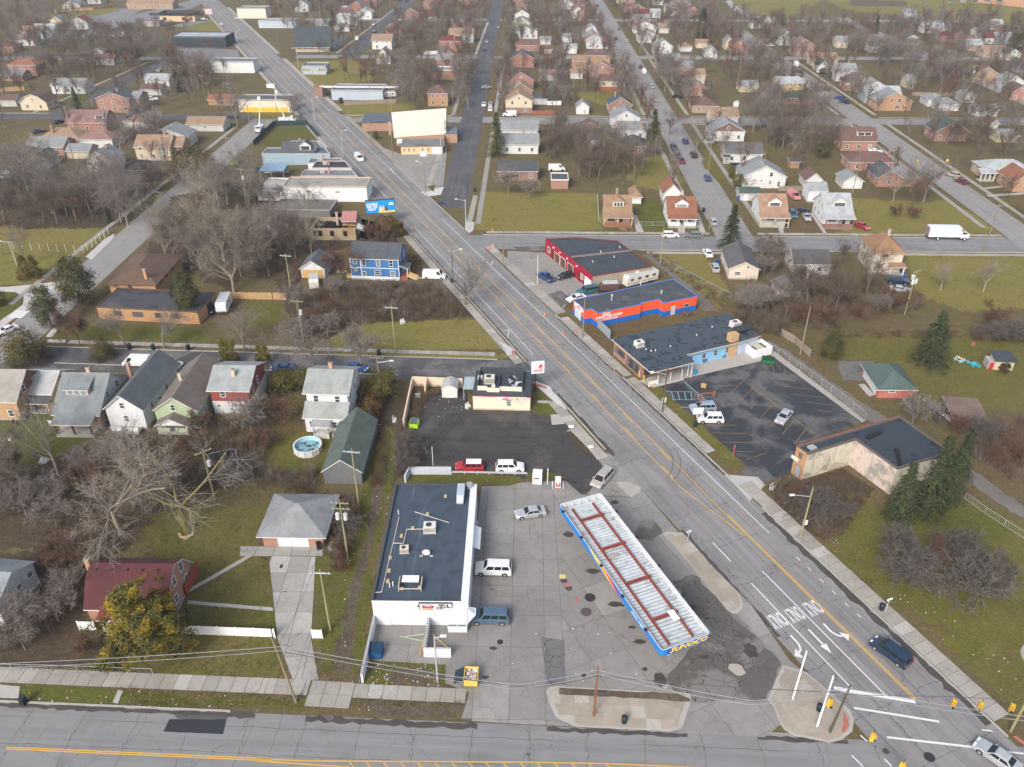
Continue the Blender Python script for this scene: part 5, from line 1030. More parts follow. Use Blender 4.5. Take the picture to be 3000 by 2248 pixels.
# --- burger stand
A,B=g('c1',1628,512),g('c2',135,524);W_=(B - A).length;an=math.atan2(B.y - A.y,B.x - A.x);mid=(A+B)/2;D_=8.4
bu=thing('burger_stand','cream burger stand with black flat roof at the street corner','restaurant',(mid.x - math.sin(an)*D_/2,mid.y+math.cos(an)*D_/2),an);LM.append(('cream burger stand',bu.location.x,bu.location.y))
M_BC=plain((.78,.64,.50),.7,var=.05)
MB().bx(-W_/2,-D_/2,0,W_/2,D_/2,3.05).build('wall',M_BC,bu);MB().bx(-W_/2 - .02,-D_/2 - .03,0,W_/2+.03,D_/2,.3).build('plinth',plain((.45,.37,.26),.9),bu)
MB().bx(-W_/2 - .1,-D_/2 - .12,3.05,W_/2+.1,D_/2+.1,3.2).build('roof',flatroof((.05,.06,.075),.6,.6),bu);MB().bx(-W_/2 - .13,-D_/2 - .14,2.95,W_/2+.12,-D_/2 - .1,3.1).build('trim',plain((.5,.12,.08),.7),bu)
m=MB()
for x0,x1,yy in ((-.86,-.52,-.62),(-.52,-.08,-.74),(-.08,.70,-.62)):m.bx(x0*W_/2,yy*D_/2,3.2,x1*W_/2,yy*D_/2+.2,4.05,0)
m.bx(-.86*W_/2,-.6*D_/2,3.2,-.84*W_/2,.85*D_/2,4.1,1).bx(.68*W_/2,-.6*D_/2,3.2,.72*W_/2,.85*D_/2,4.1,1).bx(-.84*W_/2,.82*D_/2,3.2,.72*W_/2,.87*D_/2,4.4,1).bx(-.15*W_/2,-.3*D_/2,3.2,-.11*W_/2,.5*D_/2,3.9,1)
m.build('parapet',[M_BC,plain((.05,.06,.07),.7)],bu)
ac_unit(bu,-2.5,.3,3.2,1.3,0,(.55,.53,.45));ac_unit(bu,-4.3,1.4,3.2,.6);dish(bu,-1.6,-1.9,3.2,.35)
m=MB()
for i in range(26):m.rbx((rnd.uniform(1.2,3.4),rnd.uniform(-1.2,2.4),3.25+rnd.uniform(0,.15)),(rnd.uniform(.2,.9),rnd.uniform(.1,.6),.08),rnd.uniform(0,3),i % 2)
m.build('roof_rubbish',[plain((.5,.52,.55),.7),plain((.03,.03,.035),.7)],bu)
sb=MB().bx(-2.75,-.25,-.3,2.75,0,.3,0).bx(-2.7,-.27,-.26,2.7,-.25,.26,1).build('sign',[plain((.6,.6,.58),.5),plain((.72,.66,.60),.5)],bu,(1.95,-D_/2,2.72))
for x,w2,c in ((-1.2,1.5,(.50,.10,.22)),(-.1,.9,(.62,.35,.35)),(.9,.7,(.75,.25,.06)),(1.6,.6,(.75,.55,.2)),(2.25,.5,(.35,.35,.6))):MB().poly([(x - w2/2,-.275,-.22),(x+w2/2,-.275,-.22),(x+w2*.35,-.275,.12),(x - w2*.2,-.275,.2)]).build('sign_picture',plain(c,.5),sb)
window(bu,1.35,-D_/2,1.55,0,.75,.95,'white',glass((.12,.16,.14)));MB().bx(-.5,-.05,0,.5,0,.25).build('lintel',plain((.06,.03,.02),.7),bu,(1.35,-D_/2 - .01,2.1));MB().bx(-.8,-.04,-.4,.8,0,.4).build('shutter',plain((.62,.56,.50),.6),bu,(3.4,-D_/2,1.75))
for x in (-4.4,-3.6):MB().bx(-.18,-.2,0,.18,0,.2).build('wall_lamp',plain((.8,.8,.78),.4),bu,(x,-D_/2,2.6))
MB().slab([(-2.1,-1.8,2.5),(0,-1.8,2.5),(0,2.2,2.7),(-2.1,2.2,2.7)],.08,0,0).bx(-2.0,-1.7,0,-1.9,-1.6,2.45).bx(-2.0,2.0,0,-1.9,2.1,2.6).build('lean_to',metalroof((.42,.50,.53),1,.4),bu,(-W_/2 - .05,.6,0))
bwk=thing('yard_wall','cream block wall round three sides of the burger lot corner','wall',tuple(g('c1',1175,335).xy));o0=g('c1',1175,335)
for q,nm in ((('c1',1110,650,1175,335),'side_wall'),(('c1',1175,335,1550,350),'rear_wall'),(('c1',1270,400,1285,340),'cross_wall')):
 a,b=gl(*q);MB().prism(strip((a[0] - o0.x,a[1] - o0.y),(b[0] - o0.x,b[1] - o0.y),.12,.12),0,2.1 if nm !='side_wall' else 1.9).build(nm,plain((.70,.55,.40),.8,sc=.5),bwk)
ps=thing('pole_sign','white and red box sign on a black pole beside the burger stand','sign',tuple(g('c2',172,378).xy));MB().tube((0,0,0),(0,0,4.2),.12,.12,8).build('pole',M_BLK,ps);MB().bx(-1.2,-.25,4.2,1.2,.25,6.6,0).build('box',plain((.75,.73,.73),.5),ps,(.45,0,0),R(10))
MB().poly([(-.9,-.27,4.5),(.9,-.27,4.5),(.9,-.27,5.3),(-.9,-.27,5.1)]).build('sign_picture',plain((.72,.35,.38),.5),ps,(.45,0,0),R(10));MB().poly([(.0,-.275,5.5),(.5,-.275,5.3),(.9,-.275,5.8),(.5,-.275,6.3),(.3,-.275,5.9)]).build('sign_picture',plain((.6,.05,.06),.5),ps,(.45,0,0),R(10))

# --- blue clinic by the parking lot
P=[(20.1,142.7),(26.3,129.5),(35.3,133.5),(34.2,136.4),(45.5,141.2),(50.7,144.0),(46.0,154.1)]
Wl=[(20.7,142.3),(25.0,133.2),(33.4,136.9),(45.1,142.0),(50.3,144.3),(45.8,153.6)]
c=(35.,143.);cl=thing('blue_shop','long low shop with puddled black roof and light blue side wall','shop',c);LM.append(('blue walled shop',35,143));loc=lambda q:[(p[0] - c[0],p[1] - c[1]) for p in q]
MB().prism(loc(Wl),0,3.2).build('wall',brick((.30,.10,.06)),cl)
MB().prism(loc(P),3.25,3.5,1,0).build('roof',[flatroof((.052,.068,.084),.8,.55),plain((.55,.48,.40),.7)],cl)
def wallskin(r,cc,a,b,z0,z1,mat,nm='wall',o=.03):
 a,b=Vector(a) - Vector(cc),Vector(b) - Vector(cc);return MB().prism(strip(a,b,0,o),z0,z1).build(nm,mat,r)
wallskin(cl,c,(33.4,136.9),(45.1,142.0),.0,3.2,plain((.22,.46,.68),.6,var=.06));wallskin(cl,c,(45.1,142.0),(50.3,144.3),0,3.2,plain((.42,.50,.55),.6))
MB().prism(loc([(43.9,141.0),(45.6,141.75),(45.0,143.0),(43.3,142.3)]),0,5.2).build('chimney',brick((.46,.28,.12),(.45,.38,.28)),cl)
for u in (.18,.42,.64,.86):wall_item(cl,c,(33.4,136.87),(45.1,141.97),u,1.7,window,.7,1.0,'grey')
wall_item(cl,c,(45.1,141.97),(50.3,144.27),.45,.05,door,1.3,2.4,(.35,.40,.55),'grey')
for u in (.12,.2,.28,.36):wall_item(cl,c,(20.67,142.3),(24.97,133.2),u,1.8,window,.8,1.1,'dark')
for u in (.55,.66,.77,.88):wall_item(cl,c,(20.67,142.3),(24.97,133.2),u,1.5,window,.85,1.8,'dark')
for u in (.15,.35,.55):wall_item(cl,c,(25.0,133.17),(33.4,136.87),u,1.4,window,1.2,2.0,'dark')
for x,y in ((28.0,131.0),(30.6,132.1),(33.0,133.2)):MB().tube((0,0,0),(0,0,3.25),.07,.07,8).tube((0,0,2.0),(0,0,3.2),.1,.1,8,1).build('porch_post',[plain((.78,.78,.78),.5),plain((.5,.08,.08),.6)],cl,(x - c[0],y - c[1],0))
for x,y in ((34.3,134.0),(34.9,133.6)):MB().tube((0,0,0),(0,0,3.25),.06,.06,8).build('porch_post',plain((.75,.75,.76),.5),cl,(x - c[0],y - c[1],0))
MB().prism(strip((26.9 - c[0],129.9 - c[1]),(33.3 - c[0],132.6 - c[1]),.1,.1),0,.45).build('porch_kerb',plain((.45,.43,.4),.9),cl)
ac_unit(cl,25.3 - c[0],139.7 - c[1],3.5,1.15,R(24),(.66,.66,.6));ac_unit(cl,46.3 - c[0],147.8 - c[1],3.5,1.3,R(24),(.62,.58,.60))
m=MB();m.bx(-2.2,-1.0,.5,2.0,1.0,.75,0)
for x in (-2,0,1.8):
 for y in (-.9,.9):m.bx(x - .06,y - .06,0,x+.06,y+.06,.5,0)
m.build('roof_platform',plain((.04,.045,.05),.6),cl,(47.8 - c[0],146.3 - c[1],3.5),R(24))
for x,y in ((27.4,137.6),(28.3,137.8),(31.5,139.4),(41.5,147.5),(37.6,144),(26.5,138.2)):MB().tube((0,0,0),(0,0,.35),.1,.1,8).build('vent_pipe',plain((.7,.7,.7),.5),cl,(x - c[0],y - c[1],3.5))
for i,(t,x,y) in enumerate((('b2',1437,1490),('b2',1580,1450))):
 p=g(t,x,y);pl=thing('planter',('blue round planter with brown plants near the porch' if not i else 'blue round planter with brown plants beside the brick chimney'),'planter',(p.x,p.y,.1))
 MB().tube((0,0,0),(0,0,.5),.45,.6,12).build('pot',plain((.04,.25,.42),.6),pl);m=MB()
 for q in range(40):a=rnd.uniform(0,6.3);m.tube((rnd.uniform(-.3,.3),rnd.uniform(-.3,.3),.45),(.7*math.cos(a),.7*math.sin(a),rnd.uniform(.5,1.1)),.05,.01,3)
 m.build('dry_plant',plain((.16,.07,.05),.9),pl)
bn=MB().tube((0,0,0),(0,0,1.0),.33,.36,12).build('rubbish_bin',plain((.02,.22,.42),.5),None,tuple(g('b2',1370,1578,.1)));tag(bn,'bright blue round bin beside the shop porch','bin')
en=thing('bin_enclosure','white walled bin enclosure with mattress beyond the brick chimney','enclosure',tuple(g('c2',1850,95).xy),R(24));MB().bx(-2.2,-1.8,0,2.2,-1.6,1.9).bx(-2.2,1.6,0,2.2,1.8,1.9).bx(-2.2,-1.6,0,-2.0,1.6,1.9).bx(2.0,-1.6,0,2.2,1.6,1.9).build('wall',plain((.76,.77,.78),.7),en,(0,.6,0));MB().bx(-1.9,-1.5,1.0,1.9,1.5,1.1,0).bx(-.6,-1.2,1.15,1.0,1.1,1.4,1).build('junk',[plain((.05,.05,.05),.8),plain((.5,.46,.34),.8)],en,(0,.6,0))
for i,(x,y) in enumerate(((950,268),(986,300),(1028,345))):p=g('c2',x,y);tag(MB().tube((0,0,0),(0,0,1.3),.13,.13,8).build('bollard',plain((.75,.50,.02),.5),None,(p.x,p.y,.05)),'yellow bollard %s' % ('against the brick shop front','standing alone before the shop porch','at the end of the white porch sign')[i],'bollard','yellow bollards by the shop')
wb=thing('porch_sign','white board sign on the low porch kerb of the blue walled shop','sign',tuple(g('c2',1058,340).xy),R(22));MB().bx(-1.1,-.05,.2,1.1,.05,1.3).build('board',plain((.75,.72,.70),.6),wb);MB().poly([(-1.0,-.06,.4),(.6,-.06,.4),(.6,-.06,.7),(-1.0,-.06,.7)]).build('print',plain((.6,.4,.3),.6),wb)

# --- orange and blue car wash
CW=[(13.6,160.5),(15.7,155.6),(17.3,156.2),(18.3,154.0),(28.3,158.3),(28.2,158.9),(32.5,160.8),(33.3,158.9),(41.4,162.4),(37.6,171.4)]
cwr,c,_=flat_building('car_wash','orange and blue hand car wash with black roof','car wash',CW,3.35,plain((.80,.105,.035),.6,var=.05),flatroof((.062,.070,.078),.35,.4,(.3,.5,1)),(.10,.19,.52),.16,.12,'orange car wash',((.01,.135,.50),1.25))
def onw(A,B,u):A,B=Vector(A),Vector(B);p=A.lerp(B,u) - Vector(c);d=B - A;return p,math.atan2(d.y,d.x)
p,a=onw((18.3,154.0),(28.3,158.3),.0);nrm=Vector((math.sin(a),-math.cos(a)))
for k,u,z in (('cars',.19,2.92),('wash',.27,2.22),('auto',.27,1.58)):
 q,a=onw((18.3,154.0),(28.3,158.3),u);letters(cwr,TXT[k],q.x+nrm.x*.04,q.y+nrm.y*.04,z,a,s=(1.25,1.4,1))
q,a=onw((13.6,160.5),(15.7,155.6),.45);garage_door(cwr,q.x,q.y,a,2.6,2.2,(.55,.60,.62));q,a=onw((13.6,160.5),(15.7,155.6),.5);sgn=MB().poly([(-2.2,-.06,0),(2.2,-.06,0),(2.2,-.06,.7),(0,-.06,1.1),(-2.2,-.06,.7)]).build('sign',M_SIGNW,cwr,(q.x,q.y,2.45),a);letters(sgn,TXT['carwash2'],0,-.08,.45,0)
q,a=onw((33.3,158.9),(41.4,162.4),.3);door(cwr,q.x,q.y,.03,a,1.0,2.1,(.5,.52,.54),'grey');q,a=onw((33.3,158.9),(41.4,162.4),.7);window(cwr,q.x,q.y,1.7,a,1.1,.6,'grey')
for x,y,hh in ((22.0,160.2,1.3),(29.5,168.2,.8),(33.5,163.5,.6)):MB().tube((0,0,0),(0,0,hh),.13,.13,8).tube((0,0,hh),(0,0,hh+.25),.25,.2,8).build('vent_pipe',plain((.5,.46,.42),.6),cwr,(x - c[0],y - c[1],3.38))
gp=thing('grey_screen','grey corrugated screen fence between the car wash and the blue walled shop','fence',tuple(g('b2',628,1215).xy));q1=g('b2',735,1320) - g('b2',628,1215)
for i in range(9):MB().prism(strip(q1.xy*(i/9),q1.xy*((i+.94)/9),.05,.05),.1,2.2).build('panel',plain((.26,.31,.35),.6),gp)
# --- red workshop
RW=[(8.7,194.6),(18.8,172.0),(33.4,177.4),(26.9,193.2),(16.5,195.4)]
rw,c,_=flat_building('red_workshop','workshop with dark red front and black patched flat roof','workshop',RW,3.75,plain((.30,.26,.20),.8,var=.2),flatroof((.050,.058,.070),.7,.35),(.13,.035,.03),.25,.25,'red fronted workshop')
wallskin(rw,c,(8.7,194.6),(18.8,172.0),0,4.05,plain((.33,.012,.035),.6),'front_wall',.06);wallskin(rw,c,(9.5,195.0),(8.6,194.7),0,4.0,plain((.33,.012,.035),.6),'front_wall',.06)
for u,w2,cc in ((.27,2.6,(.12,.07,.05)),(.40,2.6,(.12,.07,.05)),(.56,2.8,(.10,.06,.045)),(.92,3.0,(.75,.75,.75))):
 q,a=onw((8.64,194.57),(18.74,171.97),u);garage_door(rw,q.x,q.y,a,w2,2.4,cc)
for u,w2 in ((.08,1.4),(.80,1.1)):wall_item(rw,c,(8.64,194.57),(18.74,171.97),u,1.7,window,w2,1.2,'white')
for u in (.16,.74):wall_item(rw,c,(8.64,194.57),(18.74,171.97),u,.03,door,1.0,2.1,(.15,.02,.02),'dark')
for u in (.2,.34,.5,.7):q,a=onw((8.6,194.5),(18.7,171.9),u);MB().bx(-.2,-.35,0,.2,0,.3).build('wall_lamp',plain((.6,.6,.6),.4),rw,(q.x,q.y,3.3),a)
for x,y in ((22,186),(25,183),(27,189),(19.5,180)):MB().tube((0,0,0),(0,0,.5),.1,.1,8).build('vent_pipe',plain((.7,.7,.68),.5),rw,(x - c[0],y - c[1],3.78))
MB().prism(strip((14.5 - c[0],183.0 - c[1]),(29.8 - c[0],187.0 - c[1]),.2,.2),3.78,4.1).build('roof_ridge',plain((.22,.17,.16),.8),rw)
# --- L shaped derelict building
def peel(c1,c2):
 m,t,b=nt('peeling_paint');o=nd(t,'ShaderNodeTexCoord').outputs['Object'];col=mix(t,ramp(t,noise(t,o,.45,6,.72,.5),.50,.58),c1,c2);col=mix(t,mth(t,'MULTIPLY',ramp(t,noise(t,mapv(t,o,(1.5,1.5,.25)),1.0,5,.7),.5,.68),.5),col,scl(c2,.6));setc(t,b,col);b.inputs['Roughness'].default_value=.9;return m
LB=[(45.8,104.0),(46.9,102.1),(56.0,106.0),(59.7,98.4),(70.0,102.6),(65.9,112.6)]
lb,c,_=flat_building('derelict_shop','derelict L shaped shop with peeling cream walls and wet black roof','building',LB,5.0,peel((.60,.55,.44),(.34,.30,.24)),flatroof((.035,.045,.06),.6,.3),(.12,.10,.09),.3,.25,'derelict L shaped shop')
wallskin(lb,c,(45.8,104.0),(46.9,102.1),0,5.3,brick((.42,.19,.05)),'front_wall',.08);wallskin(lb,c,(65.9,112.6),(45.8,104.0),4.6,5.45,plain((.26,.10,.08),.8,var=.3),'red_cornice',.1)
wallskin(lb,c,(56.0,106.0),(59.7,98.4),0,4.95,peel((.56,.46,.40),(.30,.28,.25)),'wall',.03)
for u,z,w2,h2 in ((.5,4.2,.5,.8),):wall_item(lb,c,(45.75,103.96),(46.85,102.06),u,z,window,w2,h2,'brown')
wall_item(lb,c,(45.75,103.96),(46.85,102.06),.55,.03,door,1.0,2.1,(.3,.3,.32),'brown');q,a=onw((45.72,103.96),(46.82,102.06),.1);MB().bx(-.7,-.12,0,.7,0,.6).build('sign',plain((.7,.68,.6),.6),lb,(q.x,q.y,2.8),a)
for x0,y0,x1,y1 in ((60.5,99.2,61.6,103.5),(58.0,106.5,61,108.2)):MB().prism(strip((x0 - c[0],y0 - c[1]),(x1 - c[0],y1 - c[1]),.3,.3),5.02,5.3).build('roof_ridge',plain((.015,.016,.018),.7),lb)
MB().bx(-.6,-.5,0,.6,.5,.3).build('roof_hatch',plain((.35,.36,.34),.7),lb,(48.2 - c[0],103.9 - c[1],5.03),R(24))
# --- row of old shops on the avenue's left side
def box_shop(label,pos,d,h,wall,rc,rise=.25,trim='white',lm=None,F=[],ang=None,extra=None,wet=.5):
 r=house(label,pos,d,h,rise,'flat','p',wall,rc,trim,F=F,S=[],base=False,name='shop',cat='shop',lm=lm,ang=ang,extra=extra);return r
box_shop('long white shop with beige flat roof behind the billboard',('b1',222,282,838,286),8.5,4.4,(.74,.74,.73),(.30,.28,.25),.3,'tan','long white shop',[(.15,3.0,1.3,.3),(-.2,3.0,1.2,.3),(-.38,.5,.8,.6)])
box_shop('low white lean-to with cluttered roof left of the long white shop',('b1',20,275,215,280),12,2.8,(.66,.66,.64),(.42,.41,.38),.2)
box_shop('low dark shed roofs in front of the long white shop',('b1',130,400,560,410),8.8,2.2,(.16,.15,.14),(.20,.18,.155),.12,'grey')
for nm,x0,x1,y0,y1,h,wc,rc in (('shop with patchy silver and black roof',-65,-47.5,243.4,249.6,4.4,(.5,.46,.4),(.17,.18,.19)),('shop with plain tarred roof beside the avenue',-63,-50.5,250.2,257.5,4.8,(.66,.65,.62),(.035,.035,.04)),('shop with white sheeted roof and pale pipes',-66,-54,258,263.2,4.0,(.68,.68,.66),(.13,.13,.135)),('shop with slate blue flat roof',-84,-61,269.5,276.5,3.6,(.30,.40,.46),(.10,.13,.16)),('shop with ribbed metal roof beside the fenced lawn',-78,-63.5,277,285.5,3.4,(.4,.45,.5),(.30,.33,.36))):
 r=flat_building('shop',nm,'shop',[(x0,y0),(x1,y0),(x1 - (y1 - y0)*.45,y1),(x0,y1)],h,plain(wc,.7),flatroof(rc,.6,.3,(.1,2.0,1)),(.4,.38,.36),.3)[0]
 chimney(r,(x1 - x0)*.18 - 3,0,h - .2,h+1.6,.6,(.4,.18,.12));ac_unit(r,-2,.5,h,.8)
house('white gabled house with dark roof squeezed between the old shops',('a1',205,440,1235),8,4.0,2.6,'gx','s',(.72,.72,.70),DGREY,dorm=(.25,3.6,1.8,'gable',.2,(.75,.75,.74),1),F=[],S=[],chim=(.0,.1))
ra=thing('blue_awning_shed','open shed with light blue sheet roof behind the old shops','shed',tuple(g('a1',140,1320).xy));MB().slab([(-4,-3.2,2.6),(4,-3.2,2.6),(4.4,3.2,3.4),(-3.6,3.2,3.4)],.1,0,0).build('roof',metalroof((.30,.42,.55),0,.6),ra)
for x in (-3.8,0,3.8):MB().tube((x,-3.1,0),(x,-3.1,2.6),.08).build('post',plain((.5,.5,.5),.6),ra)
for i in range(16):MB().bx(-4+i*.5,3.0,0,-3.55+i*.5,3.05,2.4).build('panel',plain((.5,.5,.48),.7),ra)
fl_=thing('screened_fence','black screened fence round the small lawn beside the old shops','fence',tuple(g('a1',0,1095).xy));o0=g('a1',0,1095);FP=gl('a1',-15,1095,138,945,385,942,462,1030);
for i in range(3):
 a,b=Vector(FP[i]) - o0.xy,Vector(FP[i+1]) - o0.xy;k=max(2,int((b - a).length/3))
 for j in range(k):
  p,q=a.lerp(b,j/k),a.lerp(b,(j+1)/k);MB().prism(strip(p,q,.03,.03),.1,2.0).build('screen_panel',plain((.02,.045,.05),.8),fl_);MB().tube((p.x,p.y,0),(p.x,p.y,2.2),.06,.06,6).build('post',plain((.05,.06,.06),.6),fl_)
# --- church with the steep white roof
ch=thing('church','church with a steep white sheet roof and brick wings','church',tuple(g('a1',1230,1090).xy),R(3));LM.append(('church with steep white roof',ch.location.x,ch.location.y));o=ch.location
def chp(t,x,y,z):p=g(t,x,y,z) - o;ca_,sa_=math.cos(R(-3)),math.sin(R(-3));return (p.x*ca_ - p.y*sa_,p.x*sa_+p.y*ca_,z)
A0,B0=chp('a1',1035,1030,3.2),chp('a1',1425,1005,3.2);A1,B1=(A0[0] - .8,A0[1]+5.5,10.6),(B0[0]+.3,B0[1]+5.5,11.0)
m=MB();m.slab([A0,B0,B1,A1],.4,0,0);m.slab([B1,A1,(A1[0],A1[1]+9,3.2),(B1[0],B1[1]+9,3.2)],.4,1,0);m.build('roof',[plain((.56,.52,.45),.6,var=.06),plain((.5,.5,.5),.7)],ch)
m=MB()
for s,q in ((A0,A1),(B0,B1)):
 x=s[0]+(.5 if s is A0 else -.5);m.poly([(x,s[1]+.3,0),(x,q[1]+8.8,0),(x,q[1]+8.8,3.2),(x,q[1],10.3),(x,s[1]+.3,3.2)])
m.bx(A0[0]+.6,A0[1]+.4,0,B0[0] - .6,A0[1]+14,3.1);m.build('wall',brick((.36,.19,.11)),ch)
for i in range(3):MB().bx(-.25,-.05,0,.25,.05,6.5).build('window',glass(),ch,(B0[0] - .42,A0[1]+4.2+i*1.3,1.0),R(90))
A2,B2=chp('a1',1090,1160,0),chp('a1',1400,1148,0);w_=B2[0] - A2[0]
MB().bx(A2[0],A2[1],0,B2[0],A2[1]+7.2,3.0).build('wall',plain((.68,.50,.30),.7),ch);MB().bx(A2[0] - .5,A2[1] - .5,3.0,B2[0]+.4,A2[1]+7.2,3.35).build('roof',flatroof((.16,.165,.17),.6,.3,(.2,2,1)),ch);MB().bx(A2[0] - 1.5,A2[1]+2.2,3.3,A2[0]+.2,A2[1]+7,3.5).build('canopy',plain((.7,.7,.68),.6),ch)
for u in (.08,.19,.31,.52,.66):window(ch,A2[0]+u*w_,A2[1],1.6,0,.35,1.0,'tan')
garage_door(ch,A2[0]+.87*w_,A2[1],0,3.0,2.3)
A3,B3=chp('a1',800,985,0),chp('a1',1010,1010,0);MB().bx(A3[0],A3[1],0,A0[0]+.5,A3[1]+13,3.2).build('wall',brick((.36,.17,.10)),ch);MB().bx(A3[0] - .3,A3[1] - .3,3.2,A0[0]+.4,A3[1]+13.2,3.5).build('roof',flatroof((.10,.115,.135),.7,.3,(.2,2,1)),ch);MB().bx(B0[0] - .4,A0[1]+3,0,B0[0]+4,A0[1]+13,3.4).build('wall',brick((.40,.20,.11)),ch);MB().bx(B0[0] - .4,A0[1]+2.9,3.4,B0[0]+4.1,A0[1]+13.1,3.6).build('roof',flatroof((.15,.17,.2)),ch)
chimney(ch,A0[0] - 1.6,A0[1]+4,3,7.5,1.0,(.42,.24,.14))
# --- billboard
p=g('b1',905,432);bb=thing('billboard','blue billboard on posts beside the avenue','billboard',(-36.6,215.6),R(12));LM.append(('blue billboard',-36.6,215.6))
MB().bx(-4.1,-.15,3.0,4.1,.15,7.0).build('frame',plain((.07,.05,.05),.7),bb);pn=MB().bx(-4.0,-.2,3.15,4.0,-.15,6.7).build('panel',plain((.01,.30,.72),.5,var=.03),bb);letters(pn,TXT['look'],-2.3,-.23,5.0,0,s=(.78,.95,1))
MB().poly([(-.6,-.21,3.15),(4.0,-.21,3.15),(4.0,-.21,3.7),(-.6,-.21,3.7)]).build('yellow_strip',plain((.75,.60,.12),.5),pn)
for x in (0,.8,1.5):MB().poly([(x - .45,-.215,3.7),(x+.45,-.215,3.7),(x+.4,-.215,4.6),(x+.18,-.215,4.75),(x+.18,-.215,5.2),(x - .18,-.215,5.2),(x - .18,-.215,4.75),(x - .4,-.215,4.6)]).build('figure_print',plain(((.72,.68,.62),(.70,.55,.45),(.1,.08,.09))[int(x*1.4)],.5),pn)
MB().poly([(3.0+.75*math.cos(a*math.pi/8),-.212,5.3+.75*math.sin(a*math.pi/8)) for a in range(9)]).build('emblem',M_SIGNW,pn)
MB().bx(-4.1,-.9,2.75,4.1,-.1,2.85).build('catwalk',plain((.16,.08,.07),.8),bb)
for x in (-3.6,0,3.6):MB().bx(x - .15,0,0,x+.15,.3,6.5).build('post',plain((.28,.20,.13),.8),bb)

# ------------------------------------------------------------------ the neighbourhood: houses, garages and shops farther off
WH=(.66,.66,.645);WH2=(.55,.54,.505);RB=(.33,.10,.06);DB=(.22,.09,.06);GB=(.36,.22,.12);CRM=(.62,.53,.38);BLUEG=(.42,.48,.52);YEL=(.66,.52,.22);PGRN=(.50,.53,.38)
GRR=(.24,.255,.26);DKR=(.07,.078,.085);BRR=(.15,.085,.07);TNR=(.30,.20,.13);PNK=(.26,.15,.13);SLV=(.38,.40,.41)
WN={WH:'white',WH2:'off white',RB:'red brick',DB:'brown brick',GB:'tan brick',CRM:'cream',BLUEG:'blue grey',YEL:'yellow',PGRN:'pale green',ORB:'orange brick',BRK:'brick'}
RN={GRR:'grey',DKR:'charcoal',BRR:'brown',TNR:'tan',PNK:'pinkish',SLV:'silver',GREENR:'green',REDR:'red',RUST:'rust'}
SHP={'gx':'roofed','gy':'gabled','hip':'hipped','flat':'flat roofed','gamx':'barn roofed','gamy':'barn roofed'}
def FH(t,x1,x2,y,d,h,rise,roof,kind,wc,rc,what='house',**k):
 st='two-storey ' if h > 4.4 and what=='house' else 'gabled ' if roof=='gy' else ''
 ph='%s-roofed %s %s%s' % (RN[rc],WN.get(wc,'dark'),st,what)
 if what in ('garage','shed'):k.setdefault('F',[]);k.setdefault('S',[])
 return house('',(t,x1,x2,y),d,h,rise,roof,kind,wc,rc,phrase=ph,name=what,cat=what,far=True,group={'house':'houses of the neighbourhood','garage':'garages behind the houses','shed':'garden sheds','shop':'shops along the avenue'}[what],base=False,**k)
C1=dict(chim=(.1,.1));CL_=dict(chim=(-.4,.0));
# top left
FH('a0',75,290,572,9,5.2,2.0,'hip','b',RB,RUST,**C1);FH('a0',395,645,705,9,3.6,2.2,'gx','s',WH,GRR);FH('a0',165,365,828,9,3.2,3.2,'gamy','s',CRM,BRR,lm='cream barn roofed house')
FH('a0',742,990,845,11,5.6,2.4,'gy','b',BRK,DKR,chim=(.1,-.2),lm='tall brick duplex');FH('a0',1000,1062,830,9,5.2,1.6,'gx','b',BRK,GRR);FH('a0',1060,1210,715,7,2.6,1.6,'gx','s',WH2,BRR,'garage');FH('a0',1085,1275,648,8,3.0,1.8,'gx','s',WH,SLV)
FH('a0',515,810,992,9,3.8,3.4,'gamx','b',RB,PNK,chim=(-.46,-.4,1.2),dorm=(.35,3.2,1.8,'shed',.2,WH,1),lm='brick house with white dormer');FH('a0',320,600,1092,9,3.0,2.2,'hip','b',BRK,TNR,chim=(-.2,-.3,.8));FH('a0',596,855,1112,9,3.2,1.8,'hip','s',WH,PNK,'garage',F=[])
FH('a0',935,1105,963,8,2.6,1.7,'hip','s',WH,PNK,'garage',gar=(-.1,2.6));FH('a0',1405,1680,985,8,2.6,1.9,'gx','s',WH2,TNR,'garage',F=[(0,1.6,.8,.8)],lm='long white garage');FH('a0',665,860,1292,9,3.8,3.0,'gy','s',WH2,GRR,dorm=None,**C1)
FH('a0',215,490,1165,9,3.0,2.2,'gx','b',BRK,GRR);FH('a0',510,680,1192,7,2.6,1.6,'gx','s',CRM,GRR,'garage');FH('a0',250,375,1262,7,3.0,2.0,'gy','s',WH,DKR);FH('a0',60,215,1235,8,3.0,2.0,'gx','b',BRK,DKR);FH('a0',-30,95,1335,7,2.6,1.6,'gx','s',BLUEG,DKR,'garage')
FH('a0',1030,1290,1205,10,4.6,2.8,'gx','s',CRM,TNR,chim=(.2,.2));FH('a0',1135,1420,1110,9,4.0,2.8,'gy','s',WH2,GRR);FH('a0',1290,1385,1190,7,4.4,2.2,'gx','b',BRK,TNR)
bh2=house('',('a0',905,1118,1382),9,4.6,1.9,'hip','b',(.38,.22,.13),(.022,.023,.025),phrase='fire blackened brick house',name='house',far=True,group='houses of the neighbourhood',base=False,lm='fire blackened brick house',F=[(-.35,3.6,.5,.7),(0,3.6,.5,.7),(.35,3.6,.5,.7)])
MB().bx(-4.6,-4.56,3.0,4.6,-4.5,4.55).build('soot_band',plain((.03,.025,.022),.9),bh2)
FH('a0',262,420,285,9,4.4,2.8,'gx','s',WH,SLV);FH('a0',172,325,290,8,4.0,2.4,'gx','s',WH,TNR);FH('a0',92,260,345,9,3.2,2.0,'gx','s',WH,PNK);FH('a0',-20,115,395,9,3.0,2.0,'hip','b',RB,REDR)
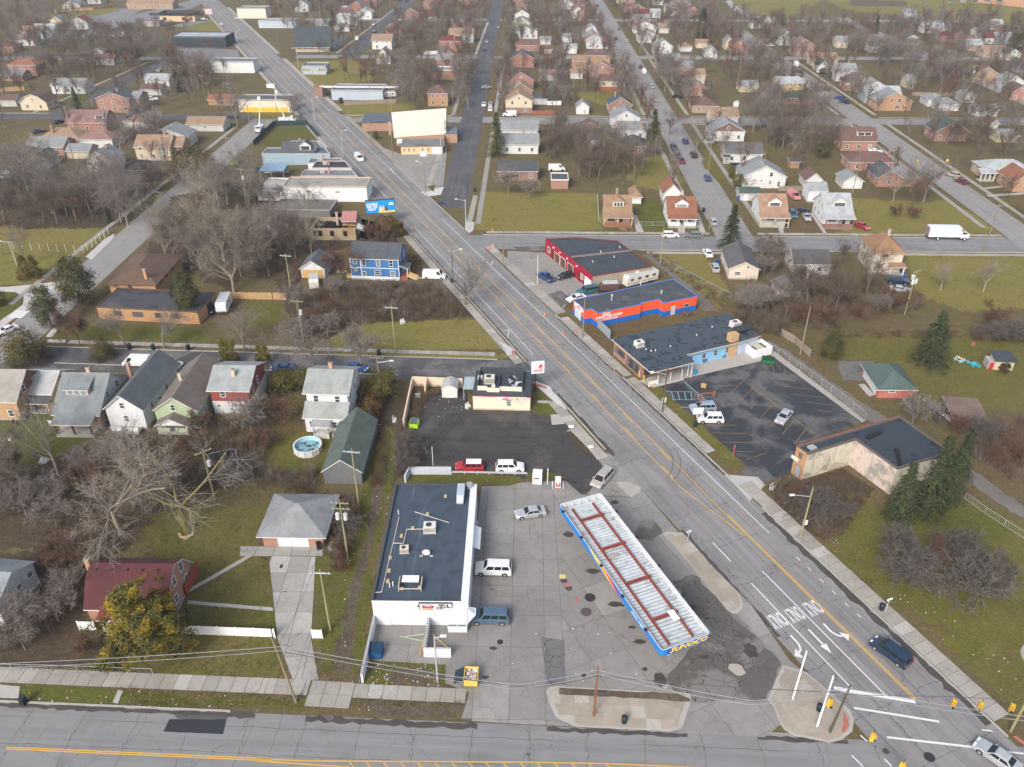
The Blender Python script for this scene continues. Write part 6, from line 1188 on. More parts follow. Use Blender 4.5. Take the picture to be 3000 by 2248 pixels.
FH('a0',868,998,445,9,3.6,2.6,'gy','s',(.22,.09,.06),REDR,lm='dark red roofed house');FH('a0',707,778,425,6,2.6,1.6,'gy','s',WH2,GRR,'garage');FH('a0',720,860,490,8,3.0,1.8,'gx','s',WH2,PNK);FH('a0',535,665,222,9,4.4,2.8,'gy','s',WH,REDR);FH('a0',385,475,200,8,3.6,2.4,'gy','s',CRM,GRR);FH('a0',825,940,275,8,3.0,1.8,'hip','s',WH,BRR)
FH('a0',475,610,78,9,3.6,3.0,'gy','s',WH2,GRR);FH('a0',955,1300,70,11,3.4,2.4,'gx','b',GB,TNR);FH('a0',660,760,30,9,3.6,2.4,'gy','s',WH2,GRR);FH('a0',1565,1755,792,6,2.4,1.5,'gx','s',GB,RUST,'garage')
FH('a0',20,180,610,8,2.8,1.6,'gx','b',GB,GRR);FH('a0',10,130,800,7,2.6,1.6,'gx','s',WH2,BRR,'garage')
# avenue, left side going away
def shop(label,pos,d,h,wc,rc,rise=.4,lm=None,**k):return house(label,pos,d,h,rise,'flat','p',wc,rc,k.pop('trim','grey'),F=k.pop('F',[]),S=k.pop('S',[]),base=False,name='shop',cat='shop',lm=lm,far=True,**k)
yb=shop('cream and yellow painted shop on the avenue corner',('a0',1795,2190,842),9,4.6,(.66,.60,.48),(.09,.09,.10),lm='yellow painted shop')
MB().bx(-18.6/2,-4.56,0,18.6/2,-4.5,1.9).build('painted_band',plain((.72,.48,.05),.7),yb)
shop('long white shop with dark roof left of the avenue',('a0',1592,1912,548),9,5.0,(.70,.70,.67),(.14,.15,.17),lm='long white avenue shop');shop('black walled flat building with pale roof',('a0',1292,1700,355),16,5.2,(.035,.045,.055),(.36,.39,.42),lm='black walled building',trim='dark')
rs=shop('tan restaurant with black stepped roof line',('a0',1200,1465,162),12,4.2,(.60,.45,.28),(.05,.05,.05),1.0,lm='tan restaurant',trim='dark',F=[(-.35,1.6,2,1.6),(.2,1.6,3,1.6),(.4,1.6,2,1.6)]);MB().bx(-18,-6.3,3.6,18,-6.05,5.2).build('black_band',plain((.02,.02,.022),.6),rs)
shop('cream two level shop beside the avenue far off',('a0',1785,2000,140),12,6.0,(.68,.62,.52),(.2,.2,.2),lm='cream two level shop');shop('pale blue grey metal shop near the dark roofed church',('a1',22,300,212),10,4.0,(.45,.50,.56),(.25,.27,.29),lm='blue grey metal shop')
shop('small low shop roof behind the tan restaurant',('a0',1075,1200,200),8,2.8,(.4,.35,.3),(.07,.08,.1))
# avenue, right side going away
ch2=house('church with a huge slate roof and tan stone wall',('a1',300,545,392),16,3.4,8.5,'gx','b',(.50,.38,.22),(.055,.068,.075),over=.9,F=[(-.38,1.7,.5,1.6),(-.2,1.7,.5,1.6),(.0,1.7,2.0,1.4),(.25,1.7,2.0,1.4)],name='church',cat='church',lm='church with slate roof',far=True,ang=R(2))
mu=shop('small blue grey shop with two white framed murals',('a1',352,528,560),9,3.6,(.36,.43,.47),(.13,.14,.15),lm='shop with two murals')
for u in (-.28,.28):window(mu,u*14,-4.5,2.2,0,4.4,1.6,'white',plain((.30,.27,.20),.7,var=.6,sc=3),False)
wb2=shop('low blue grey workshop with torn black roof',('a1',570,955,752),12,3.8,(.42,.48,.54),(.075,.085,.10),lm='torn roofed workshop',S=[]);MB().bx(-17.5,-.4,3.9,17.5,.5,4.6).build('roof_step',plain((.6,.6,.6),.8),wb2);MB().bx(-20,-2,0,-16,6,4.2).build('brick_end',brick(DB),wb2)
FH('a1',605,758,192,9,3.6,2.2,'gx','s',WH,SLV);FH('a1',592,700,238,7,2.8,1.6,'hip','s',WH2,GRR,'garage');FH('a1',450,545,205,6,2.6,1.4,'gx','s',WH2,GRR,'garage');FH('a1',295,395,92,9,4.6,3.0,'gy','s',WH2,GRR)
FH('a1',872,1020,372,11,4.6,2.6,'gx','s',WH,TNR,lm='white house with two tone roof');FH('a1',905,1008,482,9,4.0,3.2,'gy','s',WH,GRR,lm='white gabled cottage');FH('a1',975,1105,255,9,3.8,3.0,'gy','b',RB,BRR);FH('a1',1105,1222,145,10,3.8,3.2,'gy','b',DB,BRR);FH('a1',755,870,145,9,4.2,2.6,'gy','s',WH,SLV);FH('a1',640,705,95,6,2.6,1.4,'gx','s',WH,SLV,'garage');FH('a1',820,910,55,9,3.8,3.0,'gy','b',RB,BRR)
FH('a1',1375,1540,388,10,5.6,2.2,'hip','b',RB,REDR,chim=(.2,-.4,1.4),lm='red brick house with tall chimney');FH('a1',1450,1630,322,9,4.8,2.4,'gx','s',WH2,TNR);FH('a1',1362,1480,435,7,2.8,1.9,'gy','b',BRK,PNK,'garage');FH('a1',1295,1355,160,7,3.0,1.8,'gx','s',WH2,REDR,'garage');FH('a1',1495,1615,212,9,4.8,2.2,'hip','b',DB,DKR);FH('a1',1470,1610,232,8,4.0,2,'gx','b',RB,PNK)
FH('a1',1290,1440,798,9.5,5.4,2.2,'hip','b',ORB,BRR,lm='orange brick hipped house');FH('a1',1325,1515,600,9,4.0,.4,'flat','b',ORB,GRR);FH('a1',1350,1520,500,8,3.6,1.8,'gx','b',BRK,GRR)
# street lined with brick gables, both halves of the picture
FH('a1',1872,2070,852,9.5,5.0,2.8,'gy','s',CRM,TNR,low=('b',DB,2.4),lm='cream and brick gabled house');FH('a1',1895,2080,672,9,4.2,3.2,'gy','b',RB,BRR);FH('a1',1900,2070,760,9,4.4,3.0,'gy','b',BRK,TNR);FH('a1',1908,2085,508,9.5,4.4,3.0,'gy','b',RB,DKR);FH('a2',-5,190,292,9,4.2,2.8,'gy','s',WH,GRR);FH('a2',30,205,386,9,3.2,2.4,'gx','b',RB,BRR)
FH('a2',0,150,225,9,4.2,2.8,'gy','s',PGRN,GRR);FH('a2',20,130,160,9,4.2,2.8,'gy','s',WH,DKR);FH('a2',35,120,95,9,4.2,2.8,'gy','b',RB,BRR);FH('a2',30,105,50,9,4.2,2.8,'gy','b',RB,BRR)
house('',('a1',1835,2115,1155),9.5,3.4,2.4,'gx','s',WH,GRR,phrase='long white house with grey roof',far=True,group='houses of the neighbourhood',base=False,lm='long house beside the spruce',chim=(.1,.2))
FH('a1',1835,2110,1040,9,3.4,2.2,'gx','s',WH2,GRR,**C1);FH('a1',1815,2110,1352,9,3.0,1.8,'gx','b',DB,DKR,lm='brown brick ranch house');FH('a2',292,420,1418,7,2.6,.3,'flat','b',BRK,DKR,'garage')
FH('a2',452,560,522,9,4.0,2.0,'gx','b',ORB,TNR);FH('a2',555,735,500,9,5.4,2.0,'hip','b',ORB,BRR,chim=(-.1,-.2,.6),lm='orange brick two storey house');FH('a2',580,768,585,9,3.8,3.0,'gy','b',BRK,TNR);FH('a2',437,528,592,6,2.6,1.5,'gx','s',WH,TNR,'garage');FH('a2',658,848,658,8,3.0,2.0,'gx','s',CRM,BRR,chim=(.3,-.35,1.0),lm='cream house behind a red fence')
FH('a2',722,895,850,9,3.4,3.0,'gy','b',DB,DKR,lm='brown brick gabled house',chim=(-.2,.1));FH('a2',482,575,858,6,3.0,2.0,'gy','s',WH,GRR,'garage');FH('a2',747,955,962,9,3.8,2.8,'gy','s',WH,GRR,dorm=None);FH('a2',797,1010,1045,9,3.4,2.0,'gx','s',WH,GRR,chim=(.3,-.3))
FH('a2',825,1000,1162,9.5,3.2,2.4,'hip','b',BRK,DKR,lm='brick house beside the gold spruce');FH('a2',537,655,1105,7,2.6,1.6,'gx','s',WH2,GRR,'garage');FH('a2',515,650,1008,7,2.6,1.8,'gy','s',RB,BRR,'garage');FH('a2',390,485,403,7,2.8,1.6,'gx','s',WH,SLV,'garage',gar=(0,3));FH('a2',375,448,320,7,2.8,1.6,'gx','s',WH,GRR,'garage');FH('a2',245,300,405,6,2.6,1.4,'gx','s',WH2,BRR,'garage');FH('a2',205,290,335,6,2.6,1.4,'gx','s',WH2,GRR,'garage');FH('a2',205,345,610,7,2.8,1.8,'gx','s',WH2,PNK,'garage');FH('a2',160,265,785,7,2.6,1.4,'hip','s',WH,DKR,'garage')
FH('a2',1062,1200,412,9,4.2,3.2,'gy','s',WH,GRR,lm='arched window white house');FH('a2',945,1090,322,9,3.8,2.8,'gy','s',WH,TNR);FH('a2',910,1080,250,9,3.8,2.8,'gy','s',WH,PNK);FH('a2',925,1030,195,9,3.8,2.2,'gx','s',WH,GRR);FH('a2',900,1025,150,9,3.8,2.4,'gx','s',WH,REDR);FH('a2',1090,1175,215,8,3.2,2.2,'gy','s',WH2,REDR);FH('a2',1098,1175,250,7,2.8,1.6,'gx','s',WH,TNR,'garage');FH('a2',1255,1348,388,7,2.6,1.6,'hip','s',WH,TNR,'garage');FH('a2',1382,1465,362,7,2.6,1.6,'gx','s',CRM,TNR,'garage');FH('a2',1445,1540,432,7,3.2,2.2,'gy','s',WH,GRR,'garage');FH('a2',1640,1765,405,9,4.4,3.0,'gy','b',RB,BRR);FH('a2',1595,1650,375,8,4.2,2.6,'gy','s',CRM,GRR)
FH('a2',1212,1440,642,10,4.6,2.0,'gx','s',CRM,TNR,lm='big cream house');FH('a2',1292,1452,722,8,3.2,2.8,'gy','b',BRK,PNK);FH('a2',1165,1350,560,9,3.6,2.0,'gx','s',CRM,GRR);FH('a2',1085,1255,500,9,3.4,2.0,'gx','s',WH2,GRR);FH('a2',1350,1540,848,10,2.9,2.4,'hip','b',GB,BRR,chim=(-.1,.0,.3),lm='brown hipped bungalow');FH('a2',1485,1690,938,9,3.2,2.4,'gx','s',WH2,TNR)
FH('a2',1482,1735,1060,10,3.6,3.2,'gy','s',WH,GRR,low=('s',(.20,.12,.10),'gable'),lm='brown gabled white house',pch=(-.55,3.0,3.0,2.4,GRR,WH,'shed',2,.4));house('',('a2',1600,1868,1222),8.5,3.2,2.4,'gx','s',WH,(.115,.11,.115),phrase='white house with charcoal roof',far=True,group='houses of the neighbourhood',base=False,lm='white house with charcoal roof',pch=(-.5,2.0,1.5,2.2,DKR,WH,'shed',2,.4))
FH('a2',1716,2040,1412,10,3.7,3.4,'gy','s',WH,GRR,dorm=None,F=[(-.38,1.6,.6,.9),(-.2,2.4,.4,.5),(-.05,2.4,.4,.5),(.15,1.8,.8,1.2),(.35,1.4,.7,1.4),(.15,4.4,1.0,1.2)],lm='large white gabled house');FH('a2',1705,1850,1505,5,2.3,1.0,'gx','s',WH2,GREENR,'garage',gar=(-.2,1.0))
FH('a2',525,668,282,9,4.0,2.8,'gy','s',WH,GRR);FH('a2',560,718,368,9,3.8,2.8,'gy','s',WH,SLV);FH('a2',545,650,330,9,3.8,2.8,'gy','b',RB,GRR);FH('a2',490,580,155,9,4.0,2.8,'gy','b',RB,BRR);FH('a2',500,585,112,9,4.0,2.8,'gy','b',RB,PNK);FH('a2',480,565,70,9,4.0,2.8,'gy','b',RB,BRR);FH('a2',470,545,30,9,4.0,2.8,'gy','b',DB,GRR);FH('a2',345,405,165,6,3,1.8,'gy','s',WH,GRR,'garage');FH('a2',340,395,125,6,3,1.8,'gy','s',WH2,BRR,'garage')
FH('a2',835,930,90,9,4.2,2.8,'gy','b',RB,PNK);FH('a2',905,1000,120,9,4.0,2.6,'gy','b',ORB,TNR);FH('a2',1040,1110,135,8,3.2,2,'gx','s',WH,SLV);FH('a2',1145,1230,95,8,3.2,2,'gx','s',WH,GRR);FH('a2',1210,1330,60,9,4.2,2.8,'gy','b',RB,BRR);FH('a2',1250,1350,100,9,4.2,2.8,'gy','b',RB,GRR);FH('a2',1305,1395,130,9,4.0,2.6,'gy','b',BRK,BRR);FH('a2',1175,1245,120,7,2.8,1.6,'gx','s',WH2,PNK,'garage');FH('a2',1060,1130,40,8,3.6,2.2,'gx','s',WH,GRR)
FH('a2',1790,1900,215,9,3.0,1.6,'hip','s',WH2,GRR);FH('a2',1835,1975,210,9,3.0,1.8,'hip','b',GB,SLV,lm='low ranch house by the sports field');FH('a2',1705,1838,692,7,2.6,1.8,'gx','s',CRM,GRR,'garage');FH('a2',1990,2070,705,8,3.6,2,'gx','s',YEL,GRR)
# top right
FH('a3',205,320,342,9,4.8,2.8,'gy','s',WH,GRR,lm='tall white gabled house');FH('a3',312,470,422,11,5.0,3.4,'gy','b',DB,PNK,lm='brown brick gabled hall');FH('a3',240,320,295,8,3.6,2,'gx','b',RB,BRR);FH('a3',455,640,500,9,3.4,2.6,'gx','s',CRM,TNR);FH('a3',500,575,545,8,3.4,2.2,'gy','s',WH,GREENR);FH('a3',632,778,612,9,4.8,2.6,'gx','s',WH,GRR,chim=(.2,.1),lm='tall grey roofed house')
FH('a3',704,908,685,9.5,3.4,3.2,'gy','s',CRM,BRR,low=('b',DB,2.6),lm='cream gabled house on brick');FH('a3',830,1020,720,9,3.4,2.8,'gy','s',WH,GRR);FH('a3',850,1110,775,9,3.4,2.8,'gx','s',BLUEG,SLV);FH('a3',935,1190,832,10,3.8,3.6,'gy','b',ORB,GRR,lm='orange brick gabled house',F=[(-.35,1.5,.8,.8),(-.1,4.2,.8,1.2),(.12,4.2,1.4,1.4),(.32,4.2,.8,1.0),(.1,1.6,1.8,1.3),(.35,1.6,.8,1.2)])
FH('a3',190,385,708,9,4.6,2.0,'gx','s',YEL,SLV,lm='yellow two storey house');FH('a3',248,485,785,8,2.8,2.0,'hip','b',BRK,GREENR);FH('a3',1318,1450,800,8,2.8,1.8,'hip','s',WH,GRR,'garage');FH('a3',1400,1550,832,8,2.8,1.8,'hip','s',WH,GRR,'garage',lm='white hipped garage');FH('a3',1582,1680,772,7,2.8,1.8,'gy','s',WH2,GRR,'garage');FH('a3',1682,1840,875,7,2.6,1.6,'gx','s',WH,SLV,'garage');FH('a3',1775,1845,980,6,2.6,1.6,'gy','s',WH,BRR,'garage');FH('a3',1845,1990,1070,7,2.6,1.4,'gx','s',CRM,GRR,'garage')
FH('a3',1640,1845,625,9,3.8,3.4,'gy','b',GB,BRR);FH('a3',1890,2030,670,9,3.4,2.4,'gy','s',WH,GRR);FH('a3',1940,2080,755,9,3.6,2.6,'gy','b',RB,BRR);FH('a3',1370,1608,1062,10,3.6,3.6,'gy','b',DB,GREENR,lm='brown brick house with green roof',trim='white');FH('a3',672,925,1132,9,3.6,3.4,'gx','b',BRK,BRR,dorm=(.15,5.2,1.5,'shed',.35,WH,2),lm='twin dormer brick house');FH('a3',735,1060,1282,9,3.0,2.2,'hip','b',BRK,BRR,chim=(.4,-.2,.4))
FH('a3',940,1110,1402,10,3.0,2.4,'gy','b',BRK,DKR,lm='brick ranch house');FH('a3',1100,1225,1400,9,3.0,1.8,'hip','b',BRK,GRR);FH('a3',402,525,1412,7,2.6,2.2,'gy','s',WH,BRR,'garage',gar=(.05,2.8,(.4,.34,.28)),lm='white garage with brown roof');FH('a3',682,828,1415,7,2.5,1.7,'gy','s',WH,GRR,'garage',gar=(0,3.2));FH('a3',292,360,1262,4,2.2,.6,'gx','s',GB,DKR,'shed')
house('',('a3',1740,2080,1345),9,3.2,1.9,'hip','b',TANB,SLV,phrase='tan brick ranch house with white columns',far=True,group='houses of the neighbourhood',base=False,lm='tan ranch house with columns',pch=(-.5,4.5,2.5,2.6,SLV,WH,'shed',4,.3))
house('',('a3',1955,2120,1440),10,3.2,2.8,'gy','b',ORB,RUST,phrase='orange brick gabled house with rust roof',far=True,group='houses of the neighbourhood',base=False,lm='orange brick house at the edge')
for a in ((1282,1410,248,'gx','s',WH2,SLV),(1178,1290,205,'gx','b',RB,GREENR),(1415,1530,315,'hip','b',RB,REDR),(1540,1672,325,'gy','b',BRK,PNK),(1125,1270,342,'gy','s',WH,DKR),(1735,1905,435,'gx','b',GB,TNR),(1605,1725,385,'gx','b',GB,SLV),(1905,2010,455,'gy','s',WH,GREENR),(1440,1495,255,'gx','s',WH,SLV),(1680,1740,290,'gx','s',WH,GRR),(1740,1815,330,'gx','s',WH,REDR),(1830,1950,330,'gx','s',BLUEG,SLV),(1880,2040,270,'gx','b',RB,GREENR),(1790,1880,225,'gx','s',WH,SLV),(900,985,350,'gx','s',WH2,GRR),(890,950,395,'gx','s',WH,GRR),(2000,2060,350,'gx','s',WH,PNK),(1990,2060,545,'gy','s',BLUEG,DKR),(1160,1235,140,'gx','s',WH2,GRR),(1170,1215,670,'gx','s',CRM,GRR),(640,720,360,'gx','s',CRM,GRR)):
 FH('a3',a[0],a[1],a[2],8.5,3.3,2.3,*a[3:])
sc_=flat_building('school','long orange brick school beyond the sports field','school',gl('a3',1690,20,2300,85,2300,20,1800,-20),9,brick((.44,.22,.09)),flatroof((.2,.2,.2)),(.5,.45,.4),.5,.4,'orange brick school')[0]
for i in range(12):window(sc_,-60+i*9,-14.5+.0*i,4.5,R(-3),4,4,'white')
# far rows beyond, up to where the ground fades
rr=random.Random(5)
for i in range(46):
 x=rr.choice((-34,8,44,84,120,160,190,-110,-62))+rr.uniform(-5,5);y=rr.uniform(600,760);wc=rr.choice((WH,WH,RB,BRK,WH2,CRM));rc=rr.choice((GRR,BRR,PNK,TNR,SLV,DKR))
 if x > 150 and y > 590:continue
 a=Vector((x - 4,y,0));hs_=thing('house',None,'house',(x,y,0),GRID)
 ax=rr.choice('xy');h=rr.choice((3.6,4.4));m=MB();gable_wall(m,8.5,9,0,h,2.7,ax);m.build('wall',wallmat('b' if wc in (RB,BRK) else 's',wc),hs_);m=MB();gable_roof(m,8.5,9,h,2.7,.4,ax);m.build('roof',[shingle(rc),plain(TRIM['white'],.6)],hs_)
 for u in (-2,1.8):window(hs_,u,-4.5,1.7,0,.9,1.3)
 later(hs_,'%s-roofed far %s house' % (RN[rc],WN[wc]),'house','houses of the neighbourhood',x,y)
LM+=[('sports field',210,640),('boulevard far off',-255,600),('far end of the avenue',-225,660),('street of brick gables',-15,640),('far end of the pale street',68,640),('baseball field',270,640),('weedy alley',-26,90),('driveway',-32,72),('round pool',-41,106),('near street',-45,52),('big empty grass lot',12,222),('empty lawn by the mid street',-22,150),('fenced pasture',-118,185),('parking lot',48,122),('wooded block',-85,215),('brown brush',85,172),('corner lot',120,222),('street crossing',44,56)]

# ------------------------------------------------------------------ vehicles
CK={  # L, W, H, belt z, hood z, cowl x, roof front x, roof rear x, rear glass base x, tail z
 'sedan':(4.8,1.82,1.45,.92,.86,.95,.25,-1.05,-1.75,.98),'suv':(4.75,1.9,1.75,1.08,1.05,1.15,.55,-1.95,-2.25,1.08),'bigsuv':(5.2,2.0,1.88,1.15,1.12,1.35,.8,-2.25,-2.5,1.15),
 'minivan':(5.05,1.95,1.75,1.02,.95,1.55,.75,-2.15,-2.42,1.02),'van':(5.6,2.05,2.2,1.25,1.15,1.95,1.35,-2.7,-2.78,1.25),'pickup':(5.6,1.98,1.85,1.12,1.10,1.15,.55,-.75,-1.0,1.05)}
CM={}
def car_meshes(kind,paint,roofpaint=None):
 k=(kind,paint.name,roofpaint.name if roofpaint else '')
 if k in CM:return CM[k]
 L,W,H,bz,hz,cx,rf,rr_,rg,tz=CK[kind];x0,x1=-L/2,L/2;wr=.36 if kind in ('suv','bigsuv','van','pickup') else .33;xf,xr=x1 - .92,x0+.98;zb=.30
 def arch(xc):return [(xc+(wr+.07)*math.cos(a),wr+(wr+.07)*math.sin(a)) for a in [R(q) for q in (-5,30,60,90,120,150,185)]]
 low=[(x1 - .08,zb)]+[(x,max(z,zb)) for x,z in arch(xf)]+[(x,max(z,zb)) for x,z in arch(xr)]+[(x0+.08,zb)]
 top=[(x0,.55),(x0+.03,tz - .12),(x0+.15,tz),(rg,tz+.02 if kind !='pickup' else bz),(cx,bz),(x1 - .55,hz - .06),(x1 - .12,hz - .22),(x1,.62)]
 pr=low+top;n=len(pr);m=MB();secs=[]
 for y,ins,dz in ((-W/2,.07,.05),(-W/2+.1,0,0),(W/2 - .1,0,0),(W/2,.07,.05)):
  row=[]
  for i,(x,z) in enumerate(pr):
   if i >=len(low):x=x - math.copysign(min(ins,abs(x)*.1),x);z=z - dz
   row.append((x,y,z))
  secs.append(len(m.v));m.v+=row
 for a,b in zip(secs,secs[1:]):
  for i in range(n):j=(i+1) % n;m.f.append((a+i,a+j,b+j,b+i));m.m.append(0)
 m.f.append(tuple(range(secs[0]+n - 1,secs[0] - 1,-1)));m.m.append(0);m.f.append(tuple(range(secs[-1],secs[-1]+n)));m.m.append(0)
 yb,yt=W/2 - .07,W/2 - .27;B=[(cx,yb,bz),(rg,yb,tz),(rg,-yb,tz),(cx,-yb,bz)];T=[(rf,yt,H - .05),(rr_,yt,H - .05),(rr_,-yt,H - .05),(rf,-yt,H - .05)];T2=[(rf - .15,yt - .15,H),(rr_+.15,yt - .15,H),(rr_+.15,-yt+.15,H),(rf - .15,-yt+.15,H)]
 if kind=='pickup':
  m.bx(x0+.2,-W/2+.22,bz - .02,rg - .1,W/2 - .22,bz+.012,2)
 for i in range(4):j=(i+1) % 4;m.poly([B[i],B[j],T[j],T[i]],0);m.poly([T[i],T[j],T2[j],T2[i]],1)
 m.poly(T2,1);m.poly([(p[0],p[1],zb+.02) for p in ((x1 - .3,W/2 - .2),(x0+.3,W/2 - .2),(x0+.3,-W/2+.2),(x1 - .3,-W/2+.2))],2)
 out=[('body',m.mesh('body',[paint,roofpaint or paint,plain((.03,.03,.032),.8)]),None)]
 def pane(a,b,c,d,u0,u1,v0,v1,o=.012):
  a,b,c,d=map(Vector,(a,b,c,d));f=lambda u,v:(a.lerp(b,u)).lerp(d.lerp(c,u),v);q=[f(u0,v0),f(u1,v0),f(u1,v1),f(u0,v1)];nn=(q[1] - q[0]).cross(q[3] - q[0]).normalized()
  ce=Vector((0,0,.9));nn=nn if nn.dot(q[0] - ce) > 0 else -nn;return MB().poly([tuple(p+nn*o) for p in q])
 G=plain((.014,.02,.026),.14,var=0,spec=.3)
 out.append(('windshield',pane(B[3],B[0],T[0],T[3],.06,.94,.06,.93).mesh('windshield',G),None));
 if kind !='van':out.append(('rear_window',pane(B[1],B[2],T[2],T[1],.08,.92,.12,.9).mesh('rear_window',G),None))
 for s in (0,1):
  q=(B[0],B[1],T[1],T[0]) if s==0 else (B[3],B[2],T[2],T[3]);spans={'sedan':((.06,.46),(.5,.92)),'suv':((.06,.36),(.39,.68),(.71,.95)),'bigsuv':((.06,.34),(.37,.64),(.67,.95)),'minivan':((.06,.36),(.39,.68),(.71,.95)),'van':((.04,.22),),'pickup':((.08,.5),(.54,.93))}[kind]
  for u0,u1 in spans:out.append(('side_window',pane(*q,u0,u1,.1,.86).mesh('side_window',G),None))
 for s in (-1,1):
  out.append(('headlight',MB().bx(x1 - .28,s*(W/2 - .42) - .2,.62,x1 - .045,s*(W/2 - .42)+.2,.78).mesh('headlight',plain((.7,.72,.74),.15)),None));out.append(('taillight',MB().bx(x0 - .015,s*(W/2 - .2) - .13,.72,x0+.12,s*(W/2 - .2)+.13,1.02 if kind !='sedan' else .9).mesh('taillight',plain((.45,.02,.02),.2)),None));out.append(('mirror',MB().bx(cx - .45,s*(W/2+.06) - .1,bz - .02,cx - .28,s*(W/2+.06)+.1,bz+.16).mesh('mirror',paint),None))
 tm=MB().tube((0,-.11,0),(0,.11,0),wr,wr,16).mesh('wheel',plain((.02,.02,.021),.85));rm=MB().tube((0,-.125,0),(0,.125,0),wr*.62,wr*.62,10).mesh('rim',plain((.45,.46,.47),.35,.6))
 for x in (xf,xr):
  for s in (-1,1):out.append(('wheel',tm,(x,s*(W/2 - .1),wr)))
 CM[k]=(out,rm);return CM[k]
PAL={'white':(.75,.75,.74),'silver':(.50,.52,.54),'grey':(.20,.21,.22),'black':(.018,.02,.023),'blue':(.02,.06,.19),'navy':(.012,.03,.065),'steel blue':(.10,.17,.25),'teal':(.03,.12,.15),'red':(.42,.02,.03),'maroon':(.13,.015,.03),'champagne':(.50,.46,.40),'tan':(.40,.35,.27),'pink':(.55,.20,.20),'light blue':(.42,.50,.58)}
PN={'sedan':'sedan','suv':'crossover','bigsuv':'large SUV','minivan':'minivan','van':'van','pickup':'pickup'}
def car(kind,col,F,Rr=None,label=None,ang=None,roof=None,z=.03,far=False):
 a=g(*F)
 if Rr:b=g(*Rr);c=(a+b)/2;an=math.atan2(a.y - b.y,a.x - b.x)
 else:c=a;an=ang
 r=thing('parked_car' if not label or 'driving' not in label else 'car',label,{'van':'van','minivan':'minivan','pickup':'pickup'}.get(kind,'car'),(c.x,c.y,z),an)
 if not label:later(r,'%s %s parked' % (col,PN[kind]),{'van':'van','minivan':'minivan','pickup':'pickup'}.get(kind,'car'),'cars parked about the neighbourhood',c.x,c.y)
 else:r['group']='cars on the street and lots'
 parts,rim=car_meshes(kind,carpaint(PAL[col],.35 if col in ('silver','grey','light blue','champagne','steel blue') else 0),carpaint(PAL[roof]) if roof else None)
 for nm,me,lo in parts:
  if far and nm in ('mirror','headlight'):continue
  o=obj(nm,me,r,lo or (0,0,0))
  if nm=='wheel' and not far:obj('rim',rim,o)
 return r
D=math.pi/180
car('bigsuv','white',('d1',1655,190),('d1',1905,198),'white SUV with sunroof parked facing the store wall');car('bigsuv','steel blue',('d1',1630,555),('d1',1878,560),'steel blue SUV parked beside the serving booth')
car('sedan','silver',('c2',22,1322),('c2',250,1290),'silver sedan standing north of the canopy end');car('minivan','champagne',('c2',615,1115),('c2',735,985),'champagne minivan leaving the burger lot')
car('suv','red',('c1',1505,962),('c1',1700,962),'red and white crossover parked by the guard rail',roof='white');car('suv','white',('c1',2012,965),('c1',1795,966),'white crossover parked beside the red and white one')
car('suv','light blue',('c2',1332,525),('c2',1520,515),'pale blue crossover parked by the rusty sign frame');car('suv','white',('c2',1390,600),('c2',1572,602),'white crossover parked in the bays of the shop lot');car('sedan','silver',('c3',205,632),('c3',278,545),'silver sedan parked alone in the shop lot')
car('minivan','navy',('d3',925,735),('d3',1160,905),'dark blue minivan driving up the avenue',z=.04);car('sedan','silver',('d3',1705,1510),('d3',1965,1690),'silver sedan driving through the crossing',z=.04)
car('van','white',('b1',1415,862),('b1',1260,858),'white work van parked beside the new blue house');car('pickup','blue',('b2',215,845),('b2',288,888),'blue pickup with loaded bed before the red workshop');car('sedan','black',('b2',342,870),('b2',455,842),'black sedan before the red workshop doors')
car('bigsuv','teal',('b2',492,985),('b2',640,958),'dark teal SUV squeezed beside the car wash');car('sedan','white',('b2',440,1035),('b2',520,1015),'white car nosing out behind the car wash');car('suv','white',('b2',1250,552),('b2',1120,552),'white crossover parked before the russet roofed house');car('suv','grey',('b2',1288,552),('b2',1418,556),'grey crossover parked at the street corner')
car('suv','silver',('b2',1485,430),('b2',1515,470));car('sedan','white',('b2',1450,660),('b2',1480,710));car('suv','silver',('b2',1505,765),('b2',1530,830));car('suv','blue',('a2',1455,1330),('a2',1472,1368))
car('suv','teal',('b3',325,420),('b3',295,372));car('sedan','black',('b3',330,382),('b3',420,362));car('sedan','silver',('b3',430,440),('b3',400,390));car('sedan','red',('b3',870,500),('b3',795,465));car('bigsuv','navy',('b3',1165,905),('b3',1025,890));car('sedan','silver',('b3',1190,965),('b3',1040,950));car('suv','tan',('b3',1470,85),('b3',1545,110));car('sedan','maroon',('b3',1535,130),('b3',1608,160));car('van','pink',('b3',350,280),('b3',285,235))
car('van','white',('c0',962,176),('c0',1110,180),'white passenger van parked behind the white gabled house');car('sedan','white',('c0',1355,195),('c0',1215,185));car('sedan','white',('b0',0,1290),('b0',110,1245));car('sedan','navy',('b0',1590,1120),('b0',1640,1080));car('sedan','blue',('c1',150,225),('c1',255,215));car('sedan','blue',('c1',815,230),('c1',700,205))
car('van','white',('a1',795,1225),('a1',752,1180),'white van driving down the avenue',z=.04)
NSA=R(89)
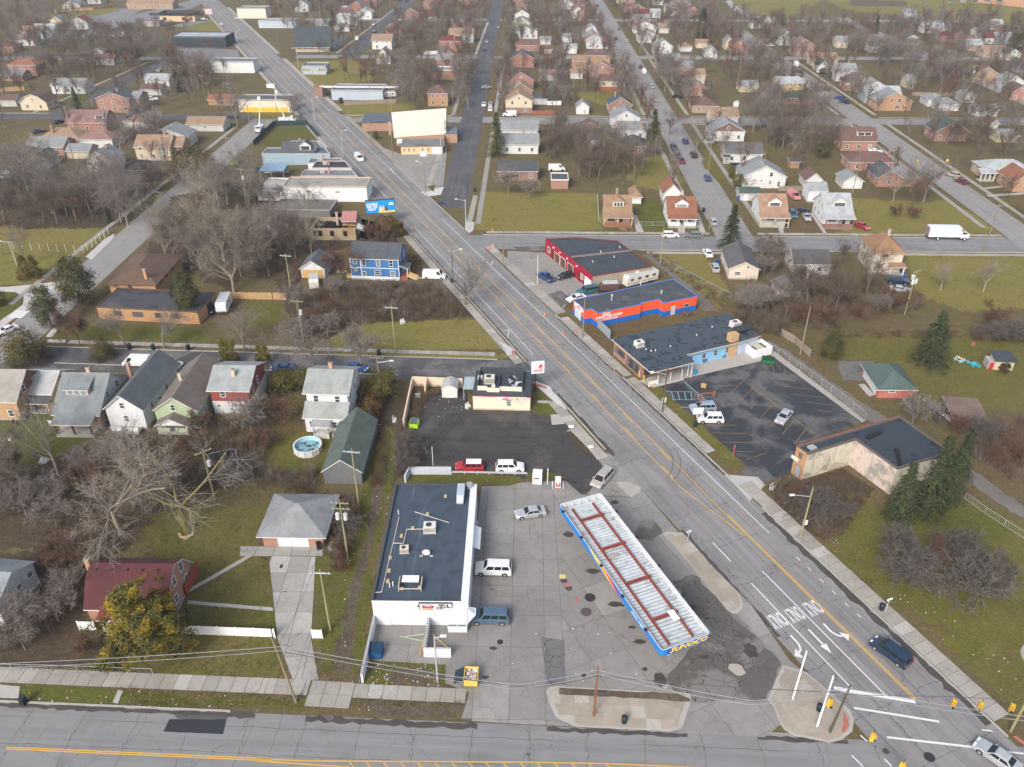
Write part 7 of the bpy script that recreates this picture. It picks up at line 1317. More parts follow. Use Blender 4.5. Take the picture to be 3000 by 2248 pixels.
for kind,col,t,x,y,an in (('pickup','grey','a2',1043,815,NSA),('bigsuv','black','a2',1212,1125,-NSA),('suv','blue','a2',1297,1072,NSA),('bigsuv','black','a2',1360,1175,NSA),('suv','navy','a2',1240,1180,-NSA),('suv','maroon','a2',1267,1220,-NSA),('sedan','silver','a2',1040,635,NSA),('sedan','light blue','a2',1050,660,NSA),('van','white','a2',987,550,NSA),('suv','maroon','a2',963,512,NSA),('sedan','navy','a2',775,298,NSA),('suv','silver','a2',857,318,NSA),('sedan','grey','a2',800,225,NSA),('sedan','silver','a2',720,90,NSA),('sedan','navy','a2',640,50,NSA),('sedan','white','a1',884,190,NSA),('suv','black','a1',890,246,NSA),('van','white','a1',762,300,NSA),('sedan','silver','a1',1730,320,NSA),('suv','navy','a1',1712,380,NSA),('sedan','grey','a1',1770,473,NSA),('sedan','silver','a1',1727,665,R(20)),('sedan','white','a1',1708,795,-NSA),('sedan','silver','a1',1757,790,NSA),('suv','white','a1',1757,830,NSA),('sedan','light blue','a1',1818,212,NSA),('van','white','a1',1900,872,R(180)),('sedan','black','a1',1080,8,NSA),('sedan','navy','a1',1130,14,NSA),
  ('suv','red','a0',805,872,0),('suv','grey','a0',992,874,0),('sedan','white','a0',838,936,0),('sedan','black','a0',442,925,R(70)),('pickup','white','a0',1140,755,0),('pickup','navy','a0',1520,515,R(180)),('sedan','silver','a0',1368,508,R(160)),('sedan','navy','a0',295,995,R(60)),('sedan','red','a0',182,1305,R(10)),('sedan','navy','a0',280,1372,0),('sedan','white','a0',1530,152,0),('suv','black','a0',1295,182,0),('sedan','red','a0',1410,162,R(30)),('sedan','white','a0',1770,145,AVA),('sedan','white','a0',1658,188,AVA),('suv','navy','a0',530,1100,0),('sedan','silver','a0',1210,535,R(70)),('suv','navy','a0',1745,885,R(170)),('sedan','grey','a0',1030,822,R(20)),
  ('sedan','white','a3',930,1145,R(-20)),('sedan','maroon','a3',570,680,NSA),('suv','blue','a3',660,748,R(120)),('sedan','navy','a3',700,775,R(120)),('sedan','navy','a3',362,545,NSA),('sedan','light blue','a3',1450,828,0),('sedan','red','a2',1705,220,R(40)),('sedan','white','a2',1585,832,R(160)),('sedan','grey','a2',1630,828,R(20)),('van','white','a2',335,1280,0),('suv','black','a2',1690,1262,0),('sedan','black','a2',1240,735,0),('sedan','light blue','a1',850,722,0),('sedan','white','a3',150,350,R(20)),('van','white','a2',1915,735,0)):
 car(kind,col,(t,x,y),None,None,an,far=True)
# box truck, bucket trucks, campers, trailers
def box_truck(label,F,Rr,L=10.6,box=(-5.3,3.0,1.0,3.6)):
 a,b=g(*F),g(*Rr);c=(a+b)/2;r=thing('box_truck',label,'truck',(c.x,c.y,.03),math.atan2(a.y - b.y,a.x - b.x));W=carpaint((.74,.75,.76));LM.append(('white box truck',c.x,c.y))
 MB().bx(box[0],-1.25,box[2],box[1],1.25,box[3]).build('cargo_box',[W],r);MB().bx(box[0],-.4,.6,4.0,.4,1.0).build('chassis',M_BLK,r)
 m=MB();m.prism([(3.2,-1.1),(4.6,-1.1),(5.6,-.85),(5.6,.85),(4.6,1.1),(3.2,1.1)],.7,1.7);m.bx(3.2,-1.05,1.7,4.4,1.05,2.5);m.build('cab',W,r);MB().slab([(4.42,-.95,1.75),(4.85,-.95,1.75),(4.85,.95,1.75),(4.42,.95,1.75)],.02,0,0).poly([(4.9,-.95,1.72),(4.9,.95,1.72),(4.43,.9,2.45),(4.43,-.9,2.45)]).build('windshield',glass((.02,.03,.04)),r);MB().slab([(4.4,-1.05,2.5),(3.0,-1.05,3.5),(3.0,1.05,3.5),(4.4,1.05,2.5)],.1,0,0).build('wind_deflector',W,r)
 for s in (-1,1):MB().bx(3.5,s*1.06 - .01,1.75,4.3,s*1.06+.01,2.35).build('side_window',glass((.02,.03,.04)),r)
 t2=MB().tube((0,-.15,0),(0,.15,0),.48,.48,14).mesh('wheel',plain((.02,.02,.02),.9));rm=MB().tube((0,-.16,0),(0,.16,0),.28,.28,10).mesh('rim',plain((.5,.5,.5),.4))
 for x in (-2.6,4.4):
  for s in (-1,1):o=obj('wheel',t2,r,(x,s*1.05,.48));obj('rim',rm,o)
 MB().bx(box[0] - .05,-1.1,1.1,box[0]+.01,1.1,3.4).build('rear_door',plain((.25,.2,.18),.7),r)
 return r
box_truck('white box truck parked along the far street',('b3',1618,568),('b3',1300,562))
def bucket_truck(label,t,x,y,an):
 c=g(t,x,y);r=thing('bucket_truck',label,'truck',(c.x,c.y,.03),an);W=carpaint((.72,.73,.73));MB().bx(-3.2,-1.15,.8,1.2,1.15,1.9).build('utility_body',W,r);MB().bx(1.4,-1.05,.7,2.6,1.05,2.5).bx(2.6,-.95,.7,3.5,.95,1.5).build('cab',W,r);MB().poly([(2.62,-.95,1.6),(2.62,.95,1.6),(2.62,.9,2.35),(2.62,-.9,2.35)]).build('windshield',glass(),r)
 MB().tube((-1,0,1.9),(-1,0,3.0),.35).tube((-1,0,3.0),(-3.5,.4,8.0),.2,.16).tube((-3.5,.4,8.0),(-2.8,.6,11.5),.15,.12).build('boom',plain((.7,.71,.7),.5),r);MB().bx(-3.3,.3,11.0,-2.3,1.3,12.1).build('bucket',plain((.75,.75,.73),.5),r)
 t2=MB().tube((0,-.15,0),(0,.15,0),.45,.45,12).mesh('wheel',plain((.02,.02,.02),.9))
 for xx in (-2.2,2.7):
  for s in (-1,1):obj('wheel',t2,r,(xx,s,.45))
bucket_truck('white bucket truck with raised boom near the fenced lawn','a0',1950,985,R(-88));bucket_truck('white bucket truck working at the yellow painted shop','a1',235,920,0)
def camper(label,F,Rr,L,W,H,paint=(.68,.66,.58),stripe=True,name='camper_trailer',front=0.0,wins=4):
 a,b=g(*F),g(*Rr);c=(a+b)/2;r=thing(name,label,'trailer',(c.x,c.y,.03),math.atan2(a.y - b.y,a.x - b.x));pm=plain(paint,.5)
 m=MB();pr=[(-L/2,.55),(L/2 - front,.55),(L/2,1.1 if front else .55),(L/2 - .1,H - .5),(L/2 - .6,H),(-L/2+.2,H),(-L/2,H - .2)];k=len(m.v)
 for s in (-1,1):m.poly([(x,s*W/2,z) for x,z in (pr if s > 0 else pr[::-1])],0)
 for i in range(len(pr)):x0,z0=pr[i];x1,z1=pr[(i+1) % len(pr)];m.poly([(x0,-W/2,z0),(x1,-W/2,z1),(x1,W/2,z1),(x0,W/2,z0)],1 if i==4 else 0)
 m.build('body',[pm,plain((.45,.47,.48),.6,var=.25)],r)
 for s in (-1,1):
  for i in range(wins):MB().bx(-.45,-.03,-.3,.45,.03,.3).build('window',glass(),r,(-L/2+L*(i+.6)/(wins+.3),s*(W/2+.01),H*.66))
  if stripe:MB().bx(-L/2+.1,s*(W/2+.012) - .01,1.0,L/2 - .3,s*(W/2+.012)+.01,1.15).build('stripe',plain((.2,.16,.13),.6),r)
 t2=MB().tube((0,-.12,0),(0,.12,0),.36,.36,12).mesh('wheel',plain((.02,.02,.02),.9))
 for x in (-L*.2,-L*.2 - .8):
  for s in (-1,1):obj('wheel',t2,r,(x,s*(W/2 - .1),.36))
 if wins==4:MB().bx(.5,-.5,H,1.3,.3,H+.3).build('roof_unit',plain((.6,.6,.58),.6),r)
 MB().bx(L/2,-.08,.5,L/2+1.1,.08,.62).build('drawbar',M_BLK,r)
camper('long white camper trailer parked behind the car wash',('b2',835,925),('b2',1070,865),9.2,2.5,3.0,(.66,.64,.58));camper('dark brown cargo trailer beside the camper',('b2',665,955),('b2',785,950),4.6,2.1,2.2,(.12,.065,.055),False,'cargo_trailer',0,0)
camper('old cream camper standing before the small boarded garage',('b1',440,975),('b1',440,870),4.4,2.2,2.6,(.62,.60,.52),False,'camper_trailer',0,1);camper('white step van beside the orange brick wing',('b0',1665,1145),('b0',1710,1045),6.2,2.3,3.0,(.66,.67,.68),False,'step_van',.5,1);camper('small white camper on the side street far off',('a3',345,520),('a3',320,485),5,2.3,2.7,(.7,.7,.68),False,'camper_trailer',0,2);camper('white cargo trailer standing on the side street',('a3',495,735),('a3',560,735),4.5,2.2,2.5,(.72,.72,.72),False,'cargo_trailer',0,0);camper('long white camper beside the torn roofed workshop',('a1',905,738),('a1',1055,728),8,2.4,2.6,(.7,.7,.68),True,'camper_trailer',.6,3)

# ------------------------------------------------------------------ vegetation
def bulk(name,V,Fq,mats,mi=None):
 me=bpy.data.meshes.new(name);V=np.asarray(V,np.float32).reshape(-1,3);Fq=np.asarray(Fq,np.int32);n,k=Fq.shape
 me.vertices.add(len(V));me.vertices.foreach_set('co',V.ravel());me.loops.add(n*k);me.loops.foreach_set('vertex_index',Fq.ravel());me.polygons.add(n)
 me.polygons.foreach_set('loop_start',np.arange(0,n*k,k,dtype=np.int32))
 for m in (mats if isinstance(mats,list) else [mats]):me.materials.append(m)
 if mi is not None:me.polygons.foreach_set('material_index',np.asarray(mi,np.int32))
 me.update(calc_edges=True);return me
def basis(D):
 D=D/np.maximum(1e-6,np.linalg.norm(D,axis=1,keepdims=True));H=np.where(np.abs(D[:,2:3]) < .9,[[0,0,1.]],[[1.,0,0]]);A=np.cross(D,H);A/=np.linalg.norm(A,axis=1,keepdims=True);return A,np.cross(D,A)
def tubes(S,k):
 S=np.asarray(S,float);P0,P1,r0,r1=S[:,:3],S[:,3:6],S[:,6],S[:,7];A,B=basis(P1 - P0);n=len(S);V=np.zeros((n,2*k,3))
 for i in range(k):
  t=2*math.pi*i/k;o=A*math.cos(t)+B*math.sin(t);V[:,i]=P0+o*r0[:,None];V[:,k+i]=P1+o*r1[:,None]
 base=(np.arange(n)*2*k)[:,None,None];q=np.array([[i,(i+1) % k,k+(i+1) % k,k+i] for i in range(k)])[None];return V.reshape(-1,3),(base+q).reshape(-1,4)
def ribbons(S,rs):
 S=np.asarray(S,float);P0,P1,r0,r1=S[:,:3],S[:,3:6],S[:,6],S[:,7];A,B=basis(P1 - P0);t=rs.uniform(0,math.pi,len(S))[:,None];o=A*np.cos(t)+B*np.sin(t)
 V=np.stack([P0 - o*r0[:,None],P0+o*r0[:,None],P1+o*r1[:,None],P1 - o*r1[:,None]],1);return V.reshape(-1,3),np.arange(len(S)*4).reshape(-1,4)
def join(*VF):
 V,Fs,n=[],[],0
 for v,f in VF:V.append(v);Fs.append(f+n);n+=len(v)
 return np.concatenate(V),np.concatenate(Fs)
def bark(c,name='bark'):
 m,t,b=nt(name);o=nd(t,'ShaderNodeTexCoord').outputs['Object'];oi=nd(t,'ShaderNodeObjectInfo').outputs['Random']
 f=noise(t,mapv(t,o,(3,3,.8)),1.5,4,.7);col=mix(t,f,scl(c,.65),scl(c,1.35));col=mix(t,mth(t,'MULTIPLY',oi,.5),col,scl(c,.62));setc(t,b,col);b.inputs['Roughness'].default_value=.95;b.inputs['Specular IOR Level'].default_value=.1;return m
TW={'lilac':(bark((.245,.21,.175)),bark((.222,.192,.172))),'brown':(bark((.17,.135,.105)),bark((.150,.115,.092))),'tan':(bark((.33,.275,.20)),bark((.29,.25,.20))),'moss':(bark((.21,.175,.065)),bark((.235,.205,.182))),'grey':(bark((.13,.112,.098)),bark((.135,.118,.106))),'rust':(bark((.14,.095,.07)),bark((.155,.092,.065)))}
def bare_proto(seed,H,fork=.3,spread=38,up=.10,nl=6,kids=(6,7,9),tone='lilac',lean=0.0,taper=.021):
 rs=np.random.RandomState(seed);big,mid,fine=[],[],[]
 def grow(p,d,L,r,lev):
  ns=(4,4,3,2,1)[lev];pts=[p]
  for i in range(ns):
   d=d+rs.normal(0,(.04,.13,.17,.2,.2)[lev],3);d[2]+=up*(0,.6,.6,.4,.2)[lev];d=d/np.linalg.norm(d);q=p+d*L/ns;r2=r*(.88 if lev < 2 else .8)
   (big if lev < 2 else mid if lev < 4 else fine).append((*p,*q,r,r2));p,r=q,r2;pts.append(p)
  if lev >=4:return
  n=(nl,*kids)[lev]
  for i in range(n):
   t=rs.uniform(.62,1.0) if lev==0 else rs.uniform(.25,1.0);x=t*ns;a=min(int(x),ns - 1);b=pts[a]+(pts[a+1] - pts[a])*(x - a)
   ax=rs.normal(size=3);ax -=d*ax.dot(d);ax/=np.linalg.norm(ax);an=R(rs.normal((spread,spread*1.1,44,46)[lev],9));nd_=d*math.cos(an)+ax*math.sin(an)
   grow(b,nd_,L*rs.uniform(*((1.1,1.9),(.45,.75),(.42,.7),(.45,.75))[lev])*(1.0 if lev else 1.0)*(1 - .25*(1 - t)),r*(.62,.5,.5,.5)[lev],lev+1)
 grow(np.array([0.,0,0]),np.array([lean,0,1.]),H*fork,H*taper,0)
 top=max(s[5] for s in big+mid+fine);k=H/top
 sc=lambda L:[tuple(np.array(s[:6])*k)+(s[6],s[7]) for s in L]
 big,mid,fine=sc(big),sc(mid),sc(fine);mid=[(*s[:6],max(s[6],.028),max(s[7],.02)) for s in mid];fine=[(*s[:6],.019,.007) for s in fine]
 tb,tf=TW[tone];me1=bulk('trunk',*tubes(big,6),tb);v,f=join(tubes(mid,3),ribbons(fine,rs));me2=bulk('crown',v,f,tf);return me1,me2,H
BP={'big':[bare_proto(1,15,.26,36,.10),bare_proto(2,16,.30,32,.14),bare_proto(3,14,.22,42,.07)],'brown':[bare_proto(4,14,.24,34,.12,tone='brown'),bare_proto(5,13,.28,38,.08,tone='brown')],'tall':[bare_proto(6,18,.46,24,.22,nl=5,tone='tan'),bare_proto(7,17,.40,26,.2,nl=6,tone='tan')],
  'small':[bare_proto(8,7,.16,40,.08,nl=7,taper=.016),bare_proto(9,6.5,.12,34,.14,nl=8,tone='rust',taper=.012)],'moss':[bare_proto(10,18,.34,52,.04,nl=6,tone='moss',taper=.028)],'pale':[bare_proto(12,19,.20,40,.08,nl=6,tone='tan',taper=.022)],'bush':[bare_proto(13,5,.10,50,.02,nl=13,tone='grey',taper=.011),bare_proto(14,5,.06,40,.08,nl=11,tone='rust',taper=.009),bare_proto(15,5,.10,52,.0,nl=12,tone='grey',taper=.011)]}
TN={'big':'bare grey tree','brown':'bare brown tree','tall':'tall thin bare tree','small':'small bare tree','moss':'bare tree with mossy limbs','pale':'tall pale bare tree','bush':'bare twiggy bush'}
NT=[0]
def tree(kind,P,h=None,rz=None,label=None):
 pr=rnd.choice(BP[kind]);s=(h or pr[2]*rnd.uniform(.75,1.05))/pr[2]
 r=thing('bare_tree' if kind !='bush' else 'bare_bush',label,'tree' if kind !='bush' else 'bush',(P[0],P[1],0),rnd.uniform(0,6.28) if rz is None else rz);NT[0]+=1
 w=s*rnd.uniform(.9,1.15);r.scale=(w,w,s);obj('trunk',pr[0],r);obj('crown',pr[1],r)
 if not label:later(r,TN[kind],r['category'] if 'category' in r else ('tree' if kind !='bush' else 'bush'),'bare trees' if kind !='bush' else 'bare bushes',P[0],P[1])
 else:r['group']='bare trees'
 return r
def inside(p,poly):
 c=False;n=len(poly)
 for i in range(n):
  a,b=poly[i],poly[i - 1]
  if (a[1] > p[1]) !=(b[1] > p[1]) and p[0] < (b[0] - a[0])*(p[1] - a[1])/(b[1] - a[1])+a[0]:c=not c
 return c
BOXES=[]                                       # building footprints, kept clear of trunks
for o in list(bpy.data.objects):
 if o.parent is None and o.get('category') in ('house','garage','shop','store','church','workshop','car wash','shed','building','restaurant','school','canopy','trailer','truck','car','van','pickup','minivan'):
  xs=[];
  for ch_ in o.children:
   if ch_.type=='MESH' and ch_.name.split('.')[0] in ('wall','body','foundation','cargo_box','block_wall','roof'):
    ca_,sa_=math.cos(o.rotation_euler[2]),math.sin(o.rotation_euler[2])
    for v in ch_.bound_box:xs.append((o.location.x+v[0]*ca_ - v[1]*sa_,o.location.y+v[0]*sa_+v[1]*ca_))
  if xs:BOXES.append((min(q[0] for q in xs) - .6,max(q[0] for q in xs)+.6,min(q[1] for q in xs) - .6,max(q[1] for q in xs)+.6))
BXA=np.array(BOXES)
def onroad(x,y,pad=1.2):
 q=Vector((x,y)) - AV0
 if abs(q.dot(AVR)) < 9.5+pad and q.dot(AVD) > -60:return True
 for yy,w,x0,x1 in ((202,9.6,-14,330),(330.5,9,-360,420),(455,9.5,-330,420),(590,9,-140,420)):
  if abs(y - (yy - .018*x)) < w/2+pad and x0 < x < x1:return True
 for y0,y1,xa,xb,w in ((228,900,-17.4,-8,8.6),(202,900,60.2,68,10),(196,612,138.5,143,9.5),(139,332,-105,-99,9.6),(332,520,-186,-180,8.5),(455,900,-88,-72,9.5),(330,600,222,226,9)):
  if y0 < y < y1 and abs(x - (xa+(xb - xa)*(y - y0)/(y1 - y0))) < w/2+pad:return True
 return y < 60 or (-118 < x < 5 and 130 < y+.055*x < 142)
def clear(x,y):return not onroad(x,y) and not ((BXA[:,0] < x) & (x < BXA[:,1]) & (BXA[:,2] < y) & (y < BXA[:,3])).any()
def sample(poly,n,mind=0.0,tries=40,rg=rnd):
 xs=[p[0] for p in poly];ys=[p[1] for p in poly];out=[]
 for _ in range(n*tries):
  if len(out) >=n:break
  p=(rg.uniform(min(xs),max(xs)),rg.uniform(min(ys),max(ys)))
  if inside(p,poly) and clear(*p) and (not mind or all((p[0] - q[0])**2+(p[1] - q[1])**2 > mind*mind for q in out)):out.append(p)
 return out
# single trees read off the photograph
tree('moss',g('c0',1405,1420),18,R(200),'great bare tree with mossy yellow limbs and split logs round its foot');tree('pale',g('c0',905,1445),19,R(30),'great pale bare tree forking low beside the red roofed brick house')
for kind,t,x,y,h in (('small','d0',190,640,7),('small','d0',190,780,6),('small','c1',195,640,7.5),('small','c0',1890,690,8.5),('tall','b0',1255,765,18),('tall','b0',1312,742,18),('tall','b0',1332,735,17),('big','b0',960,462,13),('big','b0',505,385,13),('small','b0',602,1362,9),('big','b0',940,1362,10),('big','b0',1235,1378,10),('big','b0',1835,1395,10),('pale','b0',1755,960,15),('tall','b0',1975,745,15),('big','b1',432,1512,13),('small','b1',790,1540,11),('small','b1',640,880,10),('tall','b1',420,692,13),('big','b1',1570,1060,12),('small','b1',905,610,8),('big','b3',1290,290,16),('big','b3',1062,285,15),('brown','a2',1180,1015,10),('big','a2',1380,1140,13),('brown','a2',300,1120,11),('brown','a2',380,1160,11),('tall','a0',340,1392,18),('tall','a0',215,1432,18),('big','a0',120,1340,15),('big','a0',1780,950,15),('big','a0',1600,640,18),('big','a0',340,180,18),('big','a0',300,150,16),('small','c3',1200,640,8),('brown','b3',700,760,9),('small','b2',1760,1130,7),('small','b2',1800,1140,8),('small','b3',20,1130,8),('small','b3',380,1230,8),('small','b3',1780,1240,7),('tall','b3',1420,950,9),('tall','b3',1740,960,10),('big','a1',265,885,12),('big','a1',780,225,16),('brown','a1',690,575,8),('big','a1',1590,820,12),('big','a1',1560,700,11),('big','a1',1640,560,12),('small','b1',1890,230,9),('small','b2',130,265,7),('small','b1',150,360,9),('big','b1',395,400,12),('big','a3',560,900,12),('big','a2',1580,300,16)):
 tree(kind,g(t,x,y),h)
for t,x,y,h in (('c3',470,1290,5.5),('c3',330,1220,4.5),('c3',600,1330,4.5),('c3',1080,1580,5.0),('d3',1080,230,6),('d3',1200,290,6),('d3',1330,150,6),('d3',1650,350,7),('d3',1540,120,6),('d3',1800,300,6.5),('c1',1150,810,3.6),('c1',1145,890,4.4),('c1',1125,985,4.2),('c1',680,1420,4),('c1',640,1610,3.6),('d1',620,190,3.4),('d0',640,800,3.2),('c0',1950,600,4.5),('c0',2000,800,4.5),('c1',700,1330,3.8),('c3',1830,940,5),('c3',1950,900,6),('c3',1700,720,5),('c3',1550,700,5),('b3',1200,420,5),('b3',1080,400,4.5),('b3',1800,1330,5),('b3',1950,1330,6),('c0',1500,680,5),('c0',1600,1050,4.5),('c0',1750,1080,5),('c0',1850,1000,4)):
 tree('bush',g(t,x,y),h)
for n,md,kinds,q in ((15,4.5,('big','big','pale','tall'),('b0',1300,230,1900,100,2047,650,1750,900,1420,760,1180,690)),(26,4,('big','brown','big'),('b0',-50,60,900,120,1200,190,900,460,400,470,-50,470)),(12,4,('big','small','small'),('c0',420,1000,900,850,1450,850,1500,1000,1250,1250,900,1300,400,1400)),(7,3,('small','big'),('c0',-100,1000,250,980,300,1350,-100,1400)),(4,3,('small',),('d0',400,120,560,100,560,560,400,620)),(12,4,('big','brown','small'),('b1',-50,200,380,380,420,620,300,900,-50,800)),(6,4,('small',),('b1',250,1050,600,950,800,1250,300,1380)),(13,4.5,('brown','small','small'),('b3',60,920,600,920,820,920,960,1040,1250,1080,1100,1120,600,1240,100,1200)),(6,3,('small',),('b3',-50,600,200,620,250,850,-40,850)),(20,4.5,('brown','brown','big'),('a2',220,960,520,1040,760,1170,1000,1250,900,1400,450,1410,240,1200)),(20,5,('brown','big'),('a3',760,380,1600,420,1620,640,1240,640,1080,560,800,450)),(16,5,('brown','big'),('a3',20,760,470,810,640,950,480,1240,120,1080)),(12,5,('brown','big'),('a3',1260,880,2047,900,2047,1150,1650,1190,1300,1060)),(20,6,('brown','big','big'),('a0',0,400,1230,360,1200,540,620,690,0,560)),(12,5,('big','brown'),('a1',920,500,1290,480,1290,720,1100,750)),(8,5,('big','brown'),('a0',860,1000,1400,930,1320,1100,900,1300)),(6,5,('big',),('a1',-20,330,220,600,180,700,-20,560)),(8,5,('brown','big'),('a2',1750,860,2047,900,2047,1100,1880,1180,1760,1000)),(8,5,('brown','big'),('a2',1060,500,1250,560,1250,760,1090,660))):
 for p in sample(gl(*q),n,md):tree(rnd.choice(kinds),p)

# evergreens and leafy shrubs
def leafmat(c1,c2):
 m,t,b=nt('foliage');o=nd(t,'ShaderNodeTexCoord').outputs['Object'];oi=nd(t,'ShaderNodeObjectInfo').outputs['Random'];f=noise(t,o,.9,4,.7);col=mix(t,ramp(t,f,.35,.68),c1,c2);col=mix(t,mth(t,'MULTIPLY',oi,.35),col,scl(c1,.6));setc(t,b,col);b.inputs['Roughness'].default_value=.8;b.inputs['Specular IOR Level'].default_value=.15;return m
def quads(P,N,s,rs,asp=.45):
 A,B=basis(N);t=rs.uniform(0,6.28,len(P))[:,None];U=A*np.cos(t)+B*np.sin(t);W=np.cross(N/np.linalg.norm(N,axis=1,keepdims=True),U)*asp;s=s[:,None]
 V=np.stack([P - U*s - W*s*.6,P+U*s - W*s*.3,P+U*s*1.1+W*s*.3,P - U*s+W*s*.6],1);return V.reshape(-1,3),np.arange(len(P)*4).reshape(-1,4)
def spruce_proto(seed,H,Rb,mats,tiers=26,nb=9):
 rs=np.random.RandomState(seed);P,N,S=[],[],[]
 for i in range(tiers):
  z=H*(.05+.95*(i/tiers)**.92)
  for j in range(nb if i < tiers*.7 else nb - 3):
   a=rs.uniform(0,6.28);L=Rb*(1 - z/(H*1.02))**.85*rs.uniform(.7,1.15)+.15
   for k in range(6):
    t=(k+.6)/6;
    for q in range(3):P.append((L*t*math.cos(a)+rs.normal(0,.12),L*t*math.sin(a)+rs.normal(0,.12),z - .35*L*t*t+rs.normal(0,.12)));N.append((math.cos(a)*.5+rs.normal(0,.4),math.sin(a)*.5+rs.normal(0,.4),.8));S.append(rs.uniform(.16,.34)*(.6+.4*H/12))
 v,f=quads(np.array(P),np.array(N),np.array(S),rs);mi=(rs.rand(len(P)) < .4).astype(int);return bulk('trunk',*tubes([(0,0,0,0,0,H*.97,H*.016,.02)],6),TW['brown'][0]),bulk('crown',v,f,mats,mi),H
def leafy_proto(seed,H,rx,n,mats,shape='egg',s=(.12,.26),clumps=70,share=(.5,),jit=.16):
 rs=np.random.RandomState(seed);C=[]
 for i in range(clumps):
  u=rs.uniform(0,1);a=rs.uniform(0,6.28)
  if shape=='cone':z=H*(.06+.94*u**1.2);r=rx*(1 - z/(H*1.05))**.7
  else:z=H*(.08+.9*u);q=(z/H - .42)/.58;r=rx*math.sqrt(max(.02,1 - min(1,abs(q))**2.2))
  r*=rs.uniform(.55,1.12) if shape !='cone' else rs.uniform(.75,1.05);C.append((r*math.cos(a),r*math.sin(a),z))
 if shape=='lobes':
  C=[];lob=[(rs.uniform(-.62,.62)*rx,rs.uniform(-.62,.62)*rx,H*rs.uniform(.16,.62),rs.uniform(.26,.44)*rx) for _ in range(15)]+[(rs.normal(0,.16)*rx,rs.normal(0,.16)*rx,H*(.66+.08*q),rx*(.34 - .06*q)) for q in range(4)]
  for i in range(clumps):l=lob[rs.randint(len(lob))];d=rs.normal(size=3);d/=np.linalg.norm(d);C.append((l[0]+d[0]*l[3],l[1]+d[1]*l[3],max(.5,l[2]+d[2]*l[3]*1.1)))
 C=np.array(C);ci=rs.randint(0,clumps,n);P=C[ci]+rs.normal(0,jit*rx,(n,3))*[1,1,.8];N=P - [0,0,H*.35];N=N/np.linalg.norm(N,axis=1,keepdims=True)+rs.normal(0,.45,(n,3));P[:,2]=np.maximum(P[:,2],.05)
 v,f=quads(P,N,rs.uniform(*s,n),rs,.6);rc=rs.rand(clumps);mi=np.digitize(np.clip(rc[ci]+rs.normal(0,.16,n),0,1),share);return bulk('trunk',*tubes([(0,0,0,0,0,H*.7,H*.02,.03)]+[(0,0,H*.15,*(c*.9),.05,.02) for c in C[:25]],5),TW['brown'][0]),bulk('crown',v,f,mats,mi),H
L_DK=leafmat((.028,.042,.022),(.052,.068,.032));L_MD=leafmat((.05,.062,.028),(.09,.095,.04));L_OL=leafmat((.085,.075,.022),(.15,.12,.03));L_GO=leafmat((.13,.115,.022),(.22,.17,.03));L_YE=leafmat((.27,.19,.016),(.36,.25,.026));L_BR=leafmat((.12,.065,.028),(.18,.10,.04));L_SAGE=leafmat((.062,.07,.034),(.105,.108,.052));L_YG=leafmat((.16,.14,.018),(.24,.195,.026))
EP={'spruce':spruce_proto(1,12,3.4,[L_DK,L_MD]),'gold_spruce':spruce_proto(2,14,3.8,[L_MD,L_OL]),'wide_spruce':spruce_proto(3,11,4.4,[L_DK,L_MD],28,11),'juniper':leafy_proto(4,9,3.6,5200,[L_OL,L_MD,L_SAGE],'egg',(.14,.30),90,(.35,.7)),'cypress':leafy_proto(5,5,1.1,1800,[L_GO,L_OL],'cone',(.08,.18),60),'brown_cone':leafy_proto(6,6.5,2.8,3600,[L_OL,L_BR],'cone',(.10,.2),120,(.5,),.10),'yew':leafy_proto(7,4.5,2.4,3000,[L_OL,L_GO,L_MD],'egg',(.10,.2),60,(.4,.7)),'rust_shrub':leafy_proto(8,4,1.8,2200,[L_BR,L_OL],'egg',(.10,.2),50,(.7,)),'yellow_tree':leafy_proto(9,11.5,5.0,22000,[L_MD,L_OL,L_YG,L_YE],'lobes',(.09,.2),420,(.25,.50,.78),.05),'bronze':leafy_proto(10,7,4.0,5000,[L_BR,L_OL,L_MD],'egg',(.13,.26),80,(.35,.75)),'round':leafy_proto(11,2.2,1.1,1500,[L_DK,L_MD],'egg',(.07,.14),40)}
EN={'spruce':('dark green spruce','spruce_tree'),'gold_spruce':('olive green spruce','spruce_tree'),'wide_spruce':('broad dark spruce','spruce_tree'),'juniper':('dense green juniper','evergreen_tree'),'cypress':('narrow golden cypress','evergreen_tree'),'brown_cone':('brownish clipped cone shrub','evergreen_shrub'),'yew':('olive evergreen shrub','evergreen_shrub'),'rust_shrub':('rusty brown shrub','evergreen_shrub'),'yellow_tree':('yellow green leafy tree','leafy_tree'),'bronze':('bronze green juniper','evergreen_tree'),'round':('small round green shrub','evergreen_shrub')}
def ever(kind,P,h=None,label=None,w=1.0):
 pr=EP[kind];s=(h or pr[2])/pr[2];ph,nm=EN[kind];cat='shrub' if 'shrub' in nm else 'tree';r=thing(nm,label,cat,(P[0],P[1],0),rnd.uniform(0,6.28));r.scale=(s*w,s*w,s);obj('trunk',pr[0],r);obj('crown',pr[1],r)
 if not label:later(r,ph,cat,'evergreens',P[0],P[1])
 return r
ever('yellow_tree',g('d0',1120,830),12.6,'yellow green leafy tree hanging over the white fence',1.08);LM.append(('yellow green tree',*g('d0',1075,860).xy))
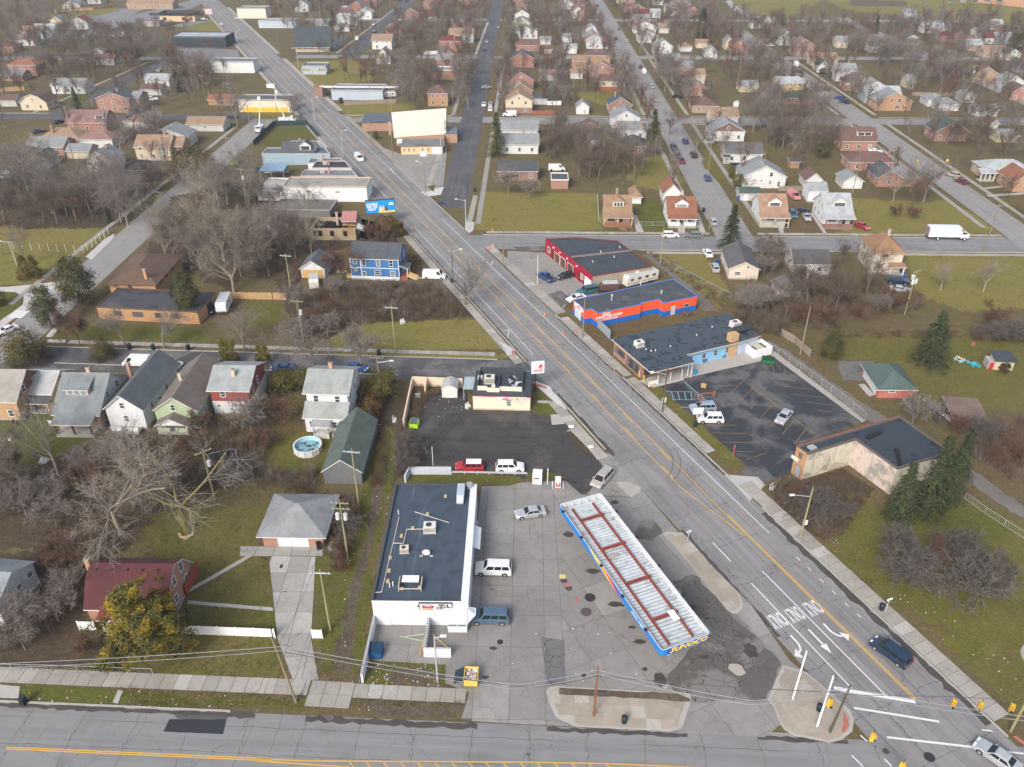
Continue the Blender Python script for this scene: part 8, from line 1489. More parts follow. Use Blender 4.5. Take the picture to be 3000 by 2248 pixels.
for k,t,x,y,h,w in (('spruce','b2',1625,635,12.2,1.1),('gold_spruce','a1',1800,1165,15,1.15),('gold_spruce','a2',1050,1140,15,1.15),('spruce','c3',1300,1300,15,.85),('spruce','c3',1090,1330,11,.95),('spruce','c3',1460,1190,10,1.1),('spruce','c3',1545,1010,9.5,.9),('wide_spruce','c3',1330,175,12,1.05),('juniper','c3',590,130,6,.8),('juniper','b0',610,1060,11.5,.78),('juniper','b0',390,1225,9.5,.66),('juniper','b0',1430,1165,11,.6),('bronze','c0',220,160,7,1.0),('brown_cone','b0',205,862,6,.8),('brown_cone','b0',275,858,5.8,.8),('cypress','c0',1690,165,5.4,.9),('cypress','c0',1725,165,4.9,.9),('cypress','c0',1765,168,5.3,.9),('cypress','c0',1955,165,4.2,1.1),('cypress','c0',2000,165,4.2,1.1),('yew','c1',950,412,5.5,1.15),('yew','c1',210,372,4.4,1.1),('yew','c1',345,345,4.0,1.0),('rust_shrub','c1',830,480,4,1),('rust_shrub','c1',870,560,3.8,1),('rust_shrub','c1',820,640,3.8,1),('rust_shrub','c1',900,480,3.4,1),('bronze','c0',790,130,4.5,.9),('spruce','a0',590,838,10,1.0),('spruce','a0',1340,690,10,1.1),('bronze','a0',1420,1335,9,1.15),('bronze','a0',1530,1325,8.5,1.0),('spruce','a1',580,195,10,1.0),('rust_shrub','b1',980,545,5,1),('rust_shrub','b1',1020,550,5,1),('rust_shrub','b1',1060,540,4.6,1),('spruce','a2',1405,300,18,.8),('spruce','a2',1425,290,17,.8),('spruce','a3',920,290,13,.9),('juniper','a3',1975,375,9,1.2),('juniper','a3',530,1185,6,1),('juniper','a3',215,190,7,1.2),('yew','b2',1650,110,4,.7),('yew','b2',1690,185,4.5,.7),('yew','a3',1130,380,7,1.2),('yew','a3',1240,390,7,1.0),('juniper','a1',900,1045,3,.8),('round','c3',1895,230,1.9,1),('yew','b0',0,1060,3.5,.9),('spruce','b0',820,440,6,.9),('round','a1',640,775,2.2,1),('yew','a0',405,795,4,.9),('gold_spruce','a2',820,520,3,1.4),('juniper','a3',80,200,6,1.2),('yew','a3',580,590,3,1),('yew','a3',530,560,3,1),('juniper','a1',1920,370,8,.6),('juniper','a1',1950,375,8,.6)):
 ever(k,g(t,x,y),h,None,w)

# brush, dead weeds and the far-off wood: masses nobody could count
def brush_proto(seed,n,H,w,r):
 rs=np.random.RandomState(seed);S=[]
 for i in range(n):
  a=rs.uniform(0,6.28);q=rs.uniform(0,w*.5);p=np.array((q*math.cos(a),q*math.sin(a),0));d=np.array((math.cos(a)*rs.uniform(0,.55),math.sin(a)*rs.uniform(0,.55),1))+rs.normal(0,.12,3);L=H*rs.uniform(.5,1.0);e=p+d*L;S.append((*p,*e,r,r*.3))
  for k in range(3):t=rs.uniform(.4,.95);b=p+(e - p)*t;f=b+(d+rs.normal(0,.5,3))*L*rs.uniform(.2,.4);S.append((*b,*f,r*.6,r*.2))
 return ribbons(S,rs)
def scatter(name,label,protos,pts,mats,smin,smax,mis=None,cat='brush'):
 V,Fs,MI,n=[],[],[],0;rs=np.random.RandomState(len(pts))
 for i,(x,y) in enumerate(pts):
  v,f=protos[rs.randint(len(protos))];a=rs.uniform(0,6.28);s=rs.uniform(smin,smax);c,q=math.cos(a)*s,math.sin(a)*s;W=np.stack([v[:,0]*c - v[:,1]*q+x,v[:,0]*q+v[:,1]*c+y,v[:,2]*s*rs.uniform(.8,1.2)],1);V.append(W);Fs.append(f+n);n+=len(v);MI.append(np.full(len(f),rs.randint(len(mats))))
 o=obj(name,bulk(name,np.concatenate(V),np.concatenate(Fs),mats,np.concatenate(MI)));o['kind']='stuff';o['label']=label;o['category']=cat;return o
bp=[brush_proto(1,22,2.0,1.6,.022),brush_proto(2,26,1.6,1.8,.02),brush_proto(3,18,2.4,1.3,.024)];wp=[brush_proto(4,26,1.0,1.5,.02),brush_proto(5,30,.8,1.6,.018)]
B1,B2,B3,B4=bark((.15,.095,.065)),bark((.20,.165,.145)),bark((.19,.135,.08)),bark((.10,.07,.05));B5=bark((.24,.19,.09))
rb=random.Random(9)
def many(L):return [p for n,q in L for p in sample(gl(*q),n,0,12,rb)]
scatter('brush','tangled brown brush filling the empty lots',bp,many(((420,('b1',420,960,1180,900,1440,920,1640,1140,1360,1165,800,1195,600,1240,420,1200)),(320,('b3',100,980,600,900,900,880,1300,1000,1290,1090,600,1250,120,1230)),(160,('b2',1640,1120,2047,1120,2047,1300,1860,1280,1700,1180)),(200,('b1',-40,220,400,400,820,585,1080,520,1100,600,690,620,340,780,300,960,-40,800)),(160,('b0',1260,260,1900,120,2047,650,1700,900,1380,770,1120,700)),(180,('b0',-50,80,900,140,1200,200,900,465,400,475,-50,460)),(130,('c0',1540,600,1900,620,2047,800,1800,1100,1560,1050)),(110,('c0',0,1050,600,950,1300,1100,1000,1540,300,1540)),(70,('d0',240,120,640,60,640,520,400,700,0,860,0,620)),(60,('c1',560,1180,780,1200,760,1400,700,1640,540,1640,570,1500)),(60,('c1',0,1000,500,980,560,1080,400,1150,0,1120)),(120,('a2',230,960,520,1040,800,1180,1150,1260,900,1410,450,1410,240,1200)),(90,('c3',120,1090,340,1050,620,1150,700,1420,520,1480,280,1330)),(120,('b3',1650,1240,2100,1250,2100,1350,1650,1330)),(120,('c3',1600,620,2100,600,2100,1100,1900,1050,1640,820)),(40,('c1',1040,640,1130,640,1130,1040,1050,1040)),(110,('a3',60,800,470,850,630,1000,480,1240,120,1090)),(80,('b2',1840,700,2047,760,2047,1080,1660,1100,1660,980)))),[B1,B2,B4],.6,1.15)
scatter('dead_weeds','knee high dead weeds and tall dry grass',wp,many(((420,('b1',420,930,1450,930,1640,1150,1360,1180,800,1210,560,1310)),(120,('b1',1100,600,1230,680,1400,840,1200,850,1110,720)),(140,('c2',480,700,440,672,520,730,630,850,625,875,570,855)),(160,('c1',1150,400,1230,350,1560,360,1560,400,1280,410,1200,640)),(240,('c3',100,1100,340,1060,680,1000,900,1110,700,1440,560,1500)),(160,('b3',540,1260,1600,1260,1600,1310,540,1310)),(120,('c1',860,900,990,700,960,1100,860,1100)),(160,('b2',990,660,1100,690,1640,1000,1560,1090,1150,780)))),[B3,B5,B1],.5,1.0,cat='weeds')
tq=[brush_proto(20+i,5,.26,.5,.022) for i in range(4)];rt=random.Random(21);tp_=[];lv=[]
while len(tp_) < 9000:
 y=60+175*rt.random()**1.5;x=rt.uniform(-.72,.72)*y*1.05
 if not clear(x,y) or any(q[0] < x < q[1] and q[2] < y < q[3] and inside((x,y),q[4]) for q in PAVED):continue
 (tp_ if rt.random() < .62 else lv).append((x,y))
scatter('grass_tufts','rough grass tufts on lawns and verges',tq,tp_,[bark((.12,.125,.03)),bark((.17,.15,.05)),bark((.10,.115,.02)),bark((.21,.165,.08))],.6,1.5,cat='grass')
lp=[quads(np.random.RandomState(40+i).uniform(-.9,.9,(7,3))*[1,1,0]+[0,0,.07],np.random.RandomState(50+i).normal(0,.2,(7,3))+[0,0,1],np.random.RandomState(60+i).uniform(.05,.12,7),np.random.RandomState(i)) for i in range(4)] if 'quads' in globals() else []
scatter('fallen_leaves','fallen brown leaves scattered over the grass',lp,lv,[bark((.22,.15,.08)),bark((.13,.08,.05)),bark((.30,.22,.12))],.7,1.3,cat='leaves')
def wood_proto(seed):
 rs=np.random.RandomState(seed);S,H=[],12
 S.append((0,0,0,0,0,5,.22,.14))
 for i in range(8):
  a=rs.uniform(0,6.28);z=rs.uniform(2.5,5);e=np.array((math.cos(a)*rs.uniform(1,3.6),math.sin(a)*rs.uniform(1,3.6),rs.uniform(8,12)));b=np.array((0,0,z));S.append((*b,*e,.10,.04))
  for k in range(15):t=rs.uniform(.25,1);p=b+(e - b)*t;q=p+rs.normal(0,1,3)*[1.1,1.1,.8]+[0,0,.7];S.append((*p,*q,.055,.025));S.append((*((p+q)/2),*(q+rs.normal(0,.7,3)),.042,.018))
 return ribbons(S,rs)
wq=[wood_proto(i) for i in range(5)]
pts=many(((70,('a1',200,-8,1000,-8,1000,130,560,130,260,60)),(60,('a1',1180,60,1760,30,1740,330,1260,300)),(46,('a1',1000,300,1300,160,1340,420,1050,400)),(95,('a2',60,-8,620,-8,740,380,130,380)),(70,('a2',700,-8,1500,-8,1560,330,900,330)),(50,('a2',1400,120,1760,140,2047,420,1500,420)),(90,('a3',0,230,600,160,1150,240,1500,330,1650,400,760,380,300,440)),(70,('a3',1150,120,2047,190,2047,420,1500,300)),(90,('a0',0,-8,900,-8,700,120,480,250,0,330)),(70,('a0',0,330,850,280,1200,330,1200,420,0,400)),(40,('a0',1230,440,1600,560,1560,700,1260,640)),(40,('a2',1500,430,2047,430,2047,800,1740,800,1700,560)),(36,('a3',1250,560,2047,480,2047,700,1600,720)),(40,('a1',1480,480,1700,440,1660,860,1500,860)),(30,('a2',140,420,400,430,420,840,260,860))))
for n,x0,x1,y0,y1 in ((520,-330,330,338,450),(560,-330,330,462,585),(520,-330,330,596,780),(90,76,300,212,322),(60,-330,-200,210,322),(60,-320,-110,180,330)):
 pts+=[p for p in sample([(x0,y0),(x1,y0),(x1,y1),(x0,y1)],n,0,12,rb) if not (150 < p[0] and p[1] > 590) and not (p[0] < 140 and abs((Vector(p) - AV0).dot(AVR)) < 24) and not (p[0] < -225 and p[1] > 540)]
for x0,y0,y1,n in ((-27,470,800,40),(-2,338,800,44),(50,340,800,50),(76,340,800,50),(129,340,600,30),(151,340,600,30),(51,240,320,6),(72,230,320,6)):pts+=[(x0+rb.uniform(-2.5,2.5),y0+(y1 - y0)*(i+rb.random())/n) for i in range(n)]
scatter('far_woodland','far mass of bare trees among the houses',wq,pts,[TW['brown'][1],TW['lilac'][1],TW['rust'][1]],.6,1.05,cat='woodland')

# ------------------------------------------------------------------ poles, lamps, wires
M_POLE=bark((.27,.215,.15),'pole_wood');M_POLE2=bark((.30,.28,.16),'pole_wood');M_DPOLE=bark((.12,.095,.075),'pole_wood');M_GALV=plain((.58,.60,.62),.4,.4);M_TRAFO=plain((.55,.57,.58),.5);M_LAMP=plain((.7,.7,.68),.4);M_WIRE=plain((.10,.10,.105),.6);M_RUSTP=plain((.22,.10,.06),.8)
TOPS={}
def pole(key_,t,x,y,h,kind,ph=None,rz=GRID,arm=0,mat=None,lean=0.0,far=False):
 """kind letters: u crossarm, d double crossarm, t transformers, l lamp arm, m metal"""
 b=g(t,x,y);r=thing('street_lamp' if 'm' in kind else 'utility_pole',None,'street lamp' if 'm' in kind else 'pole',(b.x,b.y,0),rz);mt=mat or (M_GALV if 'm' in kind else M_POLE)
 if lean:r.rotation_euler=(0,lean,rz)
 MB().tube((0,0,0),(0,0,h),.16 if 'm' not in kind else .13,.10,8).build('pole',mt,r)
 for i,z in enumerate((h - .5,h - 1.5)[:2 if 'd' in kind else 1 if 'u' in kind else 0]):
  m=MB().bx(-1.3,-.07,-.06,1.3,.07,.06);m.build('crossarm',plain((.42,.44,.45),.7) if 'g' in kind else mt,r,(0,-.15,z))
  for q in (-1.1,-.4,.4,1.1):MB().tube((0,0,.05),(0,0,.28),.06,.03,6).build('insulator',plain((.5,.52,.55),.3),r,(q,-.15,z))
 for q in ((-.55,.55) if 't' in kind else (.45,) if 'o' in kind else ()):MB().tube((0,0,0),(0,0,1.0),.3,.3,10).tube((0,0,1.0),(0,0,1.2),.1,.05,6).build('transformer',M_TRAFO,r,(q,-.1,h - 3.4))
 if 'l' in kind:
  s=1 if arm >=0 else -1;L=abs(arm) or 2;z0=h - .4 if 'm' in kind else h*.82
  MB().tube((0,0,z0),(s*L,0,z0+.5),.05,.04,6).build('lamp_arm',M_GALV,r);MB().bx(-.35,-.14,-.08,.35,.14,.1).build('lamp_head',M_LAMP,r,(s*(L+.25),0,z0+.5))
 later(r,ph or ('grey street lamp post' if 'm' in kind else 'wooden pole with street lamp' if 'l' in kind else 'wooden utility pole with transformers' if 't' in kind else 'wooden utility pole' if ('u' in kind or 'd' in kind) else 'plain wooden pole'),'street lamp' if 'm' in kind else 'pole','poles along the streets and alleys',b.x,b.y)
 TOPS[key_]=(b.x,b.y,h);return r
pole('a','c1',690,1630,11,'dt',None,R(-5),mat=M_POLE2);pole('b','c1',772,1232,11,'ug',None,R(-8),mat=M_POLE2);pole('c','d1',558,630,10.9,'ug',None,R(-2),mat=M_POLE2);pole('d','c0',1612,1190,10,'uo',None,R(40),mat=M_POLE2);pole('e','b1',1045,1415,10.8,'ug',None,R(-6),mat=M_POLE2);pole('f','b1',122,700,11,'uo');pole('h','b1',275,1022,11.5,'ug',None,R(-10),mat=M_POLE2);pole('i','b1',362,1372,11,'uo',None,R(-10));pole('j','c1',936,415,9,'ul',None,GRID,2.4)
pole('k','b1',1478,900,8.5,'ml',None,R(20),2,M_DPOLE);pole('l','b1',1575,490,8.5,'ml',None,R(180),2.2);pole('m','c3',370,1472,9.6,'l',None,R(5),-2.6,M_POLE2);pole('n','d3',312,1150,8.6,'m','white steel pole with boxes at its foot',mat=plain((.72,.73,.74),.5));pole('o','d3',495,1355,9.0,'m','plain white steel pole',mat=plain((.74,.75,.76),.5));pole('p','d3',590,1398,8.4,'','dark leaning wooden pole',mat=M_DPOLE,lean=.06)
pole('q','c2',1127,530,9.8,'l',None,R(180),2.4,M_DPOLE);pole('r','b2',530,1305,9,'',None,mat=M_POLE);pole('s','b2',190,910,7.6,'m','white and rusty steel post',mat=plain((.55,.5,.45),.6));pole('t','b1',1856,775,9.5,'');pole('u','b2',1110,750,9.6,'',None,mat=M_POLE2);pole('v','b2',1478,502,9.4,'',None,mat=M_POLE);pole('w','b3',1150,1132,11,'uto',None,R(30),mat=M_POLE2);pole('x','b3',370,1062,10,'uo',None,R(60));pole('y','b3',368,1432,11,'');pole('z','b3',1745,662,13,'u');pole('A','c3',1395,640,9.5,'',None,mat=M_DPOLE);pole('B','d1',1362,1022,8.2,'ml',None,0,.8);pole('C','d2',612,1275,8.8,'','rusty brown steel pole',mat=M_RUSTP);pole('D','d1',302,1172,11.5,'','leaning brown wooden pole at the kerb',lean=-.1);pole('E','d3',1945,1390,9.5,'','green grey pole carrying signals',mat=M_POLE2)
for t,x,y,h,k,a in (('a1',440,905,9,'ml',1.8),('a1',655,1175,9,'ml',1.8),('a1',1030,1228,11,'',0),('a1',1270,1445,11,'ul',-2),('a1',1390,1215,8,'m',0),('a1',870,1080,8,'',0),('a1',1480,855,11,'',0),('a1',1018,845,11,'u',0),('a1',860,745,11,'',0),('a1',1120,590,11,'u',0),('a1',1080,600,11,'u',0),('a1',1180,480,11,'u',0),('a1',745,360,11,'u',0),('a1',610,345,11,'u',0),('a1',440,680,9,'',0),('a1',180,430,11,'',0),('a1',320,505,9,'ml',-1.8),('a1',480,130,11,'',0),('a1',420,180,11,'u',0),('a1',165,890,9,'',0),('a1',1000,870,9,'',0),('a2',1025,900,10,'',0),('a2',460,760,10,'',0),('a2',1470,1290,10,'',0),('a2',565,1250,11,'',0),('a2',580,1330,10,'',0),('a2',1690,620,12,'u',0),('a2',1980,895,11,'',0),('a2',1410,330,12,'u',0),('a2',1170,110,12,'u',0),('a2',535,1010,9,'',0),('a2',1860,1400,11,'',0),('a0',1490,670,11,'u',0),('a0',1545,760,11,'u',0),('a0',1580,780,9,'u',0),('a0',1420,560,12,'u',0),('a0',1740,1300,12,'u',0),('a0',1855,1560,12,'uo',0),('a0',965,1030,10,'',0),('a0',580,1290,10,'',0),('a0',150,1510,9,'l',-1.5),('a0',1095,290,11,'',0),('a0',875,870,10,'',0),('a0',1185,170,12,'',0),('a0',1400,180,11,'',0),('a0',1885,990,10,'',0),('a0',1790,355,9,'ml',1.8),('a3',1620,700,12,'uo',0),('a3',1670,710,12,'',0),('a3',755,1470,12,'',0),('a3',1195,1440,13,'',0),('a3',190,890,11,'',0),('a3',1830,260,12,'u',0),('b0',135,780,7,'ml',-2),('b3',1030,100,10,'',0)):
 pole(t+str(x),t,x,y,h,k,None,R(-20 if t in ('a0','a1') else 15) if 'u' in k else GRID,a)
def wire(label,pts,sag=.6,r=.028,mat=None):
 m=MB();c=Vector(pts[0])
 for a,b in zip(pts,pts[1:]):
  a,b=Vector(a),Vector(b);n=8;q=[a.lerp(b,i/n) - Vector((0,0,sag*4*(i/n)*(1 - i/n))) - c for i in range(n+1)]
  for i in range(n):m.tube(q[i],q[i+1],r,r,4,0,False)
 return tag(m.build('overhead_wire',mat or M_WIRE,None,c),label,'wire','overhead wires')
def top(k,dz=0,dx=0):p=TOPS[k];return (p[0]+dx,p[1],p[2]+dz)
M_WL=plain((.42,.43,.45),.4,.4)
W1=[g('d0',-60,884,9.3),top('D',-1.6),g('d2',0,1043,8.6),top('C',-.6),g('d3',0,1160,8.2),top('p',-.5),g('d3',2150,1290,8.6)]
wire('pale upper wire along the near street',W1,.25,.035,M_WL);wire('pale lower wire along the near street',[Vector(p) - Vector((0,.1,.55)) for p in W1],.35,.03,M_WL);wire('dark telephone cable along the near street',[top('D',-2.6),g('d1',2047,1060,7.4),top('C',-1.6),top('p',-1.3)],.3,.04)
for i,(a,b) in enumerate((('c','a'),('a','b'),('b','j'))):
 for j,dx in enumerate((-1.0,1.0)):wire('%s wire of the alley line, %s span' % (('left','right')[j],('near','middle','far')[i]),[top(a,-.3,dx),top(b,-.3,dx)],.5,.022)
wire('wire from the alley pole down across the near street',[top('c',-.4,-.9),top('D',-.4),(-27,48,9)],.4,.022);wire('second wire from the alley pole across the near street',[top('c',-.4,.9),(-24,48,9.4)],.4,.022);wire('service wire from the alley pole to the store',[top('c',-3.2),(-17.6,74.5,4.9)],.5,.03);wire('wire between the mid street poles',[top('i',-.5),top('e',-.5),top('q',-.5)],.8,.022);wire('wire along the wooded block',[top('h',-.5),top('f',-.5)],.6,.022);wire('wire from the wooded block to the mid street',[top('h',-.5),top('i',-.5)],.5,.022);wire('wire behind the pale beige house',[top('y',-.4),top('x',-.6)],.5,.022);wire('wire across the brown brush',[top('x',-.6),top('w',-.6)],.6,.022);wire('wire over the lawn beyond the brush',[top('w',-.6),top('z',-.6)],.7,.022)
SIGP=[(('d3',590,1178,5.6),30,'hanging by the white steel pole'),(('d3',1520,1180,5.6),-20,'first of the three over the right corner'),(('d3',1722,1198,5.4),-20,'second of the three over the right corner'),(('d3',1957,1212,5.4),-20,'third of the three over the right corner'),(('d3',910,1432,5.6),60,'hanging low over the crossing centre'),(('d3',1132,1652,5.6),40,'cut by the lower picture edge')]
for q,a,w in SIGP:
 p=g(*q);r=thing('traffic_signal','yellow traffic signal '+w,'traffic signal',(p.x,p.y,p.z - .55),R(a),'traffic signals');MB().bx(-.2,-.2,0,.2,.2,1.1).build('housing',plain((.72,.42,.04),.5),r)
 for i in range(3):MB().tube((0,-.2,.2+i*.35),(0,-.4,.2+i*.35),.14,.15,8).build('visor',plain((.5,.28,.03),.5) if i else M_BLK,r)
 MB().tube((0,0,1.1),(0,0,1.7),.03,.03,5).build('hanger',M_BLK,r)
P6=[g(*q[0]) for q in SIGP];wire('span wire carrying signals between the corner poles',[top('p',-1.6),P6[1]+Vector((0,0,1.2)),P6[2]+Vector((0,0,1.3)),P6[3]+Vector((0,0,1.3)),top('E',-2)],.05,.03);wire('diagonal span wire over the crossing',[top('p',-2.0),P6[4]+Vector((0,0,1.2)),P6[5]+Vector((0,0,1.2)),(30,44,7)],.1,.03)

# ------------------------------------------------------------------ fences
def fence(label,pts,h,kind,step=2.4,mat=None,name='fence'):
 o0=Vector(pts[0]);r=thing(name,label,'fence',(o0.x,o0.y,0));mt=mat or M_GALV
 for a,b in zip(pts,pts[1:]):
  a,b=Vector(a) - o0,Vector(b) - o0;n=max(1,round((b - a).length/step))
  for i in range(n+1):
   p=a.lerp(b,i/n);MB().bx(-.06,-.06,0,.06,.06,h+(.1 if kind !='link' else .05)).build('post',mt,r,(p.x,p.y,0)) if kind !='link' else MB().tube((0,0,0),(0,0,h),.035,.035,5).build('post',mt,r,(p.x,p.y,0))
  if kind=='link':
   m=MB()
   for z in (h - .02,.08):m.tube((a.x,a.y,z),(b.x,b.y,z),.025,.025,4)
   m.build('rail',mt,r)
   m=MB();L=(b - a).length;k=int(L/.35)
   for i in range(k):
    for s in (0,1):p,q=a.lerp(b,(i+s)/max(1,k)),a.lerp(b,(i+1 - s)/max(1,k));m.tube((p.x,p.y,.08),(q.x,q.y,h),.008,.008,3,0,False)
   m.build('wire_mesh',mt,r)['kind']='stuff'
  else:
   for i in range(n):
    p,q=a.lerp(b,(i+.03)/n),a.lerp(b,(i+.97)/n)
    if kind=='solid':MB().prism(strip(p,q,.025,.025),.06,h).build('panel',mt,r)
    else:
     k=6
     for j in range(k):u,v=p.lerp(q,j/k),p.lerp(q,(j+.9)/k);MB().prism(strip(u,v,.02,.02),.05,h+rnd.uniform(-.05,.05)).build('board',mt,r)
 return r
M_VINYL=plain((.78,.79,.79),.45,var=.04);M_FW=plain((.46,.30,.15),.85,var=.3);M_FD=plain((.27,.22,.18),.9,var=.3);M_FR=plain((.30,.10,.06),.85)
fence('white vinyl panel fence right of the yellow green tree',gl('d0',1240,655,2047,685,'d1',145,688),1.6,'solid',2.4,M_VINYL);fence('single white fence panel left of the yellow green tree',gl('d0',600,630,722,632),1.6,'solid',3,M_VINYL);fence('short white fence panel right of the driveway',gl('d1',425,692,500,694),1.6,'solid',3,M_VINYL);fence('chain link fence along the near sidewalk',gl('d0',-60,930,400,940,1150,968),1.2,'link',3)
fence('tan board fence beyond the step van',gl('b0',1700,1015,2047,1020,'b1',230,1022),1.8,'board',2.4,M_FW);fence('weathered board fence behind the large white gabled house',gl('b3',205,205,400,205),1.6,'board',2.4,M_FD);fence('grey board fence by the lane bend',gl('b3',225,1290,330,1350,440,1450),1.7,'board',2.4,M_FD);fence('long galvanised chain link fence behind the shop lot',gl('c3',120,60,450,290,670,450,850,600),1.9,'link',3);fence('chain link fence beside the lane of the red workshop',gl('b2',1120,740,1420,900,1640,1010),1.4,'link',3);fence('rusty red steel gate fence between car wash and brush',gl('b2',1425,1080,1510,1115,1560,1120),1.8,'link',1.2,M_RUSTP);fence('chain link fence round the bungalow garden',gl('b2',640,250,650,440)+gl('b2',975,465,1140,465),1.2,'link',3);fence('chain link fence by the collapsed garage',gl('c3',1600,1180,1750,1290,2047,1480),1.2,'link',4)
fence('red board fence before the cream house far off',gl('a2',655,682,850,682),1.8,'board',3,M_FR);fence('red board fence at the end of the brick gables',gl('a2',150,860,320,862),1.6,'board',3,M_FR);fence('white board fence beside the brick gables',gl('a2',265,790,368,790),1.8,'solid',3,M_VINYL);fence('tan board fence by the far parking yard',gl('a0',410,95,700,78,875,45),2,'board',5,M_FW);fence('grey board fence behind the tall brick duplex',gl('a0',1000,862,1220,868),1.6,'board',3,M_FD);fence('orange board fence by the red brick house',gl('a0',0,690,185,680),1.8,'board',4,M_FW);fence('long tan fence in the far right gardens',gl('a3',1200,718,1500,725),1.6,'board',5,M_FD);fence('dark weathered fence by the torn roofed workshop',gl('a1',660,792,1050,775),1.8,'board',4,M_FD);fence('white fence by the red brick house with tall chimney',gl('a1',1255,412,1360,408),1.8,'solid',4,M_VINYL)
PF=[('b0',105,640),('b0',175,645),('b0',240,650),('b0',305,652),('b0',370,655),('b0',435,660),('b0',500,662),('b0',565,668),('b0',628,668),('b0',660,650),('b0',695,625),('b0',725,602),('b0',755,580),('b0',785,555),('b0',815,530)]
for i,q in enumerate(PF):p=g(*q);tag(MB().tube((0,0,0),(0,0,2.1),.06,.06,6).build('fence_post',plain((.62,.62,.6),.6),None,(p.x,p.y,0)),'bare white fence post by the pasture, %s from left' % ORD[i],'post','bare posts by the pasture')

# ------------------------------------------------------------------ street things
def dumpster(label,P,rz,c,w=1.9,d=1.5,h=1.4,lid=None,open_=False):
 r=thing('dumpster',label,'dumpster',(P.x,P.y,.05),rz);m=MB();m.bx(-w/2,-d/2,.1,w/2,-d/2+.08,h*.8).bx(-w/2,d/2 - .08,.1,w/2,d/2,h).bx(-w/2,-d/2,.1,-w/2+.08,d/2,h*.95).bx(w/2 - .08,-d/2,.1,w/2,d/2,h*.95).bx(-w/2,-d/2,.1,w/2,d/2,.2);m.build('bin',plain(c,.6,var=.2),r)
 if open_:
  m=MB()
  for i in range(50):m.rbx((rnd.uniform(-w*.4,w*.4),rnd.uniform(-d*.4,d*.4),rnd.uniform(.7,1.15)),(rnd.uniform(.1,.4),rnd.uniform(.1,.3),.12),rnd.uniform(0,3),i % 3)
  m.build('rubbish',[plain((.7,.7,.7),.7),plain((.4,.3,.2),.8),plain((.5,.5,.55),.7)],r);MB().slab([(-w/2 - 1.2,-d/2,.55),(-w/2,-d/2,h*.9),(-w/2,d/2,h*.9),(-w/2 - 1.2,d/2,.55)],.06,0,0).build('lid',plain((.015,.03,.045),.6),r)
 else:MB().slab([(-w/2,-d/2,h*.82),(-.02,-d/2,h*.82),(-.02,d/2,h+.04),(-w/2,d/2,h+.04)],.05,0,0).build('lid',plain(lid or scl(c,.5),.6),r);MB().slab([(.02,-d/2,h*.82),(w/2,-d/2,h*.82),(w/2,d/2,h+.04),(.02,d/2,h+.04)],.05,0,0).build('lid',plain(lid or scl(c,.5),.6),r)
 for s in (-1,1):MB().bx(s*(w/2+.05) - .05,-.4,.6,s*(w/2+.05)+.05,.4,.75).build('side_pocket',plain(scl(c,.7),.6),r)
dumpster('yellow dumpster full of rubbish with its black lid thrown open',g('d1',1615,1010),R(-3),(.72,.50,.09),1.7,1.9,1.4,None,True);dumpster('lime green dumpster against the burger lot wall',g('c1',1190,640),R(-8),(.40,.70,.03),1.6,1.6,1.3,(.10,.12,.10));dumpster('dark green dumpster at the corner of the shop lot',g('c2',1915,165),R(-14),(.02,.13,.05),2.4,1.4,1.2,(.01,.05,.03));dumpster('blue dumpster beside the white boundary wall',g('d1',900,810),R(-4),(.01,.10,.22),1.8,1.6,1.3,(.01,.04,.08));dumpster('bright green dumpster on the street behind the old shops',g('a0',1752,1232),R(30),(.30,.55,.08),2.6,1.8,1.4);dumpster('dark blue dumpster behind the long white shop',g('a0',1940,1290),0,(.02,.05,.1),2.2,1.6,1.3)
def wheelie(label,P,c=(.015,.02,.025),rz=0.0,s=1.0):
 r=thing('wheeled_bin',label,'bin',(P.x,P.y,.08),rz,'wheeled bins');r.scale=(s,s,s);m=MB();n=len(m.v);m.prism([(-.26,-.3),(.26,-.3),(.26,.3),(-.26,.3)],.1,1.0).build('bin',plain(c,.5),r);MB().slab([(-.31,-.38,1.02),(.31,-.38,1.02),(.31,.36,1.1),(-.31,.36,1.1)],.05,0,0).build('lid',plain(scl(c,1.4),.5),r)
 for s_ in (-1,1):MB().tube((s_*.26,.3,.12),(s_*.32,.3,.12),.12,.12,8).build('wheel',M_BLK,r)
for lb,t,x,y,c in (('black wheeled bin lying near the left end of the near kerb','d0',185,1185,(.015,.02,.025)),('black wheeled bin, left of two on the mid street kerb','c0',975,62,(.015,.02,.03)),('black wheeled bin, right of two on the mid street kerb','c0',1152,66,(.015,.03,.02)),('black bin with an open lid before the orange brick wing','c0',1415,70,(.012,.015,.02)),('dark bin on the verge below the empty lawn','c1',922,108,(.01,.03,.03)),('blue wheeled bin beside the tan roofed bungalow','b2',915,385,(.01,.05,.28)),('black wheeled bin on the sidewalk by the russet roofed house','b2',1435,362,(.015,.015,.02)),('blue wheeled bin beside the pale beige house','b2',1535,752,(.01,.08,.25)),('black wheeled bin beside the lamp post of the blue house drive','b1',1470,895,(.01,.03,.03)),('black wheeled bin at the corner of the church street','b1',1640,212,(.012,.02,.03)),('blue bin beside the cream two storey house','b3',1145,870,(.02,.06,.3)),('white bin beside the cream two storey house','b3',1210,875,(.6,.62,.65)),('black bin before the pinkish tan roofed bungalow','b3',258,478,(.01,.012,.018)),('black bin before the pale grey roofed house','b3',745,488,(.01,.012,.018)),('blue bin by the green roofed garage of the white gabled house','a2',1695,1505,(.01,.06,.35)),('black tyre like bin by the brick garage','c1',475,1560,(.012,.012,.013))):
 wheelie(lb,g(t,x,y),c,rnd.uniform(-.4,.4),1.1)
